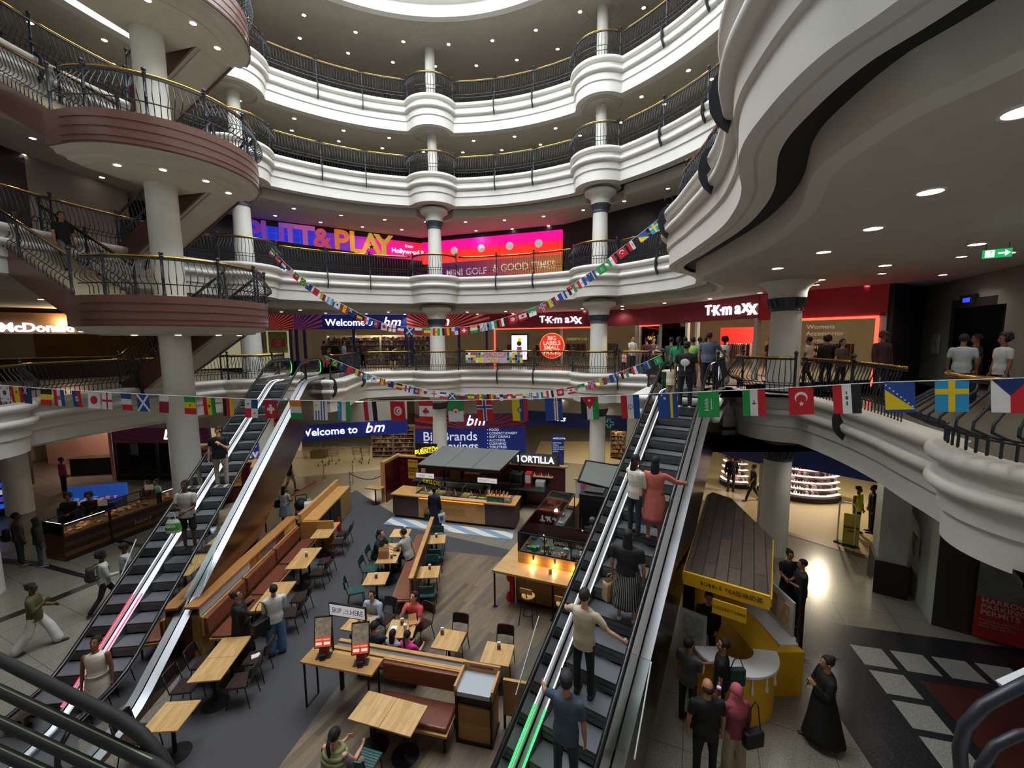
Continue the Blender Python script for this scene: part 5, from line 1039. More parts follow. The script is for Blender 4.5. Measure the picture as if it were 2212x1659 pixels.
def screen_kiosk(x, label):
    c, s = math.cos(math.radians(-13)), math.sin(math.radians(-13)); px, py = -4.13+x*c-.08*s, 7.58+x*s+.08*c
    t = thing('order_screen', label, 'touch screen', (px, py, 1.0), math.radians(8), 'self order screens'); RD = mat('7a1520', .4)
    MB().box(-.14, -.06, 0, .14, .12, .012).build('foot_plate', mat('2a2628', .4), t); MB().add([(-.09, -.03, 0), (.09, -.03, 0), (.09, .1, 0), (-.09, .1, 0), (-.07, .05, .34), (.07, .05, .34), (.07, .1, .34), (-.07, .1, .34)], [(0, 3, 2, 1), (4, 5, 6, 7), (0, 1, 5, 4), (1, 2, 6, 5), (2, 3, 7, 6), (3, 0, 4, 7)]).build('stand_body', RD, t)
    MB().box(-.05, -.1, .0, .05, -.03, .1).build('card_reader', BLACK, t)
    o = MB().box(-.165, -.02, 0, .165, .02, .58).build('screen_frame', BLACK, t, loc=(0, .0, .2)); o.rotation_euler = (math.radians(-14), 0, 0)
    def on(nm, x0, z0, x1, z1, m_, y=-.022):
        q = MB().box(x0, y, z0, x1, y+.002, z1).build(nm, m_, o); return q
    on('picture_area', -.15, .2, .15, .56, mat('8a7d6c', .4, emit=.35, noise=.7, nscale=14)); on('orange_panel', -.15, .02, .15, .2, mat('d24a26', .4, emit=.6), -.023); on('button_white', -.13, .06, -.02, .11, mat('f2ece4', .4, emit=.6), -.025); on('button_white', .02, .06, .13, .11, mat('f2ece4', .4, emit=.6), -.025); text('START ORDER', o, mat('f6efe6', .4, emit=.5), .04, (0, -.026, .155), ext=.001)
    return t
screen_kiosk(.38, 'tall tilted touch screen on the oak shelf, left one under the skip sign'); screen_kiosk(1.2, 'tall tilted touch screen on the oak shelf, right one under the skip sign')
t = thing('queue_sign', 'white sign reading Skip the queue here on two black poles', 'sign', (-4.13, 7.58, 0), math.radians(-13)); MB().tube([(.45, .28, 1.0), (.45, .28, 2.02)], .018, 6).tube([(1.2, .28, 1.0), (1.2, .28, 2.02)], .018, 6).build('sign_pole', DKMET, t); MB().box(.42, .26, 1.76, 1.23, .30, 2.02).build('sign_frame', DKMET, t); MB().box(.44, .255, 1.78, 1.21, .27, 2.0).build('sign_face', mat('e6e6ec', .5, emit=.35), t)
RDT = mat('6a1c1c', .6); text('SKIP', t, RDT, .15, (.6, .25, 1.89), ext=.001, sx=.8); text('HERE', t, RDT, .15, (1.04, .25, 1.89), ext=.001, sx=.8); text('the\nqueue', t, mat('a8807a', .6), .07, (.82, .25, 1.89), ext=.001, shear=.3, line=.7)
t = thing('padded_bench', 'brown leather padded bench with leather back on an oak frame', 'bench', (-4.13, 7.58, 0), math.radians(-13))
bev(MB().box(1.6, -.36, .38, 3.1, .18, .47).build('seat_cushion', mat('6e3c2c', .35, noise=.15, nscale=6, bump=.15), t), .03, 3); MB().box(1.58, -.4, .33, 3.12, .2, .375).build('seat_board', OAKX, t); bev(MB().box(1.58, .2, .66, 3.12, .28, 1.0).build('back_cushion', mat('6b3a26', .4, noise=.1, nscale=6), t), .02, 3); MB().box(1.56, .28, .62, 3.14, .31, 1.02).build('back_board', OAKX, t); b = MB()
for x in (1.62, 3.04):
    for y in (-.36, .14): b.box(x, y, 0, x+.035, y+.035, .33)
b.build('bench_leg', DKMET, t)
t = thing('tray_bin', 'oak and black waste bin with grey tray top', 'bin', (-4.13, 7.58, 0), math.radians(-13)); MB().box(3.18, -.12, .0, 3.86, .38, .06).box(3.18, -.12, 0, 3.22, -.08, 1.0).box(3.82, -.12, 0, 3.86, -.08, 1.0).build('bin_frame', DKMET, t); MB().box(3.2, -.09, .04, 3.84, .37, .72).build('bin_door', OAKD, t); MB().box(3.2, -.06, .72, 3.84, .37, .92).build('bin_slot', mat('0c0b0c', .5), t)
b = MB(); b.box(3.16, -.12, .92, 3.2, .42, 1.1).box(3.84, -.12, .92, 3.88, .42, 1.1).box(3.16, .38, .92, 3.88, .42, 1.16); b.build('oak_rim', OAKX, t); MB().box(3.2, -.12, .92, 3.84, .38, 1.0).build('grey_tray', mat('a9b0b8', .4), t); MB().box(3.3, .37, 1.08, 3.75, .376, 1.12).build('tray_label', mat('7a3a28', .5), t)
t = thing('short_bench', 'short oak-backed leather bench tucked between bin and right escalator', 'bench', (-4.13, 7.58, 0), math.radians(-13)); MB().box(3.95, .3, .3, 4.45, .36, 1.0).build('back_board', OAKX, t); bev(MB().box(4.2, .38, .4, 4.5, .9, .5).build('seat_cushion', LEATHER, t), .02); MB().box(4.15, .38, .35, 4.52, .92, .395).build('seat_board', OAKX, t); MB().box(3.95, .32, 0, 3.99, .36, .3).box(4.4, .32, 0, 4.44, .36, .3).box(4.45, .85, 0, 4.49, .89, .35).build('bench_leg', DKMET, t)
# ------------------------------------------------------------------ burrito kiosk
KZ = math.radians(-14.7); KO = (-4.92, 16.35, 0)
MAROON = m_planks('maroon_tiles', ['4a1018', '551620', '5f1b25', '4e121b'], .07, .2, 0, .25, mortar='35090f', ms=.004, axis='X')
t = thing('kiosk_wall', 'maroon tiled kiosk wall with oak edges behind the burrito counter', 'wall panel', KO, KZ)
MB().box(-1.15, 2.6, 0, 6.7, 2.75, 1.75).build('tiled_wall', MAROON, t); MB().box(-1.3, 1.3, 0, -1.15, 2.8, 1.85).build('oak_end', OAKX, t); MB().box(-1.25, 2.55, 1.75, 6.8, 2.8, 1.81).build('oak_cap', OAKX, t); MB().box(-1.15, 1.4, 0, -1.1, 2.6, 1.75).build('tiled_return', MAROON, t)
t = thing('burrito_poster', 'tall yellow poster on the maroon tiled wall', 'poster', KO, KZ); MB().box(-.65, 2.56, .75, -.15, 2.6, 1.65).build('poster_board', mat('d89a2c', .5), t)
for i, (h, s_) in enumerate(((1.55, 'HOW TO'), (1.25, 'ORDER A'), (1.1, 'BURRITO'), (.95, 'BOWL'))): text(s_, t, mat('2a1a14', .5), .11, (-.4, 2.55, h), ext=.002, offset=.003)
t = thing('burritos_sign', 'black sign with yellow Burritos lettering on top of the kiosk wall', 'sign', KO, KZ); MB().box(-.25, 2.6, 1.82, .8, 2.7, 2.45).build('sign_board', BLACK, t); o = text('BURRITOS', t, mat('f6d020', .5, emit=2.0), .26, (.28, 2.58, 2.12), ext=.008, shear=.25, offset=.004); o.rotation_euler = (PI/2, -.2, 0); MB().obox((-.1, 2.585, 1.93), (.65, 2.585, 2.08), .012, .015).obox((.05, 2.585, 2.22), (.7, 2.585, 2.34), .012, .015).build('neon_line', mat('f6d020', .5, emit=2.0), t)
t = thing('tortilla_sign', 'grey sign reading Tortilla in white capitals on the kiosk wall', 'sign', KO, KZ); MB().box(4.4, 2.55, 1.82, 6.4, 2.67, 2.28).build('sign_board', mat('4a4a50', .5), t); MB().box(4.35, 2.56, 1.8, 6.45, 2.6, 2.3).build('sign_frame', mat('2a2a2e', .5), t); text('TORTILLA', t, mat('f2f2f4', .5, emit=1.2), .4, (5.4, 2.51, 2.04), ext=.02, offset=.012, sx=.92)
t = thing('serving_counter', 'long oak serving counter with brown end panels and glass food guard', 'counter', KO, KZ); L_ = 5.12
BRN = mat('4a3434', .6, noise=.1, nscale=9)
MB().box(0, .06, .1, 1.15, .9, .95).build('brown_panel', BRN, t); MB().box(3.95, .06, .1, L_, .9, .95).build('brown_panel', BRN, t); MB().box(1.15, .05, .1, 3.95, .9, .93).build('oak_front', m_planks('counter_oak', ['b98448', 'c99455', 'd3a263', 'bd8a4e'], .3, .9, 0, .45, mortar='8a6030', ms=.001, axis='X'), t); MB().box(.05, .12, 0, L_-.05, .85, .1).build('plinth', mat('1a1616', .6), t); MB().box(1.2, .0, .905, 3.9, .05, .925).build('warm_strip', mat('ff9c28', .5, emit=1.4), t)
b = MB(); b.box(-.05, -.02, .95, L_+.05, .25, 1.0).box(L_-.2, .25, .95, L_+.05, 1.0, 1.0).box(-.05, .25, .95, .9, 1.0, 1.0); bev(b.build('counter_top', OAKX, t), .004); MB().box(.9, .25, .9, 3.9, .95, .94).build('steel_well', mat('8b8d90', .3, metal=.8), t); MB().box(4.0, .25, .93, L_-.2, 1.0, .985).build('steel_top', mat('a8abae', .35, metal=.7), t)
rr = random.Random(9)
for i in range(16):
    x = 1.0+(i % 8)*.36; y = .33+(i//8)*.32; o = MB().box(x, y, .935, x+.3, y+.26, .975).build('food_tray', mat(rr.choice(('c9a24a', '8a4a2a', '5a3a24', 'b8562c', '6f7a3a', 'd8c8a0', '7a2f22', 'e0b060')), .7, noise=.5, nscale=30), t)
for x in (1.3, 1.9, 2.6, 3.3): MB().obox((x, .5, .98), (x-.12, .62, 1.16), .02, .01).build('serving_spoon', mat('d8b080', .5), t)
g = MB(); g.plate([(.95, .28, 1.0), (3.9, .28, 1.0), (3.9, .45, 1.32), (.95, .45, 1.32)], (0, 1, 0), .008).plate([(.95, .45, 1.32), (3.9, .45, 1.32), (3.9, .95, 1.34), (.95, .95, 1.34)], (0, 0, 1), .008); g.build('glass_guard', GLASS, t)
b = MB()
for x in (.95, 1.95, 2.9, 3.9): b.tube([(x, .28, 1.0), (x, .45, 1.33), (x, .95, 1.34), (x, .95, 1.0)], .01, 5)
b.build('guard_frame', STEEL, t)
t = thing('sauce_rack', 'oak rack of sauce bottles and teal boxes at the right of the counter', 'rack', KO, KZ); MB().box(4.0, .1, 1.2, 4.95, .35, 1.24).box(4.0, .1, 1.0, 4.04, .35, 1.2).box(4.91, .1, 1.0, 4.95, .35, 1.2).build('rack_frame', OAKX, t)
for i in range(3): MB().box(4.07+i*.2, .12, 1.005, 4.25+i*.2, .34, 1.18).build('teal_box', mat('2f7a72', .5), t)
for i in range(12):
    c = rr.choice(('b02a20', 'd8a030', '3a6a3a', 'c94a2a', 'e8dcc0', '5a8ab0')); x = 4.06+(i % 6)*.15; y = .17+(i//6)*.12
    o = thing('sauce_bottle', 'small sauce bottle on the oak sauce rack of the burrito counter', 'bottle', (KO[0]+x*math.cos(KZ)-y*math.sin(KZ), KO[1]+x*math.sin(KZ)+y*math.cos(KZ), 1.24), 0, 'sauce bottles on the rack'); MB().lathe([(.025, 0), (.028, .01), (.028, .12), (.01, .16), (.01, .19)], n=10).build('bottle_body', mat(c, .4), o)
t = thing('kiosk_canopy', 'grey corrugated sloping canopy over the burrito kiosk', 'canopy', KO, KZ); CAN = m_ribs('grey_sheet', '5c605f', '6f7371', 26, .6, 0)
for i in range(3): x = .8+i*1.19; MB().plate([(x, .75, 2.03), (x+1.17, .75, 2.03), (x+1.62, 2.3, 2.45), (x+.45, 2.3, 2.45)], (0, 0, 1), .025).build('canopy_sheet', CAN, t)
b = MB(); b.box(.8, .74, 1.9, 4.36, .8, 2.02)
for x in (.82, 4.34): b.obox((x, .78, 1.98), (x+.44, 2.3, 2.4), .05, .06).box(x+.42, 2.3, 0, x+.48, 2.36, 2.42)
b.build('canopy_frame', DKMET, t)
for x, s_, lb in ((.75, 'ORDER here', 'left one'), (3.45, 'COLLECT here', 'right one')):
    t = thing('counter_sign', 'white hanging sign reading %s over the burrito counter' % s_, 'sign', KO, KZ); MB().box(x-.02, .7, 1.5, x+.82, .74, 1.73).build('sign_frame', mat('3a2a30', .5), t); MB().box(x, .69, 1.52, x+.8, .7, 1.71).build('sign_face', mat('ecebe6', .5, emit=.4), t); text(s_.split()[0], t, RDT, .11, (x+.27, .685, 1.615), ext=.001, sx=.9); text('here', t, RDT, .09, (x+.64, .685, 1.615), ext=.001)
    MB().tube([(x+.1, .72, 1.73), (x+.1, .76, 1.93)], .006, 4).tube([(x+.7, .72, 1.73), (x+.7, .76, 1.93)], .006, 4).build('sign_hanger', DKMET, t)
t = thing('back_counter', 'dark steel back counter with boxes under the kiosk canopy', 'counter', KO, KZ); MB().box(0, 1.9, .0, 4.9, 2.5, .88).build('counter_body', mat('1e1c1d', .5), t); MB().box(-.1, 1.85, .88, 5.95, 2.58, .93).build('counter_top', mat('4c4e50', .3, metal=.6), t)
for nm, lb, x, y, w, d, h, c in (('cardboard_box', 'stack of brown food boxes on the back counter', 2.3, 2.1, .7, .4, .42, '8a5c34'), ('cardboard_box', 'smaller box pile left of the brown stack on the back counter', 1.6, 2.2, .4, .3, .5, 'a0703c'), ('cup_stack', 'tall beige stack of cups on the back counter', .25, 2.1, .16, .16, .5, 'b99a7c'), ('microwave_oven', 'dark steel oven right of the collect sign', 4.4, 2.0, .55, .5, .6, '2c2a2a'), ('drinks_machine', 'red and black slush machine beside the kiosk wall', 5.05, 2.1, .28, .4, .62, 'a01c24'), ('coffee_machine', 'chrome coffee machine right of the red slush machine', 5.5, 2.1, .4, .35, .3, '8a8c90')):
    t = thing(nm, lb, nm.split('_')[-1], (KO[0]+x*math.cos(KZ)-y*math.sin(KZ), KO[1]+x*math.sin(KZ)+y*math.cos(KZ), .93), KZ); bev(MB().box(0, 0, 0, w, d, h).build('box_body', mat(c, .5, noise=.15, nscale=12), t), .01)
    if 'machine' in nm or 'oven' in nm: MB().box(w*.1, -.012, h*.35, w*.9, 0, h*.9).build('front_panel', mat('1a1a1e' if 'oven' in nm else 'c9c4c0', .2), t); MB().tube([(w*.15, -.03, h*.3), (w*.85, -.03, h*.3)], .008, 5).build('front_handle', STEEL, t)
t = thing('bottle_shelf', 'small white shelf of bottles on the maroon wall under Tortilla', 'shelf', KO, KZ); MB().box(5.2, 2.4, 1.32, 6.2, 2.6, 1.35).build('shelf_board', OAKX, t)
for i in range(9): MB().lathe([(.02, 0), (.022, .1), (.008, .13), (.008, .16)], (5.3+i*.1, 2.5, 1.35), 8).build('bottle', mat(('b8622a', 'e0dcd2', '7a2a20')[i % 3], .4), t)
# --- second kiosk: glass prep case with oak bar and bulb lights
BZ = math.radians(-21.5); BO = (-.57, 10.53, 0); bx, by = (math.cos(BZ), math.sin(BZ)), (-math.sin(BZ), math.cos(BZ))
def BK(x, y, z=0): return (BO[0]+bx[0]*x+by[0]*y, BO[1]+bx[1]*x+by[1]*y, z)
t = thing('oak_bar', 'L-shaped pale oak bar with black legs below the glass prep case', 'bar', BO, BZ)
MB().prism([(0, 0), (2.75, 0), (2.75, .62), (.5, .62), (.5, 1.9), (0.1, 1.9)], 1.0, 1.06).build('bar_top', m_planks('bar_oak', ['c9a06a', 'd9b27c', 'd3aa72'], .3, 1.8, 0, .35, mortar='b08c5a', ms=.001), t)
for x, y in ((.04, .05), (1.65, .05)): MB().lathe([(.07, 0), (.07, .01), (.025, .02), (.025, 1.0)], (x, y, 0), 10).build('bar_leg', DKMET, t)
MB().box(.5, .45, .08, 2.72, .6, 1.0).build('bar_front', OAKD, t); MB().box(.5, .5, 0, 2.72, .6, .08).build('bar_plinth', DKMET, t)
t = thing('prep_case', 'black-framed glass prep case with chalk lettering beside the right escalator', 'display case', BO, BZ)
MB().box(.5, .62, 1.06, 2.72, .7, 1.36).build('oak_upstand', OAKD, t); MB().box(.5, .7, 0, 1.3, 4.0, 1.3).box(1.3, .7, 0, 2.72, 1.4, 1.3).build('case_base', mat('6a6a6c', .4, metal=.4), t); z0, z1 = 1.36, 1.9; b = MB()
for a, c in (((.5, .66), (2.72, .66)), ((.5, .66), (.5, 4.0)), ((1.3, 1.4), (2.72, 1.4)), ((1.3, 1.4), (1.3, 4.0)), ((.5, 4.0), (1.3, 4.0))):
    for z in (z0, z1): b.obox((*a, z), (*c, z), .035, .035)
for x, y in ((.5, .66), (1.25, .66), (1.98, .66), (2.72, .66), (.5, 1.9), (.5, 3.0), (.5, 4.0), (1.3, 1.4), (1.3, 4.0), (2.72, 1.4)): b.obox((x, y, z0), (x, y, z1), .03, .03)
b.obox((.5, 2.3, z1), (1.3, 2.3, z1), .03, .03).obox((.5, 3.2, z1), (1.3, 3.2, z1), .03, .03); b.build('case_frame', mat('201e20', .4, metal=.5), t)
g = MB(); g.box(.5, .655, z0, 2.72, .66, z1).box(.495, .66, z0, .5, 4, z1).box(.5, .66, z1+.01, 1.3, 4.0, z1+.015).box(1.3, .66, z1+.01, 2.72, 1.4, z1+.015); g.build('case_glass', GLASS, t)
CHK = mat('a9aaa8', .6)
for s_, x, z, sz in (('JALAPEÑO', 1.62, 1.78, .12), ('SALSA', 1.62, 1.67, .08), ('TORTILLA', 1.6, 1.5, .1), ('PINTO', 2.33, 1.77, .15), ('CARNITAS', 2.33, 1.64, .09), ('FAST', 2.33, 1.46, .1)): text(s_, t, CHK, sz, (x, .64, z), ext=.001, offset=.002)
b = MB()
for i in range(26): x = rr.uniform(.6, 2.6); y = rr.uniform(.8, 1.25); b.cbox((x, y, 1.34), (rr.uniform(.05, .16), rr.uniform(.05, .14), rr.uniform(.04, .2)), i % 5)
o = b.build('prep_items', [mat(c, .5) for c in ('8f8f90', 'c8c8c8', '3a3a3c', '4aa860', 'b84a3a')], t); o['kind'] = 'stuff'
b = MB()
for i in range(16): x = rr.uniform(.6, 1.15); y = rr.uniform(1.5, 3.8); b.cbox((x, y, 1.34), (rr.uniform(.08, .2), rr.uniform(.08, .3), rr.uniform(.03, .1)), i % 3)
o = b.build('prep_trays', [mat(c, .35, metal=.5) for c in ('8f8f90', 'b8b8b8', '55565a')], t); o['kind'] = 'stuff'
t = thing('wall_cladding_box', 'plain oak partition top behind the glass prep case', 'partition', BO, BZ); MB().box(.35, 4.05, 0, 1.35, 4.8, 1.45).build('oak_partition', OAKX, t)
for i, x in enumerate((.95, 1.55, 2.12)):
    p = BK(x, .6, 1.22); t = thing('bulb_lamp', 'dark socket lamp glowing over the oak bar, %s from the left' % ORD[i+1], 'lamp', p, BZ, 'bulb lamps on the oak bar'); MB().lathe([(.012, .1), (.022, .08), (.026, 0), (.02, -.02)], n=12).build('lamp_socket', mat('3a2e2a', .5), t); MB().tube([(0, 0, .1), (0, .05, .12)], .01, 6).build('lamp_arm', DKMET, t); MB().ball((0, 0, -.05), .028, 12).build('lamp_bulb', mat('ffc070', .4, emit=25), t, True)
    l = bpy.data.lights.new('bulb_light', 'POINT'); l.energy = 6; l.color = (1, .6, .25); l.shadow_soft_size = .03; o = bpy.data.objects.new('bulb_light', l); COL.objects.link(o); o.location = (p[0]-.02, p[1]-.06, 1.16)
menu_holder_p = BK(1.5, .35, 1.06); t = thing('menu_holder', 'small printed menu holder on the oak bar beside the bulbs', 'menu holder', menu_holder_p, .3, 'menu holders on the cafe tables'); MB().box(-.04, -.02, 0, .04, .02, .13).build('holder_body', mat('a8866a', .6, noise=.4, nscale=20), t); MB().box(-.035, -.015, .13, .035, .015, .15).build('napkins', mat('eef0f4', .8), t)
def stool(x, label, yy=-.25):
    t = thing('bar_stool', label, 'stool', BK(x, yy), BZ, 'bar stools at the oak bar')
    MB().lathe([(.001, .72), (.17, .72), (.17, .75), (.001, .75)], n=20, cap=False).build('stool_seat', OAKX, t)
    for s in (-1, 1):
        for r_ in (-1, 1): MB().tube([(s*.12, r_*.12, .72), (s*.19, r_*.19, 0)], .011, 6).build('stool_leg', DKMET, t)
    MB().tube([(.165*math.cos(2*PI*i/16), .165*math.sin(2*PI*i/16), .28) for i in range(16)], .009, 5, closed=True).build('foot_ring', DKMET, t); MB().obox((-.16, -.17, .95), (.16, -.17, .95), .02, .13).build('stool_back', OAKX, t); MB().tube([(0, -.12, .74), (0, -.18, .95)], .015, 5).build('back_stem', DKMET, t)
stool(1.1, 'wood and black metal bar stool under the oak bar, fully visible one'); stool(2.0, 'wood and black metal bar stool partly hidden by the right escalator')
t = thing('floor_bag', 'bright red cloth bundle hanging under the left end of the oak bar', 'bag', BK(.42, .35), BZ); b = MB(); b.box(-.05, -.07, .05, .07, .07, .92); bev(b.build('bag_panel', mat('c01018', .5), t), .02); MB().ball((-.07, -.06, .22), .1, 10, sz=(.07, .09, .14)).ball((-.06, -.05, .75), .08, 8, sz=(.08, .06, .12)).build('bag_folds', mat('d8161e', .5, bump=.4), t, True)
for nm, lb, p, s_, c in (('tall_fridge', 'tall dark steel fridge behind the glass prep case', (2.75, 13.5), (.9, .8, 2.1), '2e2f31'), ('waste_bin', 'dark open waste bin behind the glass prep case', (3.0, 12.1), (.45, .45, .8), '1c1c1f')):
    t = thing(nm, lb, 'fridge' if 'fridge' in nm else 'bin', (*p, 0), BZ); bev(MB().cbox((0, 0, s_[2]/2), s_).build('cabinet_body', mat(c, .35, metal=.5), t), .02)
    if 'fridge' in nm: MB().cbox((0, 0, 2.13), (.6, .5, .06)).build('vent_grille', m_ribs('vent', '151515', '55585a', 30, .5), t); MB().box(-.4, -.42, .1, .4, -.4, 1.95).build('fridge_door', mat('3a3b3d', .3, metal=.7), t); MB().tube([(-.35, -.45, .8), (-.35, -.45, 1.3)], .012, 6).build('door_handle', STEEL, t)
    else: MB().tube([(-.2, -.2, .82), (.2, -.2, .82), (.2, .2, .82), (-.2, .2, .82)], .02, 5, closed=True).build('bin_liner', BLACK, t)
t = thing('extraction_hood', 'sloping glass canopy on a black frame above the tall fridge', 'canopy', (3.6, 14.6, 0), BZ); b = MB()
HP = [(-1.1, -.7, 2.15), (1.1, -.9, 1.95), (1.1, .7, 2.35), (-1.1, .7, 2.5)]
for i in range(4): b.obox(HP[i], HP[(i+1) % 4], .06, .07)
for x, y in ((1.05, -.8), (1.05, .65), (-1.05, .65)): b.box(x-.025, y-.025, 0, x+.025, y+.025, 2.2)
b.build('canopy_frame', DKMET, t); MB().plate(HP, (0, 0, 1), .01).build('canopy_panel', mat('6c726e', .4), t)
t = thing('white_partition', 'white notice wall with papers right of the maroon wall', 'partition', BK(.9, 5.9), BZ); MB().box(0, 0, 0, 1.5, .08, 1.75).build('wall_panel', mat('c9c9c8', .5), t); MB().box(-.05, -.02, 1.75, 1.6, .1, 1.8).build('oak_cap', OAKX, t)
for x, z, c in ((.2, 1.4, 'd05a80'), (.5, 1.3, 'e0e0e4'), (.75, 1.45, 'e8e8ea'), (.45, 1.0, 'dcdce0')): MB().box(x, -.012, z, x+.2, 0, z+.22).build('pinned_paper', mat(c, .7), t)
# ------------------------------------------------------------------ bubble tea kiosk
YEL = mat('d9a812', .5, noise=.04, nscale=3)
RF = [(3.36, 7.80), (4.56, 6.96), (5.96, 9.15), (6.3, 11.6), (6.0, 12.1), (5.75, 11.9)]
t = thing('bubble_tea_kiosk', 'yellow bubble tea kiosk with weathered wooden roof', 'kiosk', (4.8, 9.2, 0)); kx, ky = 4.8, 9.2
R_ = [(x-kx, y-ky) for x, y in RF]
MB().prism(R_, 2.5, 2.56).build('roof_boards', m_planks('weathered_boards', ['3c342c', '4a3f35', '5a4a3c', '443a30'], .22, 2.6, math.radians(-60), .8, mortar='1a1612', ms=.012), t)
b = MB()
for i in range(len(R_)): p, q = R_[i], R_[(i+1) % len(R_)]; b.obox((*p, 2.46), (*q, 2.46), .05, .26 if i == 0 else .14)
b.build('yellow_fascia', YEL, t)
d0 = Vector(R_[1])-Vector(R_[0]); L0 = d0.length; a0 = math.atan2(d0.y, d0.x); f = bpy.data.objects.new('fascia_sign', None); COL.objects.link(f); f.parent = t; f.location = (R_[0][0], R_[0][1], 2.46); f.rotation_euler[2] = a0
INK = mat('2a2408', .6); text('BUBBLE TEA', f, INK, .1, (.62, -.035, 0), ext=.002, space=1.15); text('珍珠奶茶', f, INK, .11, (1.14, -.035, 0), ext=.002)
f2 = MB().box(.55, -.1, -.48, 1.12, -.07, -.2).build('collect_sign', YEL, f); text('COLLECT HERE', f, INK, .078, (.835, -.105, -.34), ext=.001)
ctr = Vector((4.4-kx, 7.75-ky)); n0 = math.degrees(a0)
def arcpts(r, a, c, n=16): return [(ctr.x+r*math.cos(math.radians(a+(c-a)*i/n)), ctr.y+r*math.sin(math.radians(a+(c-a)*i/n))) for i in range(n+1)]
a1, a2 = 178, 350
MB().prism(arcpts(.72, a1, a2)+arcpts(.4, a2, a1), 0, .96).build('curved_counter', YEL, t); bev(MB().prism(arcpts(.78, a1, a2)+arcpts(.34, a2, a1), .96, 1.01).build('white_counter_top', mat('e8e8ea', .4), t), .004)
for a in range(195, 345, 24): x, y = arcpts(.725, a, a+1, 1)[0]; MB().lathe([(.001, -.2), (.03, -.17), (.038, -.12), (.02, -.04), (.014, .1), (.001, .16)], (x, y, .8), 10, cap=False).build('milk_drop', mat('e4e0cc', .5), t)
MB().box(-.05, -1.55, 0, .95, 1.8, .95).build('side_counter', YEL, t); MB().box(.55, -1.4, .95, 1.0, .2, 1.0).build('side_top', mat('dadada', .5), t); MB().box(.93, -1.2, 1.0, .97, .3, 1.75).build('poster_panel', mat('c9c9c8', .5), t)
b = MB()
for i in range(3): b.box(.915, -1.1+i*.42, 1.1, .93, -.75+i*.42, 1.6, i)
b.build('posters', [mat(c, .6, noise=.5, nscale=9) for c in ('c8b490', '8a7a74', 'b8b4a8')], t)
for x, y in ((.98, -1.35), (1.15, .6), (1.2, 2.3)): MB().box(x-.05, y-.05, 0, x+.03, y+.03, 2.4).build('roof_post', DKMET, t)
MB().box(-.35, 1.1, 0, .95, 1.15, 2.4).build('back_wall', mat('15120f', .6), t)
t = thing('price_board', 'white board with prices at the left of the curved counter', 'sign', (3.5, 8.0, 0), math.radians(-38)); MB().box(-.1, 0, .95, .42, .03, 1.65).build('board', mat('b9bcc0', .5), t); MB().box(-.04, -.01, 1.1, .36, 0, 1.55).build('price_sheet', mat('9aa0a8', .5, noise=.3, nscale=12), t)
# ------------------------------------------------------------------ bakery counter at the left
t = thing('bakery_counter', 'rustic plank bakery counter with lit glass cases', 'counter', (-14.76, 13.07, 0), math.radians(-15.4)+0)
PLK = m_planks('rough_planks', ['5a3416', '6f4420', '8a5a2c', '4a2a12', '7a4a22'], .16, 3, 0, .6, mortar='1f1208', ms=.008, axis='Y')
PLY = m_planks('rough_planks_side', ['5a3416', '6f4420', '8a5a2c', '4a2a12', '7a4a22'], .16, .85, 0, .6, mortar='1f1208', ms=.008, axis='X')
MB().box(-.95, 0, 0, 0, 5.2, .85).build('plank_body', PLY, t)
MB().box(-.95, 0, .85, 0, 5.2, .88).build('counter_board', mat('6a4a2a', .5), t)
b = MB(); Z1 = 1.3
for y in (0, 1.3, 2.9, 3.0, 5.2): b.box(-.03, y-.03, .0 if y in (1.3,) else .85, .02, y+.03, Z1)
for y in (0, 1.3, 2.9, 5.2): b.box(-.95, y-.02, .85, -.92, y+.02, Z1)
b.box(-.97, -.02, Z1-.03, .0, .01, Z1).box(-.03, 0, Z1-.03, 0, 5.2, Z1).box(-.97, 0, Z1-.03, -.94, 5.2, Z1); b.build('case_frame', DKMET, t)
MB().box(-.95, -.01, .88, 0, 0, Z1-.03).box(-.005, 0, .88, .0, 5.2, Z1-.03).build('case_glass', GLASS, t)
MB().box(-.9, .02, Z1-.05, -.1, .06, Z1-.03).box(-.07, .1, Z1-.05, -.04, 1.2, Z1-.03).box(-.07, 3.1, Z1-.05, -.04, 5.1, Z1-.03).build('case_light', mat('fff0e0', .5, emit=9), t)
b = MB()
for i in range(90): x = rr.uniform(-.85, -.12); y = rr.uniform(.08, 5.1); b.ball((x, y, .91), .06, 7, i % 4, sz=(rr.uniform(.05, .09), rr.uniform(.05, .1), rr.uniform(.03, .06)))
o = b.build('pastries', [mat(c, .6, noise=.3, nscale=20) for c in ('b5713a', 'c98f58', '8a4a24', 'd9a878')], t, True); o['kind'] = 'stuff'
text('bakery', t, mat('8a8478', .5), .22, (.012, 2.3, .45), rot=(PI/2, 0, PI/2), ext=.004, shear=.3)
for i, (x, y, lb) in enumerate(((-14.9, 14.6, 'nearer one'), (-14.6, 16.2, 'farther one'))):
    t = thing('price_card', 'white price card standing on the bakery case, %s' % lb, 'sign', (x, y, 1.3), .2); MB().box(-.15, -.005, 0, .15, .005, .22).build('card', mat('b9b8b4', .6), t)
shop_lamp('bakery_light', (-15.2, 15.5, 2.6), 2.5, 30, (1, .8, .6))
t = thing('confectionery_stall', 'blue and white sweet stall beside the far left column', 'stall', (-16.6, 15.9, 0), .3); MB().box(-.9, -.4, 0, .9, .4, .95).build('stall_body', mat('1d2a50', .5), t); MB().box(-.95, .35, .95, .95, .42, 1.5).build('stall_header', mat('2a5ac0', .5, emit=.3), t); b = MB()
for i in range(24): b.cbox((rr.uniform(-.8, .8), rr.uniform(-.3, .3), 1.0), (.12, .1, .12), i % 4)
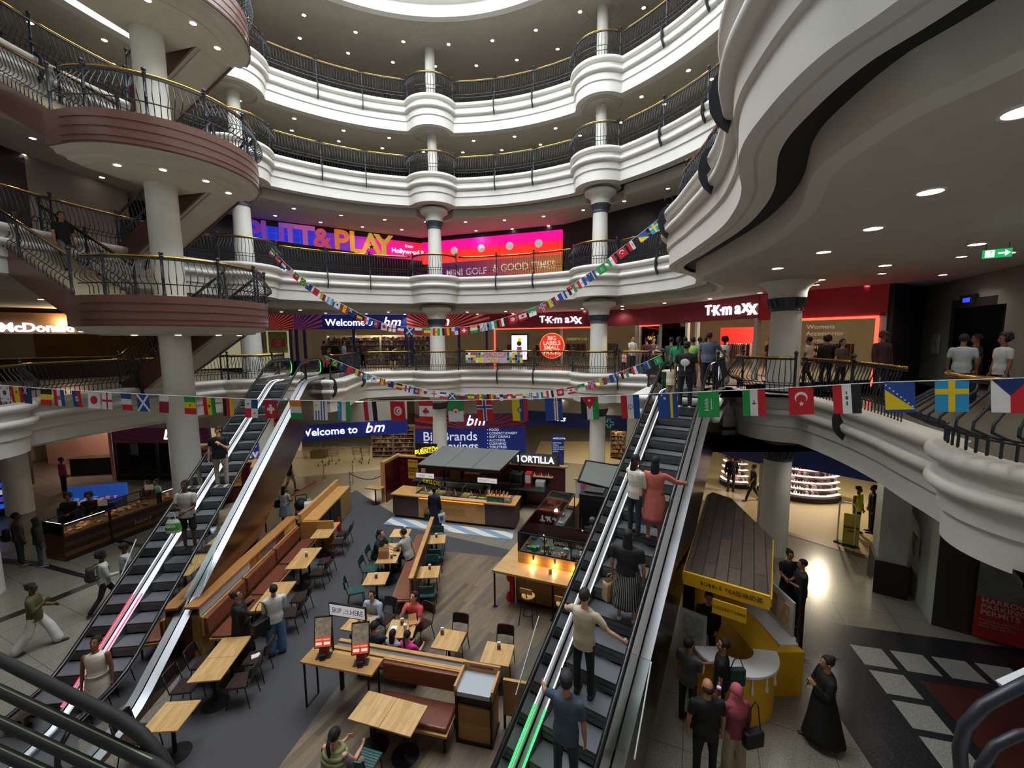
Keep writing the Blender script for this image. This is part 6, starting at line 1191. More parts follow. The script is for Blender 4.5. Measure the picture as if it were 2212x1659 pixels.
o = b.build('sweet_packets', [mat(c, .5, emit=.15) for c in ('d8c8e8', '5a4ac8', 'e8b0a0', '8ac0e8')], t); o['kind'] = 'stuff'
t = thing('sweet_display', 'brightly lit purple and blue display at the far left edge', 'display', (*at(8, 1110, 0), 0), .9); MB().box(-.6, -.25, 0, .6, .25, 1.5).build('display_body', mat('20204a', .5), t); b = MB()
for i in range(4):
    for j in range(5): b.box(-.55+j*.22, -.27, .3+i*.3, -.36+j*.22, -.25, .5+i*.3, (i+j) % 3)
b.build('packets', [mat(c, .5, emit=.5) for c in ('5a4ac8', 'd8d0f0', '2a6ae0')], t)
t = thing('salon_desk', 'dark counter inside the pink-lit shop at the left', 'counter', (-22.7, 22.3, 0), .15); MB().box(-1.4, 0, 0, 1.2, .6, .9).build('desk_body', mat('0f0e10', .5), t); MB().box(-1.45, -.05, .9, 1.25, .65, .94).build('desk_top', mat('2a2a2c', .3), t)
# ------------------------------------------------------------------ people
def proj(X, Y, Z):
    Z = Z-EYE; d = Y*math.cos(PIT)-Z*math.sin(PIT); u = Y*math.sin(PIT)+Z*math.cos(PIT); x, y = X/d, u/d; c, s = math.cos(ROLL), math.sin(ROLL)
    return 1106+F*(x*c+y*s), 829.5-F*(-x*s+y*c)
def esc_at(which, px, py, up=0.0):
    best = None
    for i in range(0, 100):
        for j in range(-4, 5):
            q = on_esc(which, i*.095, j*.08); a = proj(q[0], q[1], q[2]+up); e = math.hypot(a[0]-px, a[1]-py)
            if best is None or e < best[0]: best = (e, q)
    return best[1]
V3 = Vector
def ik(a, t, l1, l2, hint):
    d = t-a; L = min(d.length, (l1+l2)*.985); d.normalize(); t = a+d*L; x = (l1*l1-l2*l2+L*L)/(2*L); h = math.sqrt(max(0, l1*l1-x*x)); n = (hint-d*hint.dot(d)); n = n.normalized() if n.length > 1e-4 else V3((0, 0, -1))
    return a+d*x+n*h, t
def loft(b, rings, n=14, mi=0):
    vs = []
    for c, rx, ry, ax, ay in rings:
        for i in range(n): a = 2*PI*i/n; vs.append(c+ax*rx*math.cos(a)+ay*ry*math.sin(a))
    m = len(rings); fs = [(j*n+i, j*n+(i+1) % n, (j+1)*n+(i+1) % n, (j+1)*n+i) for j in range(m-1) for i in range(n)]+[tuple(range(n))[::-1], tuple(range((m-1)*n, m*n))]
    return b.add(vs, fs, mi)
def limb(b, pts, rs, n=10):
    P = [V3(p) for p in pts]; b.tube(P, list(rs), n)
    for p, r in zip(P, rs): b.ball(p, r*.99, 8)
    return b
SKIN = {'light': 'c99a7c', 'tan': 'a9785a', 'brown': '7a4e38', 'dark': '4a2d22'}
EYEM = None
def person(label, loc, face, h=1.68, skin='tan', top=('2a2a2e', 'short'), bottom=('1c1e26', 'trousers'), hair=('14100e', 'short'), arms=('hang', 'hang'), legs='stand', lean=0.0, head=(0, 0), sit=None, shoes='15151a', fat=1.0, group=None, hem=None, top2=None, vox=.014, glasses=False, cat='person'):
    k = h/1.7; f = fat; up = V3((0, math.sin(lean), math.cos(lean))); fw = V3((0, math.cos(lean), -math.sin(lean))); X = V3((1, 0, 0))
    TH, SHN, UA, FA = .43*k, .42*k, .285*k, .25*k
    LG = {'stand': ((.06, .0, -1), (.0, -.01, -1)), 'walk': None, 'sit': ((.16, .97, -.08), (.02, .05, -1)), 'sitb': ((.2, .95, -.05), (.02, -.25, -1))}
    hipc = V3((0, 0, 0)); legp = []
    for s in (-1, 1):
        if legs == 'walk': td, sd = ((.04, .38, -1), (.02, .05, -1)) if s > 0 else ((.04, -.12, -1), (.0, -.55, -1))
        elif legs == 'stride': td, sd = ((.04, .5, -1), (.02, .3, -1)) if s < 0 else ((.04, -.3, -1), (.0, -.7, -1))
        else: td, sd = LG[legs]
        hp = V3((s*.085*k*f, 0, 0)); kn = hp+V3((td[0]*s, td[1], td[2])).normalized()*TH; an = kn+V3((sd[0]*s, sd[1], sd[2])).normalized()*SHN; legp.append((hp, kn, an))
    z0 = -min(l[2].z for l in legp)+.075*k if sit is None else sit+.095*k
    off = V3((0, 0, z0)); legp = [(a+off, b+off, c+off) for a, b, c in legp]; pel = off.copy()
    W_, D_ = .155*k*f, .105*k*f
    spine = [pel+up*(t*k) for t in (-.06, .04, .16, .30, .42, .50)]; rad = [(W_*1.0, D_*1.08), (W_*1.05, D_*1.12), (W_*.9, D_*.98), (W_*1.02, D_*1.08), (W_*1.12, D_*.98), (W_*.72, D_*.7)]
    neck = pel+up*(.52*k); hd0 = pel+up*(.60*k)
    y_, p_ = math.radians(-head[0]), math.radians(head[1]); HM = Matrix.Rotation(y_, 3, 'Z') @ Matrix.Rotation(-p_-lean*.4, 3, 'X'); hc = hd0+HM @ V3((0, .015*k, .105*k))
    H = lambda x, y, z: hc+HM @ V3((x*k, y*k, z*k))
    b = MB(); loft(b, [(c, rx*.93, ry*.93, X, fw) for c, (rx, ry) in zip(spine, rad)])
    limb(b, [neck-up*.05*k, neck+up*.04*k, hc-HM @ V3((0, .01, .05*k))], [.062*k, .052*k, .052*k])
    # head: cranium, jaw, nose, ears, brow
    def eb(c, rx, ry, rz, n=12):
        t = MB().ball((0, 0, 0), 1, n, sz=(rx*k, ry*k, rz*k)); b.add([hc+HM @ (V3(v)+V3(c)*k) for v in t.v], t.f)
    eb((0, -.012, .02), .076, .094, .092, 16); eb((0, .022, -.035), .06, .07, .08, 14); eb((0, .045, -.085), .034, .035, .028); eb((0, .096, -.025), .013, .02, .022, 8); eb((-.08, -.01, -.015), .012, .02, .03, 8); eb((.08, -.01, -.015), .012, .02, .03, 8)
    # arms and hands
    sh = [pel+up*(.455*k)+X*s*(.185*k*f) for s in (-1, 1)]; armp = []
    for s, S0, a in zip((-1, 1), sh, arms):
        if a == 'hang': a = ((.18, .02, -1), (.03, .18, -1))
        elif a == 'walkf': a = ((.12, .35, -1), (.0, .7, -1))
        elif a == 'walkb': a = ((.12, -.35, -1), (.0, -.1, -1))
        elif a == 'fold': a = ((.1, .35, -1), (-.8, .75, .1))
        elif a == 'phone': a = ((.12, .25, -1), (-.35, .75, .75))
        elif a == 'low': a = ((.1, .2, -1), (-.3, .9, -.2))
        elif a == 'hip': a = ((.55, -.1, -1), (-.6, .4, -.3))
        elif a == 'table': a = ((.15, .55, -.8), (-.25, .95, -.1))
        elif a == 'chin': a = ((.15, .75, -.65), (-.55, -.1, 1))
        elif a == 'up': a = ((.3, .6, .4), (.1, .7, .7))
        if a[0] == 'ik': el, wr = ik(S0, V3(a[1]), UA, FA, V3((s*.6, -.3, -1)) if len(a) < 3 else V3(a[2]))
        else:
            el = S0+V3((a[0][0]*s, a[0][1], a[0][2])).normalized()*UA; wr = el+V3((a[1][0]*s, a[1][1], a[1][2])).normalized()*FA
        armp.append((S0, el, wr)); limb(b, [S0, S0.lerp(el, .5), el, el.lerp(wr, .35), wr], [.05*k, .044*k, .036*k, .037*k, .024*k])
        d = (wr-el).normalized(); nrm = V3((-s, 0, 0))-d*(V3((-s, 0, 0)).dot(d)); nrm = nrm.normalized() if nrm.length > .3 else V3((0, 0, -1)); w = d.cross(nrm)*s
        if w.y < -.1 and abs(d.z) > .5: w = -w
        loft(b, [(wr+d*t*k, rx*k, ry*k, w, nrm) for t, rx, ry in ((-.01, .025, .02), (.03, .036, .017), (.075, .041, .015), (.09, .036, .012))], 10)
        for i, ln in enumerate((.066, .076, .07, .055)):
            q = wr+d*.085*k+w*(.030-.02*i)*k; q2 = q+(d*.9+nrm*.25).normalized()*ln*.5*k; q3_ = q2+(d*.6+nrm*.8).normalized()*ln*.5*k; b.tube([q, q2, q3_], [.0092*k, .0088*k, .0075*k], 6)
        q = wr+d*.03*k+w*.034*k; q2 = q+(d*.6+w*.6+nrm*.2).normalized()*.035*k; b.tube([q, q2, q2+(d*.9+nrm*.4).normalized()*.03*k], [.012*k, .0105*k, .0085*k], 6)
    for (hp, kn, an) in legp: limb(b, [hp, hp.lerp(kn, .5), kn, kn.lerp(an, .35), an], [.082*k*f, .07*k*f, .052*k, .052*k, .034*k]); b.ball(an+V3((0, .05*k, -.045*k)), 1, 8, sz=(.035*k, .09*k, .03*k))
    o = b.build('person', mat(SKIN[skin], .55), None, True); o.location = (loc[0], loc[1], loc[2] if len(loc) > 2 else 0); o.rotation_euler[2] = -math.radians(face)
    r = o.modifiers.new('skin surface', 'REMESH'); r.mode = 'VOXEL'; r.voxel_size = vox; r.use_smooth_shade = True
    tag(o, label, cat, group)
    def child(bb, nm, m, rem=None, sm=True):
        c = bb.build(nm, m, o, sm)
        if rem: r = c.modifiers.new('cloth surface', 'REMESH'); r.mode = 'VOXEL'; r.voxel_size = rem; r.use_smooth_shade = True; s_ = c.modifiers.new('drape', 'SMOOTH'); s_.iterations = 3
        return c
    e = MB()
    for s in (-1, 1): e.ball(H(s*.03, .082, -.005), .009*k, 8)
    child(e, 'eyes', mat('0c0a0a', .2)); child(MB().tube([H(-.022, .092, -.06), H(0, .099, -.062), H(.022, .092, -.06)], .005*k, 5), 'mouth', mat('8a4a44', .5))
    bw = MB()
    for s in (-1, 1): bw.tube([H(s*.016, .088, .018), H(s*.045, .078, .018)], .004*k, 4)
    child(bw, 'eyebrows', mat(hair[0], .8))
    if glasses:
        g = MB()
        for s in (-1, 1): g.tube([H(s*.032+.02*math.cos(a*PI/5), .096, -.005+.016*math.sin(a*PI/5)) for a in range(10)], .003*k, 4, closed=True).tube([H(s*.052, .095, 0), H(s*.08, 0, 0)], .003*k, 4)
        child(g, 'glasses', mat('101010', .3))
    # hair / head wear
    hb = MB(); hcx = hair[0]; st = hair[1]
    def cap_(rx, ry, rz, c=(0, -.02, .03), zc=-.02, yc=.055):
        t = MB().ball((0, 0, 0), 1, 18, sz=(rx*k, ry*k, rz*k)); vs = []
        for v in t.v:
            q = V3(v)+V3(c)*k
            if q.y > yc*k*(1.0 if q.z > zc*k else .35) and q.z < .055*k: q.y = yc*k*.35
            vs.append(hc+HM @ q)
        hb.add(vs, t.f)
    if st in ('short', 'long', 'bun', 'pony', 'bald', 'bob'): cap_(.086, .104, .1) if st != 'bald' else cap_(.083, .1, .07, (0, -.03, -.01))
    if st == 'curly':
        cap_(.11, .12, .12)
        for i in range(30): a = i*2.4; zz = -.04+.15*(i/30); rr_ = .1*math.sqrt(max(.1, 1-(zz/.14)**2)); hb.ball(H(rr_*math.cos(a), -.02+min(.02, rr_*math.sin(a)), zz+.02), .035*k, 7)
    if st in ('long', 'bob'):
        ln = .36 if st == 'long' else .16
        loft(hb, [(H(0, -.045, .04), .08*k, .06*k, HM @ X, HM @ V3((0, 1, 0))), (H(0, -.06, -.08), .085*k, .055*k, HM @ X, HM @ V3((0, 1, 0))), (H(0, -.075, -.08-ln*.5), .085*k, .045*k, X, fw), (H(0, -.085, -.08-ln), .06*k, .03*k, X, fw)], 14)
    if st == 'bun': hb.ball(H(0, -.09, .09), .045*k, 10)
    if st == 'pony': hb.ball(H(0, -.11, .03), .032*k, 8); hb.tube([H(0, -.12, .03), H(0, -.15, -.05), H(0, -.14, -.18), H(0, -.13, -.28)], [.03*k, .034*k, .026*k, .01*k], 8)
    if st in ('cap', 'capb'):
        cap_(.082, .1, .08, (0, -.02, -.01)); cp = MB(); t = MB().ball((0, 0, 0), 1, 18, sz=(.089*k, .106*k, .085*k)); cp.add([hc+HM @ (V3((v[0], v[1], max(v[2], 0)))+V3((0, -.01, .035))*k) for v in t.v], t.f)
        cp.add([H(-.07, .07, .05), H(.07, .07, .05), H(.055, .165, .04), (H(0, .18, .042)), H(-.055, .165, .04), H(-.07, .07, .042), H(.07, .07, .042), H(.055, .165, .032), H(0, .18, .034), H(-.055, .165, .032)], [(0, 1, 2, 3, 4), (9, 8, 7, 6, 5), (1, 6, 7, 2), (2, 7, 8, 3), (3, 8, 9, 4), (4, 9, 5, 0)])
        child(cp, 'cap', mat(hair[2] if len(hair) > 2 else '14141a', .7))
    if st == 'hijab':
        cap_(.095, .112, .115, (0, -.015, .01), -.3, .07); loft(hb, [(H(0, -.03, -.03), .09*k, .085*k, HM @ X, HM @ V3((0, 1, 0))), (H(0, .0, -.1), .085*k, .09*k, X, fw), (neck+up*.0, .11*k, .1*k, X, fw), (spine[4]-fw*.01, .19*k*f, .13*k, X, fw), (spine[3], .17*k*f, .135*k, X, fw)], 16)
    if hb.v: child(hb, 'headscarf' if st == 'hijab' else 'hair', mat(hcx, .75, noise=.2, nscale=30))
    # clothing
    tc, tk = top; g = 1.0; c = MB(); inc = .018*k
    if tk != 'none':
        lo = 0 if tk != 'long_robe' else 0
        sp = [pel+up*(-.10*k)]+spine; rd = [(W_*1.04, D_*1.14)]+rad
        loft(c, [(p, rx+inc, ry+inc, X, fw) for p, (rx, ry) in zip(sp[:-1], rd[:-1])]+[(pel+up*(.485*k), W_*.95+inc, D_*.8+inc, X, fw), (pel+up*(.52*k), .075*k, .07*k, X, fw)])
        tt = {'short': .62, 'long': 1.9, 'vest': 0, 'strap': 0}.get(tk, 1.9)
        for (S0, el, wr) in armp:
            if tt == 0: continue
            e1 = S0.lerp(el, min(1, tt)); pts = [S0-up*.01, S0.lerp(e1, .5), e1]; rs = [.066*k, .062*k, .056*k]
            if tt > 1: pts += [el.lerp(wr, .5), el.lerp(wr, .93)]; rs[2] = .052*k; rs += [.047*k, .042*k]
            limb(c, pts, rs)
        child(c, {'short': 't_shirt', 'long': 'long_sleeved_top', 'vest': 'gilet', 'strap': 'dress_bodice'}.get(tk, 'robe_top'), mat(tc, .8, noise=.1, nscale=9), .016)
    bc, bk = bottom
    if bk in ('trousers', 'jeans', 'shorts', 'wide'):
        c = MB(); loft(c, [(pel+up*(t*k), W_*q+inc*.7, D_*(q+.08)+inc*.7, X, fw) for t, q in ((-.09, .9), (-.03, 1.04), (.08, 1.0))])
        for hp, kn, an in legp:
            r2 = {'wide': (.095, .095, .1, .105)}.get(bk, (.092, .078, .062, .055)); r2 = [x*k for x in r2]; r2[0] *= f; r2[1] *= f
            if bk == 'shorts': limb(c, [hp, hp.lerp(kn, .5), hp.lerp(kn, .9)], [r2[0], r2[1]*1.05, r2[1]*1.02])
            else: limb(c, [hp, hp.lerp(kn, .5), kn, an.lerp(kn, .08)], [r2[0], r2[1], r2[2], r2[3]])
        child(c, 'trousers' if bk != 'shorts' else 'shorts', mat(bc, .85, noise=.12, nscale=7), .016)
    elif bk in ('skirt', 'dress', 'robe'):
        hz = hem if hem is not None else {'skirt': .35, 'dress': .4, 'robe': .06}[bk]; c = MB(); n = 36; vs = []; zt = pel.z+.1*k; rows = 9; mid = (legp[0][2]+legp[1][2])/2; sy = abs(legp[0][2].y-legp[1][2].y)/2
        for j in range(rows):
            t = j/(rows-1); z = zt+(hz-zt)*t; rx = W_*1.02+inc+(.075 if bk != 'robe' else .085)*k*t; ry = D_*1.12+inc+(.08*k+sy*.45)*t; ctr = V3((0, pel.y+.02+(mid.y-pel.y)*t, z))
            for i in range(n): a = 2*PI*i/n; w = 1+.05*t*math.sin(a*9+j*.3); vs.append((ctr.x+rx*w*math.cos(a), ctr.y+ry*w*math.sin(a), z))
        c.add(vs, [(j*n+i, j*n+(i+1) % n, (j+1)*n+(i+1) % n, (j+1)*n+i) for j in range(rows-1) for i in range(n)]+[tuple(range(n))])
        m_ = STRIPE if bc == 'stripe' else mat(bc, .85, noise=.08, nscale=8); q = child(c, 'skirt' if bk == 'skirt' else ('dress_skirt' if bk == 'dress' else 'robe_skirt'), m_); so = q.modifiers.new('cloth thickness', 'SOLIDIFY'); so.thickness = .006
    for (hp, kn, an), s in zip(legp, (-1, 1)):
        c = MB(); loft(c, [(an+V3((0, -.05*k, -.03*k)), .034*k, .03*k, X, V3((0, 0, 1))), (an+V3((0, .0, -.035*k)), .042*k, .04*k, X, V3((0, 0, 1))), (an+V3((0, .08*k, -.045*k)), .045*k, .03*k, X, V3((0, 0, 1))), (an+V3((0, .17*k, -.055*k)), .03*k, .018*k, X, V3((0, 0, 1)))], 12); child(c, 'shoe', mat(shoes, .6))
    o['_wr'] = [list(armp[0][2]), list(armp[1][2])]
    return o
m_, nt, b_, mp = base('black_white_stripes', .8); sx = nt.nodes.new('ShaderNodeSeparateXYZ'); at2 = nt.nodes.new('ShaderNodeMath'); at2.operation = 'ARCTAN2'; nt.links.new(mp.outputs[0], sx.inputs[0]); nt.links.new(sx.outputs[0], at2.inputs[0]); nt.links.new(sx.outputs[1], at2.inputs[1])
mu = nt.nodes.new('ShaderNodeMath'); mu.operation = 'MULTIPLY'; mu.inputs[1].default_value = 34; si = nt.nodes.new('ShaderNodeMath'); si.operation = 'SINE'; nt.links.new(at2.outputs[0], mu.inputs[0]); nt.links.new(mu.outputs[0], si.inputs[0]); r_ = ramp(nt, [(.35, '17171a'), (.5, '9a9a98')]); nt.links.new(si.outputs[0], r_.inputs['Fac']); nt.links.new(r_.outputs[0], b_.inputs['Base Color']); STRIPE = m_
def wpos(p, x, y, z): c, s = math.cos(p.rotation_euler[2]), math.sin(p.rotation_euler[2]); return (p.location.x+x*c-y*s, p.location.y+x*s+y*c, p.location.z+z)
def hand(p, i): w = p['_wr'][i]; return wpos(p, *w)
def backpack(p, c, label, z=1.12, y=-.2, s=1.0):
    t = thing('backpack', label, 'bag', wpos(p, 0, y, z), p.rotation_euler[2]); b = MB().cbox((0, -.04, 0), (.28*s, .15*s, .38*s)); bev(b.build('bag_body', mat(c, .8, noise=.15, nscale=10), t), .05, 3); bev(MB().cbox((0, -.13*s, -.06), (.2*s, .05, .18*s)).build('front_pocket', mat(c, .8), t), .02)
    for q in (-1, 1): MB().tube([(.09*q, .03, .17), (.1*q, .1, .2), (.11*q, .3, .12), (.12*q, .3, -.05), (.1*q, .02, -.16)], .015, 5).build('strap', mat(c, .8), t)
    return t
def handbag(loc, rz, c, label, w=.3, h=.24, d=.12, strap=.5, name='shoulder_bag'):
    t = thing(name, label, 'bag', loc, rz); bev(MB().cbox((0, 0, 0), (w, d, h)).build('bag_body', mat(c, .6, noise=.1, nscale=10), t), .03, 3); MB().tube([(-w*.4, 0, h*.45), (-w*.2, 0, h*.5+strap*.8), (0, 0, h*.5+strap), (w*.2, 0, h*.5+strap*.8), (w*.4, 0, h*.45)], .01, 5).build('strap', mat(c, .6), t); return t
UP = 33.3
# right escalator
q = esc_at('R', 1370, 1165); P1 = person('woman with long dark hair, white knitted sleeves and black vest on escalator', q, 60, 1.66, 'brown', ('e0dcd2', 'long'), ('2b3a4a', 'jeans'), ('120e10', 'long'), ('walkf', 'low'), head=(20, 0)); c = MB()
handbag(wpos(P1, .22, .12, .95), P1.rotation_euler[2], 'c9bea8', 'small pale bag held by the woman with knitted sleeves', .12, .1, .05, .08)
q = esc_at('R', 1417, 1172); P2 = person('woman in long-sleeved coral dress holding the right handrail', q, UP, 1.68, 'tan', ('c0665a', 'long'), ('c0665a', 'dress'), ('140f10', 'long'), ('hang', ('ik', (.52, .42, 1.12))), hem=.42, shoes='c9a08a')
q = esc_at('R', 1356, 1342); P3 = person('woman in black top and black-white striped skirt with paper bag', q, UP-8, 1.66, 'tan', ('17171b', 'short'), ('stripe', 'skirt'), ('17110f', 'long'), ('hang', 'hang'), hem=.32, shoes='d8cfc6', fat=1.22)
w_ = hand(P3, 0); paper_bag((w_[0]-.02, w_[1], w_[2]-.5), .5, .28, .13, .36, 'b59a72', 'brown paper carrier held by the woman in the striped skirt')
q = esc_at('R', 1262, 1508); P4 = person('man in beige t-shirt stretching both arms to the handrails', q, UP, 1.78, 'light', ('c2b49c', 'short'), ('12141c', 'trousers'), ('2a1d16', 'short'), (('ik', (-.66, .55, 1.02)), ('ik', (.66, .22, .98))), shoes='1a1a1c')
q = esc_at('R', 1225, 1466, 1.72); P5 = person('man in blue-grey t-shirt and dark cap reaching for the left handrail', q, UP-5, 1.76, 'tan', ('3a4a5c', 'short'), ('2a2c36', 'trousers'), ('1c1614', 'cap', '23232e'), (('ik', (-.62, .5, 1.05)), 'hang'), head=(-25, 5))
q = on_esc('R', 9.0, -.28); P6 = person('girl in cream t-shirt and patterned trousers near the top of the escalator', q, UP, 1.25, 'tan', ('d9cdb0', 'short'), ('8a7866', 'wide'), ('17110f', 'pony'), (('ik', (-.33, .3, 1.05)), 'hang'))
q = on_esc('R', 8.9, .12); P7 = person('man in black t-shirt with large white back print and black cap', q, UP, 1.8, 'tan', ('121216', 'short'), ('1a1d2c', 'trousers'), ('14110f', 'capb', '121216'), ('hang', 'hang'), shoes='cfcfd2', fat=1.1)
o = MB().ball((0, -.155, 1.27), .1, 14, sz=(.12, .012, .1)).box(-.015, -.168, 1.05, .015, -.15, 1.2).build('back_print', mat('c9c9cc', .8, noise=.5, nscale=30), P7)
def crowd(items, z):
    for px, Y, kw in items:
        r = _ray(px, 742); x = r[0]*Y/r[1]; l = kw.pop('l'); person(l, (x, Y, z), kw.pop('f', 20), vox=.018, **kw)
crowd([(1466, 13.2, dict(l='woman in bright green t-shirt queueing past the escalator top', f=30, top=('178a50', 'short'), hair=('14100e', 'pony'), bottom=('1d6a40', 'trousers'), arms=('hang', 'low'))),
 (1497, 14.3, dict(l='person in lime green top in the queue', f=40, top=('9acb6a', 'short'), hair=('17110f', 'short'))),
 (1532, 13.6, dict(l='tall man in grey-blue shirt leaning on the right handrail', f=35, h=1.82, top=('5f6d80', 'short'), hair=('3a2a20', 'short'), arms=('hang', ('ik', (.5, .35, 1.05))), fat=1.15)),
 (1545, 14.6, dict(l='boy in pale blue shirt among the queue', f=-30, h=1.5, top=('8fb0c8', 'short'), skin='brown', head=(-20, 0))),
 (1566, 15.3, dict(l='woman with curly dark hair in white sleeveless top', f=20, top=('d9dad4', 'vest'), hair=('17110f', 'curly'), skin='brown', bottom=('9a9c98', 'wide'))),
 (1480, 15.4, dict(l='person in dark top at the back of the queue, left side', f=30, top=('2a3a38', 'short'))),
 (1512, 16.0, dict(l='person in lilac top at the back of the queue', f=30, top=('8a88a8', 'short'), skin='brown')),
 (1450, 15.8, dict(l='person in dark green top behind the queue, leftmost', f=50, top=('24463a', 'short'))),
 (1525, 17.3, dict(l='dark-haired person entering the clothes shop', f=30, top=('17171a', 'short')))], LV[1])
crowd([(1366, 20.6, dict(l='man in white shirt with papers standing by the rail', f=150, h=1.78, top=('d8d4cc', 'short'), skin='light', hair=('3a2a20', 'short'), arms=('low', 'low'))),
 (1348, 21.2, dict(l='small child in pink beside the man with papers', f=160, h=1.05, top=('d8a0a8', 'short'), skin='light', hair=('a87a4a', 'short'))),
 (1397, 20.0, dict(l='man in maroon t-shirt leaning back on the first balcony rail', f=-20, top=('5a1f2c', 'short'), bottom=('24242c', 'trousers'))),
 (1412, 20.3, dict(l='woman with brown hair behind the child at the rail', f=170, top=('7a6a60', 'short'), hair=('3a2418', 'bob'), skin='light')),
 (1418, 19.6, dict(l='girl in pale pink leaning on the first balcony rail', f=170, h=1.35, top=('c9a0a8', 'short'), hair=('2a1c16', 'bob'), skin='light', arms=('table', 'table')))], LV[1])
crowd([(847, 25.2, dict(l='man in black t-shirt and shorts leaning on the brass rail', f=175, h=1.75, top=('17171c', 'short'), bottom=('15151f', 'shorts'), skin='light', lean=.25, arms=('table', 'table'), hair=('2a1d16', 'short'))),
 (700, 26.4, dict(l='person in dark maroon top by the b&m entrance, first balcony up', f=20, top=('2c1c20', 'short'), bottom=('c9b8a4', 'trousers'))),
 (724, 26.8, dict(l='dark-haired person looking into the b&m entrance', f=0, top=('17171a', 'long'))),
 (742, 26.2, dict(l='woman with pale blue top walking past the b&m entrance', f=90, top=('8fa4bc', 'long'), legs='walk')),
 (783, 27.4, dict(l='person with brown coat inside the b&m doorway', f=20, top=('6a4030', 'long')))], LV[1])
crowd([(1748, 14.8, dict(l='man in pale t-shirt walking behind the near right column', f=-30, top=('b8a89c', 'short'), skin='brown', legs='walk')),
 (1787, 13.6, dict(l='person in black with hood behind the railing at the right', f=10, top=('0f1016', 'long'), hair=('0c0c10', 'curly'))),
 (1820, 13.0, dict(l='woman with dark bob facing the railing at the right', f=170, h=1.58, top=('5a4a44', 'short'), hair=('17110f', 'bob'))),
 (1907, 11.4, dict(l='man in maroon jumper and cap standing at the right railing', f=170, h=1.8, top=('3c1a22', 'long'), hair=('2a1d16', 'cap', '4a3a34'), fat=1.15, skin='brown', glasses=True)),
 (1665, 15.8, dict(l='woman with long hair at the clothes shop entrance', f=-20, top=('2a2a34', 'short'), hair=('2a1a14', 'long'))),
 (2082, 9.8, dict(l='person in white shirt near the dark window at the right', f=60, top=('9aa4aa', 'short'), skin='brown')),
 (2110, 10.4, dict(l='person in dark top between two others near the dark window', f=-60, top=('14141a', 'short'), skin='brown')),
 (2170, 9.2, dict(l='woman with dark curly hair and white top near the dark window', f=-70, top=('a9aeb4', 'short'), hair=('0f0d0e', 'curly'), skin='brown'))], LV[1])
# stair tower
q = S(2.2, -1.6); person('long-haired man in black t-shirt coming down the stairs', (q[0], q[1], 8.5+(2.2-.6)*.56), 100, 1.78, 'tan', ('0d0d10', 'short'), ('6c6c70', 'trousers'), ('0e0b0b', 'long'), ('hang', 'hang'), legs='walk', head=(15, 5))
# left escalator (coming down)
q = esc_at('L', 482, 1046); P8 = person('man in black polo and cap with phone, beige trousers, on escalator', q, 174, 1.8, 'light', ('0f1016', 'short'), ('a89e8c', 'trousers'), ('1c1614', 'cap', '121218'), ('phone', 'hang'), shoes='b9b4aa', fat=1.15, head=(25, -15))
q = esc_at('L', 410, 1190); P9 = person('man in pale grey t-shirt and black shorts carrying a green bag', q, 174, 1.76, 'dark', ('a3a29c', 'short'), ('0e0f14', 'shorts'), ('0d0b0b', 'short'), ('low', 'fold'), shoes='1a1614', head=(0, -12))
w_ = hand(P9, 1); bp_ = wpos(P9, .18, .26, .58); t = thing('carrier_bag', 'white and green supermarket bag held by the man on the escalator', 'bag', bp_, P9.rotation_euler[2])
b = MB(); vs = []
for z, w, d in ((0, .17, .08), (.08, .19, .1), (.25, .16, .08), (.34, .1, .04)): vs += [(w*math.cos(2*PI*i/16), d*math.sin(2*PI*i/16), z) for i in range(16)]
b.add(vs, [(j*16+i, j*16+(i+1) % 16, (j+1)*16+(i+1) % 16, (j+1)*16+i) for j in range(3) for i in range(16)]+[tuple(range(16))[::-1]], 0)
for i in range(16): b.m[16+i] = 1
b.build('bag_body', [mat('c9cdc6', .5), mat('3f9a3a', .5)], t); text('ASDA', t, mat('eef2ea', .5), .1, (0, .115, .19), rot=(PI/2, 0, PI), ext=.002, offset=.003)
for s in (-1, 1): MB().tube([(.07*s, 0, .33), (.05*s, 0, .46), (.02*s, 0, .5)], .012, 5).build('bag_handle', mat('c9cdc6', .5), t)
q = esc_at('L', 205, 1385, 1.6); P10 = person('woman in white sleeveless dress at the foot of the left escalator', q, 165, 1.63, 'brown', ('d8d0c4', 'strap'), ('d8d0c4', 'dress'), ('0f0c0d', 'bun'), ('hang', 'hang'), hem=.3, head=(0, -25))
# ground floor left
q = at(85, 1402); person('woman in olive top and wide white trousers walking with phone', q, 60, 1.66, 'dark', ('4c4a24', 'long'), ('c9c9c6', 'wide'), ('0f0c0d', 'bun'), ('low', 'phone'), legs='stride')
q = at(232, 1318); p = person('person in white shirt with grey backpack walking away', q, 35, 1.68, 'dark', ('b9bcb8', 'long'), ('121219', 'trousers'), ('0d0b0b', 'curly'), ('hang', 'low'), legs='stride'); backpack(p, '2b2722', 'grey-brown backpack on the walker in the white shirt')
q = at(280, 1300); person('person in pale shirt walking beside the backpack wearer', q, 35, 1.7, 'dark', ('a3aaa8', 'short'), ('223436', 'trousers'), ('0d0b0b', 'short'), ('hang', 'low'), legs='walk')
q = at(48, 1222); p = person('person in grey top with dark backpack at the bakery corner', q, 30, 1.74, 'dark', ('34352f', 'short'), ('1a2a34', 'jeans'), ('0c0b0b', 'short'), shoes='8a8680'); backpack(p, '0d0d10', 'black backpack on the person at the bakery corner')
q = at(90, 1224); person('person in dark hooded top facing the bakery case', q, 40, 1.62, 'dark', ('22241a', 'long'), ('1d3440', 'jeans'), ('0c0b0b', 'hijab'), shoes='8a8680')
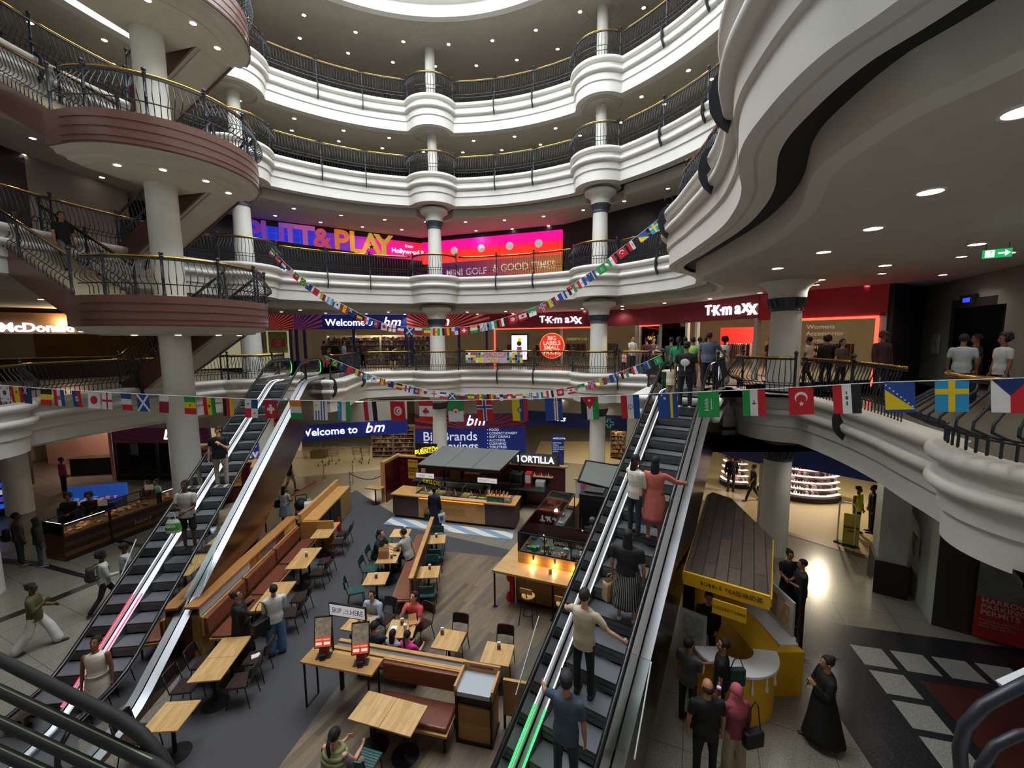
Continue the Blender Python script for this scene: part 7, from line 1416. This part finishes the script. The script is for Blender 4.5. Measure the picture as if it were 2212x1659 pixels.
q = at(158, 1165); person('bakery worker in black behind the glass cases, left one', (q[0], q[1], 0), 160, 1.7, 'brown', ('0b0b0d', 'long'), ('0b0b0d', 'trousers'), ('0c0b0b', 'curly'), ('low', 'low'))
q = at(205, 1160); person('bakery worker in black behind the glass cases, right one', (q[0], q[1], 0), 150, 1.72, 'brown', ('0b0b0d', 'long'), ('0b0b0d', 'trousers'), ('0c0b0b', 'curly'), ('low', 'low'), lean=.2)
q = at(325, 1122); person('woman with dark hair at the far end of the bakery cases', q, 190, 1.62, 'brown', ('4a2418', 'long'), ('17171a', 'trousers'), ('0f0c0c', 'bob'))
q = at(345, 1118); person('customer in mint top at the far end of the bakery cases', q, 200, 1.6, 'brown', ('6ea08a', 'short'), ('17171a', 'trousers'), ('0f0c0c', 'short'))
q = at(140, 1062); person('person in pink at the desk of the pink-lit shop', q, 20, 1.66, 'brown', ('b84a6a', 'long'), ('17171a', 'trousers'), ('0f0c0c', 'short'))
# cafe
q = at(525, 1425); P11 = person('woman in long black dress holding a phone over the table', q, 60, 1.62, 'tan', ('0b0a0c', 'long'), ('0b0a0c', 'dress'), ('14100f', 'bun'), ('phone', ('ik', (.1, .5, 1.0))), hem=.2, fat=1.3, head=(10, -20), glasses=True)
q = at(600, 1412); P12 = person('woman in white shirt and blue jeans with black shoulder bag', q, -35, 1.66, 'tan', ('c9ccd0', 'long'), ('4a6c98', 'wide'), ('120e0d', 'bun'), ('low', 'low'), head=(-10, -15), shoes='3a2620')
handbag(wpos(P12, -.28, -.1, .85), P12.rotation_euler[2]+.5, '0e0e12', 'large black shoulder bag of the woman in the white shirt', .42, .32, .16, .42)
q = at(940, 1146); P13 = person('woman in long navy dress ordering at the burrito counter', q, 15, 1.64, 'brown', ('131b30', 'long'), ('131b30', 'robe'), ('120e0d', 'bun'), ('hang', 'hang'), hem=.12)
w_ = hand(P13, 1); t = paper_bag((w_[0]+.02, w_[1]-.02, w_[2]-.48), .3, .26, .1, .36, 'c9ccd0', 'white carrier bag with blue and yellow mark at the navy dress', name='carrier_bag'); MB().cbox((0, -.056, .18), (.12, .01, .16)).build('bag_mark', mat('4a6ab8', .6), t)
handbag(wpos(P13, -.27, -.05, .55), 0, '24402a', 'dark green shopper on the left arm of the navy dress', .26, .3, .1, .2)
p = (KO[0]+3.55*math.cos(KZ)-1.35*math.sin(KZ), KO[1]+3.55*math.sin(KZ)+1.35*math.cos(KZ), 0); person('kiosk worker in black behind the burrito counter', p, 190, 1.7, 'tan', ('101013', 'short'), ('101013', 'trousers'), ('14100f', 'short'), ('low', 'low'), lean=.2)
person('kiosk worker in black behind the glass prep case', BK(2.15, 2.7), 20, 1.7, 'tan', ('0e0f13', 'short'), ('0e0f13', 'trousers'), ('55565c', 'capb', '55565c'), ('low', 'low'))
def seated(label, k, x, y, face, z=.46, **kw): q = rel(Tb[k], x, y); return person(label, (q[0], q[1], 0), face, sit=z, legs='sit', **kw)
seated('bearded man in black t-shirt seated at the paper bag table', 7, -.52, .3, 105, h=1.76, skin='light', top=('0f1014', 'short'), bottom=('24262c', 'jeans'), arms=('table', 'table'), lean=.35, head=(0, -20))
seated('man in light grey t-shirt seated on the slatted bench', 7, .5, .2, -70, h=1.76, skin='light', top=('a9acaa', 'short'), bottom=('22242c', 'jeans'), arms=('table', ('ik', (.28, -.05, .5))), lean=.3, head=(0, -20), fat=1.05)
seated('woman in white shirt with folded arms seated at a table', 11, .12, .52, taz(Tb[11])+180, h=1.66, skin='light', top=('a9b4c8', 'long'), bottom=('22304a', 'jeans'), hair=('14100f', 'pony'), arms=('fold', 'fold'), lean=.3, head=(0, -20), glasses=True)
seated('young man in coral red shirt resting chin on hand', 12, .22, .5, taz(Tb[12])+200, h=1.68, skin='light', top=('c94a4e', 'short'), bottom=('2a2a30', 'trousers'), hair=('1c1412', 'short'), arms=('table', 'chin'), lean=.2, head=(10, -25))
CB = lambda x, y: (-4.13+x*math.cos(math.radians(-13))-y*math.sin(math.radians(-13)), 7.58+x*math.sin(math.radians(-13))+y*math.cos(math.radians(-13)))
t = thing('cafe_bench', 'low brown bench behind the divider rail where children sit', 'bench', (*CB(0, 0), 0), math.radians(-13)); MB().box(.55, .72, .35, 2.0, 1.12, .42).build('seat_cushion', LEATHER, t); MB().box(.6, .8, 0, .65, 1.05, .35).box(1.9, .8, 0, 1.95, 1.05, .35).build('bench_leg', DKMET, t)
person('boy in dark top at the left end behind the order screens', (*CB(.62, .88), 0), 10, 1.45, 'light', ('15171e', 'short'), ('1a1a20', 'trousers'), ('2a1d18', 'short'), ('table', 'table'), sit=.42, legs='sit')
person('person in dark green printed t-shirt between the order screens', (*CB(1.0, .88), 0), 5, 1.6, 'light', ('182a30', 'short'), ('1a1a20', 'trousers'), ('17110f', 'short'), ('table', 'table'), sit=.42, legs='sit')
person('child in white and black top beside the girl in pink', (*CB(1.42, .9), 0), 20, 1.35, 'light', ('9a9aa4', 'short'), ('1a1a20', 'trousers'), ('17110f', 'bob'), ('table', 'table'), sit=.42, legs='sit')
person('girl in bright pink top with black ponytail seen from behind', (*CB(1.75, .9), 0), 25, 1.4, 'light', ('d8309a', 'short'), ('1a1a20', 'trousers'), ('100d0d', 'pony'), ('table', 'table'), sit=.42, legs='sit')
person('person in olive quilted gilet with dark ponytail at the bottom edge', (pv[0], pv[1], 0), 20, 1.68, 'light', ('7c7c58', 'vest'), ('8a8a86', 'trousers'), ('100d0d', 'pony'), ('table', 'table'), sit=.46, legs='sit', lean=.1); GV = bpy.context.scene.collection.objects
g = [o_ for o_ in COL.objects if o_.get('label', '').startswith('person in olive quilted')][0]; b = MB()
for i in range(8): z = .58+i*.066; q_ = (.185, .185, .18, .182, .188, .19, .175, .12)[i]; b.tube([(q_*math.cos(2*PI*j/24), (q_*.68)*math.sin(2*PI*j/24)+.01*i, z) for j in range(24)], .038, 8, closed=True)
b.build('quilted_rings', mat('83835e', .6), g, True); limb_ = MB()
for s in (-1, 1): limb(limb_, [(s*.185, .05, .98), (s*.22, .12, .75), (s*.16, .36, .70)], [.06, .055, .045])
limb_.build('grey_sleeves', mat('55555c', .8), g, True)
# behind the banquette
q = at(618, 1140); p = person('woman in white top and grey skirt with black bag behind the banquette', q, 10, 1.62, 'brown', ('c4c6ca', 'short'), ('7f8894', 'skirt'), ('0f0c0c', 'long'), ('hang', 'low'), hem=.5); handbag(wpos(p, -.25, .0, .95), .4, '0c0c10', 'black handbag of the woman behind the banquette', .3, .3, .12, .3)
q = at(628, 1062); person('man in black t-shirt and pale shorts behind the banquette', q, 40, 1.75, 'brown', ('0f0f14', 'short'), ('a9a498', 'shorts'), ('0f0c0c', 'short'), legs='walk')
t = thing('pushchair', 'dark red pushchair with black hood behind the banquette', 'pushchair', (*at(652, 1128), 0), .4); MB().ball((0, 0, .75), .26, 14, sz=(.24, .28, .24)).build('hood', mat('0f0d12', .7), t, True); bev(MB().cbox((0, -.15, .45), (.38, .5, .28)).build('pushchair_seat', mat('6a1424', .7), t), .05); b = MB()
for s in (-1, 1): b.tube([(.2*s, -.35, .1), (.2*s, .1, .5), (.2*s, .35, 1.0)], .015, 6).tube([(.2*s, .3, .1), (.2*s, -.1, .5)], .015, 6)
b.tube([(-.2, .35, 1.0), (.2, .35, 1.0)], .018, 6); b.build('pushchair_frame', DKMET, t)
for s in (-1, 1):
    for y in (-.35, .3): MB().tube([(.2*s-.02, y, .1), (.2*s+.02, y, .1)], .1, 14).build('wheel', BLACK, t)
paper_bag((*at(668, 1100, 1.0), .95), .4, .32, .16, .34, 'd4d6d8', 'large white paper bag on a pale table behind the banquette', name='shopping_bag'); t = thing('pale_table', 'small pale table holding the white paper bag', 'table', (*at(665, 1112, .92), 0), .35); MB().box(-.35, -.25, .9, .35, .25, .94).build('table_top', mat('c9c9c8', .5), t); MB().box(-.3, -.2, 0, -.26, -.16, .9).box(.26, .16, 0, .3, .2, .9).box(-.3, .16, 0, -.26, .2, .9).box(.26, -.2, 0, .3, -.16, .9).build('table_legs', DKMET, t)
# pharmacy and near right
q = at(1578, 1062); person('man in black standing left of the wooden roof by the pharmacy', q, 10, 1.74, 'tan', ('0d0d10', 'long'), ('4a4238', 'trousers'), ('0f0c0c', 'short'))
q = at(1625, 1082); p = person('woman in black with mustard bag walking in the pharmacy', q, -80, 1.66, 'tan', ('121214', 'short'), ('2c3034', 'jeans'), ('0f0c0c', 'bun'), ('walkf', 'walkb'), legs='stride', shoes='7a2a3a'); handbag(wpos(p, .2, .05, .85), p.rotation_euler[2], 'b5822c', 'mustard yellow shoulder bag in the pharmacy', .3, .26, .1, .35)
q = at(1848, 1150); person('guard in yellow high-visibility vest behind the summer stand', q, 160, 1.72, 'brown', ('c9d820', 'vest'), ('15151a', 'trousers'), ('0f0c0c', 'short'))
q = at(1880, 1150); person('man in dark jacket at the right of the pharmacy doorway', q, -60, 1.76, 'brown', ('17202c', 'long'), ('15151a', 'trousers'), ('0f0c0c', 'short'))
q = at(1698, 1322); person('woman in navy dress with glasses standing by the wooden roof', q, 185, 1.66, 'tan', ('10131f', 'short'), ('10131f', 'dress'), ('120e0d', 'bun'), ('hang', 'low'), hem=.2, glasses=True)
q = at(1725, 1352); person('bearded man in grey shirt with folded arms facing the navy dress', q, -75, 1.7, 'tan', ('2f2f33', 'short'), ('0c0c10', 'trousers'), ('0f0c0c', 'short'), ('fold', 'fold'))
q = at(1775, 1605); person('woman in long black robe walking across the pale floor', q, -75, 1.64, 'tan', ('0a0a0c', 'long'), ('0a0a0c', 'robe'), ('0c0a0b', 'bun'), ('phone', 'fold'), hem=.12, legs='walk', shoes='5a3c28', fat=1.15)
q = at(1520, 1690); person('balding man in black t-shirt waiting at the bubble tea kiosk', q, 5, 1.76, 'tan', ('0d0e12', 'short'), ('12161c', 'jeans'), ('100d0d', 'bald'), ('hang', 'hang'), fat=1.1)
q = at(1582, 1680); P14 = person('woman in pink headscarf and rose top holding an iced drink', q, -5, 1.62, 'tan', ('7a3444', 'long'), ('9a9078', 'wide'), ('a8505e', 'hijab'), ('phone', 'hang')); handbag(wpos(P14, .2, -.16, .86), .2, '0b0b0f', 'black shoulder bag of the woman in the pink headscarf', .32, .26, .14, .5)
w_ = hand(P14, 0); cup(w_[0], w_[1]+.04, w_[2]+.02, .14, .035, '8a5a5a', 'iced drink with straw held by the woman in the headscarf', 'd8d8da', straw=True, name='drink_cup')
q = at(1553, 1572); P15 = person('young man in black t-shirt with green bag at the curved counter', q, -60, 1.72, 'tan', ('0c0c0f', 'short'), ('0f1014', 'trousers'), ('0d0b0b', 'short'), ('hang', 'low'), head=(-20, -10)); handbag(wpos(P15, .1, -.24, 1.05), 0, '173a34', 'dark green bag on the back of the young man at the counter', .3, .34, .1, .2)
q = at(1483, 1560); person('boy in grey t-shirt looking over the curved counter', q, 55, 1.66, 'tan', ('4a4b4e', 'short'), ('1a1a20', 'trousers'), ('0f0c0c', 'short'), ('hang', 'low'), head=(10, -10))
person('kiosk worker in black inside the bubble tea kiosk', (4.2, 8.45, 0), 200, 1.68, 'tan', ('08080a', 'long'), ('08080a', 'trousers'), ('0a0909', 'short'), ('low', 'low'))
# ------------------------------------------------------------------ bunting
C_ = dict(r='c8202c', w='e6e8ee', b='1f4a9c', B='14306e', g='1f9a4c', G='0f6a3a', y='e8cc20', o='f08a1c', k='1b1b1e', c='2a9ad0', m='8a1438', Y='f0c01c', l='68b4e0')
def fm(k): return mat(C_[k], .8)
FW, FH = 1.0, 1.25     # unit flag; hung sideways like the real bunting
def stripes(cols, ws=None, vert=True):
    ws = ws or [1]*len(cols); T = sum(ws); a = 0; o = []
    for c, w in zip(cols, ws):
        p, q = a/T, (a+w)/T; a += w; o.append((c, (p, 0, q, 1)) if vert else (c, (0, 1-q, 1, 1-p)))
    return o
def star(cx, cy, r, n=5, c='w', inner=.42): return ('poly', c, [(cx+r*(1 if i % 2 == 0 else inner)*math.sin(i*PI/n), cy+r*.85*(1 if i % 2 == 0 else inner)*math.cos(i*PI/n)) for i in range(2*n)])
def disc(cx, cy, r, c): return ('poly', c, [(cx+r*math.cos(2*PI*i/20), cy+r*.82*math.sin(2*PI*i/20)) for i in range(20)])
def cross(c, w, cx=.5, cy=.5): return [(c, (cx-w/2, 0, cx+w/2, 1)), (c, (0, cy-w*.42, 1, cy+w*.42))]
def poly(c, *p): return ('poly', c, list(p))
UKJ = [('B', (0, .55, .45, 1)), poly('w', (0, 1), (.06, 1), (.45, .6), (.45, .55), (.39, .55), (0, .94)), poly('w', (.45, 1), (.39, 1), (0, .6), (0, .55), (.06, .55), (.45, .94)), ('r', (.2, .55, .25, 1)), ('r', (0, .75, .45, .8))]
FL_ = {
 'south korean': [('w', (0, 0, 1, 1)), disc(.5, .56, .2, 'r'), poly('b', *[(.5+.2*math.cos(PI+PI*i/10), .56+.164*math.sin(PI+PI*i/10)) for i in range(11)]), ('k', (.1, .8, .25, .86)), ('k', (.72, .15, .88, .2)), ('k', (.72, .8, .88, .86)), ('k', (.1, .15, .25, .2))],
 'spanish': stripes('ryr', (1, 2, 1))+[disc(.5, .65, .1, 'm')], 'new zealand': [('B', (0, 0, 1, 1))]+UKJ+[star(.7, .75, .07, c='r'), star(.7, .25, .07, c='r'), star(.55, .5, .06, c='r'), star(.85, .55, .06, c='r')],
 'belgian': stripes('kyr', vert=False), 'croatian': stripes('rwb')+[disc(.5, .5, .16, 'r'), star(.5, .5, .1, 4)], 'haitian': stripes('br')+[('w', (.34, .36, .66, .64)), disc(.5, .5, .09, 'G')],
 'japanese': [('w', (0, 0, 1, 1)), disc(.5, .5, .3, 'r')], 'english': [('w', (0, 0, 1, 1))]+cross('r', .16), 'french': stripes('bwr', vert=False), 'scottish': [('b', (0, 0, 1, 1)), poly('w', (0, 1), (.1, 1), (1, .1), (1, 0), (.9, 0), (0, .9)), poly('w', (1, 1), (.9, 1), (0, .1), (0, 0), (.1, 0), (1, .9))],
 'qatari': [('m', (0, 0, 1, .68)), ('w', (0, .68, 1, 1))]+[poly('w', (i/8, .69), ((i+.5)/8, .6), ((i+1)/8, .69)) for i in range(8)], 'senegalese': stripes('gyr', vert=False)+[star(.5, .5, .12, c='G')], 'ghanaian': stripes('ryg')+[star(.5, .5, .14, c='k')], 'german': stripes('krY'),
 'panamanian': [('w', (0, .5, .5, 1)), ('b', (.5, .5, 1, 1)), ('r', (0, 0, .5, .5)), ('w', (.5, 0, 1, .5)), star(.25, .75, .1, c='b'), star(.75, .25, .1, c='r')], 'swiss': [('r', (0, 0, 1, 1)), ('w', (.4, .25, .6, .75)), ('w', (.2, .42, .8, .58))],
 'ivorian': stripes('owg', vert=False), 'uruguayan': [('w', (0, 0, 1, 1))]+[('b', (.12+.2*i, 0 if i > 1 else 0, .2+.2*i, 1 if i > 1 else .5)) for i in range(4)]+[star(.2, .76, .15, 8, 'Y')], 'uzbek': stripes('cwg')+[disc(.14, .8, .09, 'w'), disc(.18, .8, .08, 'c'), star(.15, .62, .04), star(.15, .54, .04)], 'egyptian': stripes('rwk')+[star(.5, .5, .09, 4, 'Y')],
 'tunisian': [('r', (0, 0, 1, 1)), disc(.5, .5, .28, 'w'), disc(.5, .5, .2, 'r'), disc(.55, .5, .16, 'w'), star(.56, .5, .1, c='r')], 'canadian': stripes('rwr', (1, 2, 1), False)+[('poly', 'r', [(.5, .7), (.56, .62), (.62, .64), (.6, .54), (.7, .56), (.72, .5), (.78, .48), (.62, .4), (.52, .4), (.52, .3), (.48, .3), (.48, .4), (.38, .4), (.22, .48), (.28, .5), (.3, .56), (.4, .54), (.38, .64), (.44, .62)])],
 'algerian': [('g', (0, .5, 1, 1)), ('w', (0, 0, 1, .5)), disc(.5, .5, .24, 'r'), disc(.5, .45, .2, 'w'), ('g', (.31, .5, .69, .6)), star(.5, .46, .12, c='r')], 'norwegian': [('r', (0, 0, 1, 1))]+cross('w', .24, .5, .66)+cross('b', .12, .5, .66), 'ecuadorian': stripes('ybr', (2, 1, 1))+[disc(.5, .5, .16, 'k'), disc(.5, .5, .12, 'l'), disc(.5, .5, .05, 'Y')],
 'cape verdean': [('b', (0, 0, 1, 1)), ('w', (.52, 0, .6, 1)), ('r', (.6, 0, .66, 1)), ('w', (.66, 0, .74, 1))]+[star(.63+.18*math.sin(i*PI/4), .68+.15*math.cos(i*PI/4), .035, c='Y') for i in range(8)], 'jordanian': stripes('kwg')+[poly('r', (0, 1), (1, 1), (.5, .45)), star(.5, .83, .1, 7)],
 'paraguayan': stripes('rwb')+[disc(.5, .5, .13, 'b'), disc(.5, .5, .1, 'w'), star(.5, .5, .06, c='Y')], 'curacaoan': [('b', (0, 0, 1, 1)), ('y', (.62, 0, .75, 1)), star(.35, .8, .1), star(.2, .93, .07)], 'saudi': [('g', (0, 0, 1, 1)), ('w', (.62, .3, .65, .72)), ('w', (.6, .32, .68, .35))]+[('w', (.3+.05*(i % 3), .26+i*.042, .5-.03*(i % 2), .28+i*.042)) for i in range(12)],
 'iranian': stripes('gwr')+[poly('r', (.42, .44), (.58, .44), (.6, .5), (.5, .48), (.4, .5)), ('r', (.48, .42, .52, .6))], 'turkish': [('r', (0, 0, 1, 1)), disc(.5, .62, .26, 'w'), disc(.5, .56, .21, 'r'), star(.5, .4, .12)], 'iraqi': stripes('rwk')+[('G', (.47, .28, .53, .42)), ('G', (.45, .48, .55, .6)), ('G', (.47, .66, .52, .76))],
 'bosnian': [('b', (0, 0, 1, 1)), poly('y', (.02, .75), (.02, .08), (1, .1))]+[star(.06+.12*i, .9-.1*i, .05) for i in range(8)], 'swedish': [('c', (0, 0, 1, 1))]+cross('y', .2, .5, .64), 'czech': [('w', (0, 0, .5, 1)), ('r', (.5, 0, 1, 1)), poly('B', (0, 1), (1, 1), (.5, .5))],
 'portuguese': [('g', (0, .6, 1, 1)), ('r', (0, 0, 1, .6)), disc(.5, .6, .13, 'y')], 'brazilian': [('g', (0, 0, 1, 1)), poly('y', (.5, .92), (.9, .5), (.5, .08), (.1, .5)), disc(.5, .5, .18, 'B')], 'australian': [('B', (0, 0, 1, 1))]+UKJ+[star(.22, .28, .1, 7), star(.7, .8, .05, 7), star(.7, .2, .05, 7), star(.85, .5, .05, 7)], 'moroccan': [('r', (0, 0, 1, 1)), star(.5, .5, .16, c='G')],
 'colombian': stripes('ybr', (2, 1, 1)), 'argentine': stripes('lwl')+[disc(.5, .5, .1, 'Y')], 'italian': stripes('gwr', vert=False), 'austrian': stripes('rwr', vert=False), 'dutch': stripes('rwb', vert=False), 'american': [('w', (0, 0, 1, 1))]+[('r', (i/7, 0, i/7+.08, 1)) for i in range(7)]+[('B', (0, .5, .5, 1))]}
_FM = {}
def flag_mesh(nm, w, h, bend=0.0):
    key = (nm, w, h)
    if key in _FM: return _FM[key]
    b = MB(); mats = []; ids = {}
    def mi(c):
        if c not in ids: ids[c] = len(mats); mats.append(fm(c))
        return ids[c]
    lay = 0.0
    def P_(x, y, s, l): return ((x-.5)*w, s*(.0015+l), (y-1)*h)
    for it in FL_[nm]:
        if it[0] == 'poly': _, c, p = it; lay += .0004
        else: c, (x0, y0, x1, y1) = it; p = None
        for s in (-1, 1):
            if p is None:
                n = 6
                for i in range(n):
                    a, d = y0+(y1-y0)*i/n, y0+(y1-y0)*(i+1)/n; q = [P_(x0, a, s, lay), P_(x1, a, s, lay), P_(x1, d, s, lay), P_(x0, d, s, lay)]; b.add(q if s < 0 else q[::-1], [(0, 1, 2, 3)], mi(c))
            else: q = [P_(x, y, s, lay+.0008) for x, y in p]; b.add(q if s < 0 else q[::-1], [tuple(range(len(q)))], mi(c))
        lay += .0003
    # keep star polygons flat-filled
    m = b.mesh('flag', mats, False); _FM[key] = m; return m
SEQ = ['italian', 'austrian', 'dutch', 'american', 'portuguese', 'brazilian', 'australian', 'moroccan', 'colombian', 'argentine', 'south korean', 'spanish', 'new zealand', 'belgian', 'croatian', 'haitian', 'japanese', 'english', 'french', 'scottish', 'qatari', 'senegalese', 'ghanaian', 'german', 'panamanian', 'swiss', 'ivorian', 'uruguayan', 'uzbek', 'egyptian', 'tunisian', 'canadian', 'algerian', 'norwegian', 'ecuadorian', 'cape verdean', 'jordanian', 'paraguayan', 'curacaoan', 'saudi', 'iranian', 'turkish', 'iraqi', 'bosnian', 'swedish', 'czech']
def bunting(label, pts3, first, count, w, h, us=None, extra=0):
    t = thing('flag_bunting', label, 'bunting', tuple(pts3[0]), group='strings of small national flags'); o0 = V3(pts3[0])
    P_ = [V3(p)-o0 for p in pts3]; MB().tube(P_, .006, 5).build('cord', mat('e8eaf0', .7), t)
    L = [0]
    for a, c in zip(P_[:-1], P_[1:]): L.append(L[-1]+(c-a).length)
    for i in range(count):
        s = L[-1]*((i+.5)/count) if us is None else L[-1]*us[i]; j = 0
        while j < len(L)-2 and L[j+1] < s: j += 1
        d = (P_[j+1]-P_[j]).normalized(); q = P_[j]+d*(s-L[j]); nm = SEQ[(first+i) % len(SEQ)]
        f = link(flag_mesh(nm, w, h), 'flag', t, q, math.atan2(d.y, d.x), '%s flag' % nm); f.rotation_euler = (0.06*math.sin(i*1.7), -math.asin(d.z)*.9, math.atan2(d.y, d.x)+.12*math.sin(i*2.3))
    return t
# near string, measured at the flags
near = [(-40, 829), (120, 841), (300, 851), (560, 863), (755, 867), (1000, 865), (1190, 860), (1360, 853), (1500, 847), (1700, 838), (1900, 826), (2080, 820), (2240, 816)]
def depth(px): return 8.6-(px+40)*(8.6-3.9)/2280
pts = [V3(atY(x, y, depth(x))) for x, y in near]; sm_ = []
for a, c in zip(pts[:-1], pts[1:]): sm_ += [a.lerp(c, i/4) for i in range(4)]
pts = sm_+[pts[-1]]; Ls = [0]
for a, c in zip(pts[:-1], pts[1:]): Ls.append(Ls[-1]+(c-a).length)
def u_of(px):
    best = min(range(len(pts)*8-8), key=lambda i: abs(proj(*(pts[i//8].lerp(pts[i//8+1], (i % 8)/8)))[0]-px)); i = best//8; return (Ls[i]+(Ls[i+1]-Ls[i])*(best % 8)/8)/Ls[-1]
CXS = [8, 32, 58, 100, 128, 161, 200, 230, 271, 308, 357, 406, 450, 493, 540, 585, 638, 690, 745, 800, 859, 921, 981, 1047, 1119, 1193, 1275, 1358, 1440, 1530, 1630, 1727, 1828, 1943, 2054, 2183]
bunting('nearest flag bunting sweeping across the whole atrium', pts, 10, len(CXS), .25, .335, [u_of(x) for x in CXS])
def hang(p0, p1, sag, n=28): a, c = V3(p0), V3(p1); return [a.lerp(c, i/n)-V3((0, 0, sag*4*(i/n)*(1-i/n))) for i in range(n+1)]
def farstring(label, px, first, n, Y0, Y1, w, h):
    X0, X1 = px[0][0], px[-1][0]; q = [V3(atY(x, y, Y0+(Y1-Y0)*(x-X0)/(X1-X0))) for x, y in px]; o = []
    for a, c in zip(q[:-1], q[1:]): o += [a.lerp(c, i/3) for i in range(3)]
    return bunting(label, o+[q[-1]], first, n, w, h)
farstring('upper far flag bunting hanging from the second balcony', [(585, 535), (620, 572), (660, 605), (700, 635), (740, 657), (785, 682), (830, 698), (890, 708), (950, 709), (1010, 705), (1065, 694), (1120, 677), (1165, 659), (1205, 636), (1250, 605), (1300, 570), (1340, 537), (1385, 503), (1420, 475), (1445, 455)], 0, 46, 20.5, 14.5, .33, .32)
farstring('lower far flag bunting hanging along the first balcony', [(700, 768), (740, 785), (790, 806), (840, 822), (900, 838), (960, 847), (1020, 851), (1100, 851), (1160, 848), (1230, 836), (1290, 820), (1340, 803), (1390, 784), (1430, 765)], 4, 36, 18.2, 14.2, .27, .27)
# banner on the first balcony rail
a0_, a1_ = pol(3.6, 11.42), pol(20, 11.42); L, rz = seg(a0_, a1_); t = thing('football_banner', 'colourful banner of flags reading World Cup 2026 on the railing', 'banner', (a0_[0], a0_[1], LV[1]+.3), rz)
MB().box(0, -.3, .12, L, -.28, .72).build('banner_cloth', mat('b9a8c8', .7), t); rr = random.Random(4); b = MB(); ks = list('rwbgyokc')
for i in range(22):
    for j in range(4):
        x = i*L/22
        if L*.3 < x < L*.7: continue
        b.box(x+.01, -.305, .14+j*.145, x+L/22-.01, -.3, .27+j*.145, rr.randrange(8))
b.build('printed_flags', [fm(k) for k in ks], t); text('WORLD CUP', t, mat('e07a2c', .6), .3, (L*.5, -.32, .56), ext=.004, offset=.008, sx=.8); text('2026', t, mat('f0c828', .6), .34, (L*.5, -.33, .27), ext=.004, offset=.01)
# ------------------------------------------------------------------ lettering becomes real mesh objects
dg = bpy.context.evaluated_depsgraph_get()
for o in [o for o in bpy.data.objects if o.type == 'FONT']:
    me = bpy.data.meshes.new_from_object(o.evaluated_get(dg)); n = bpy.data.objects.new('lettering', me); COL.objects.link(n); n.parent = o.parent; n.location = o.location; n.rotation_euler = o.rotation_euler; n.scale = o.scale
    for k_ in ('label',):
        if k_ in o: n[k_] = o[k_]
    nm = 'letter' if o.name.startswith('letter.') or o.name == 'letter' else 'lettering'; bpy.data.objects.remove(o); n.name = nm
for o in bpy.data.objects:
    if '_wr' in o: del o['_wr']
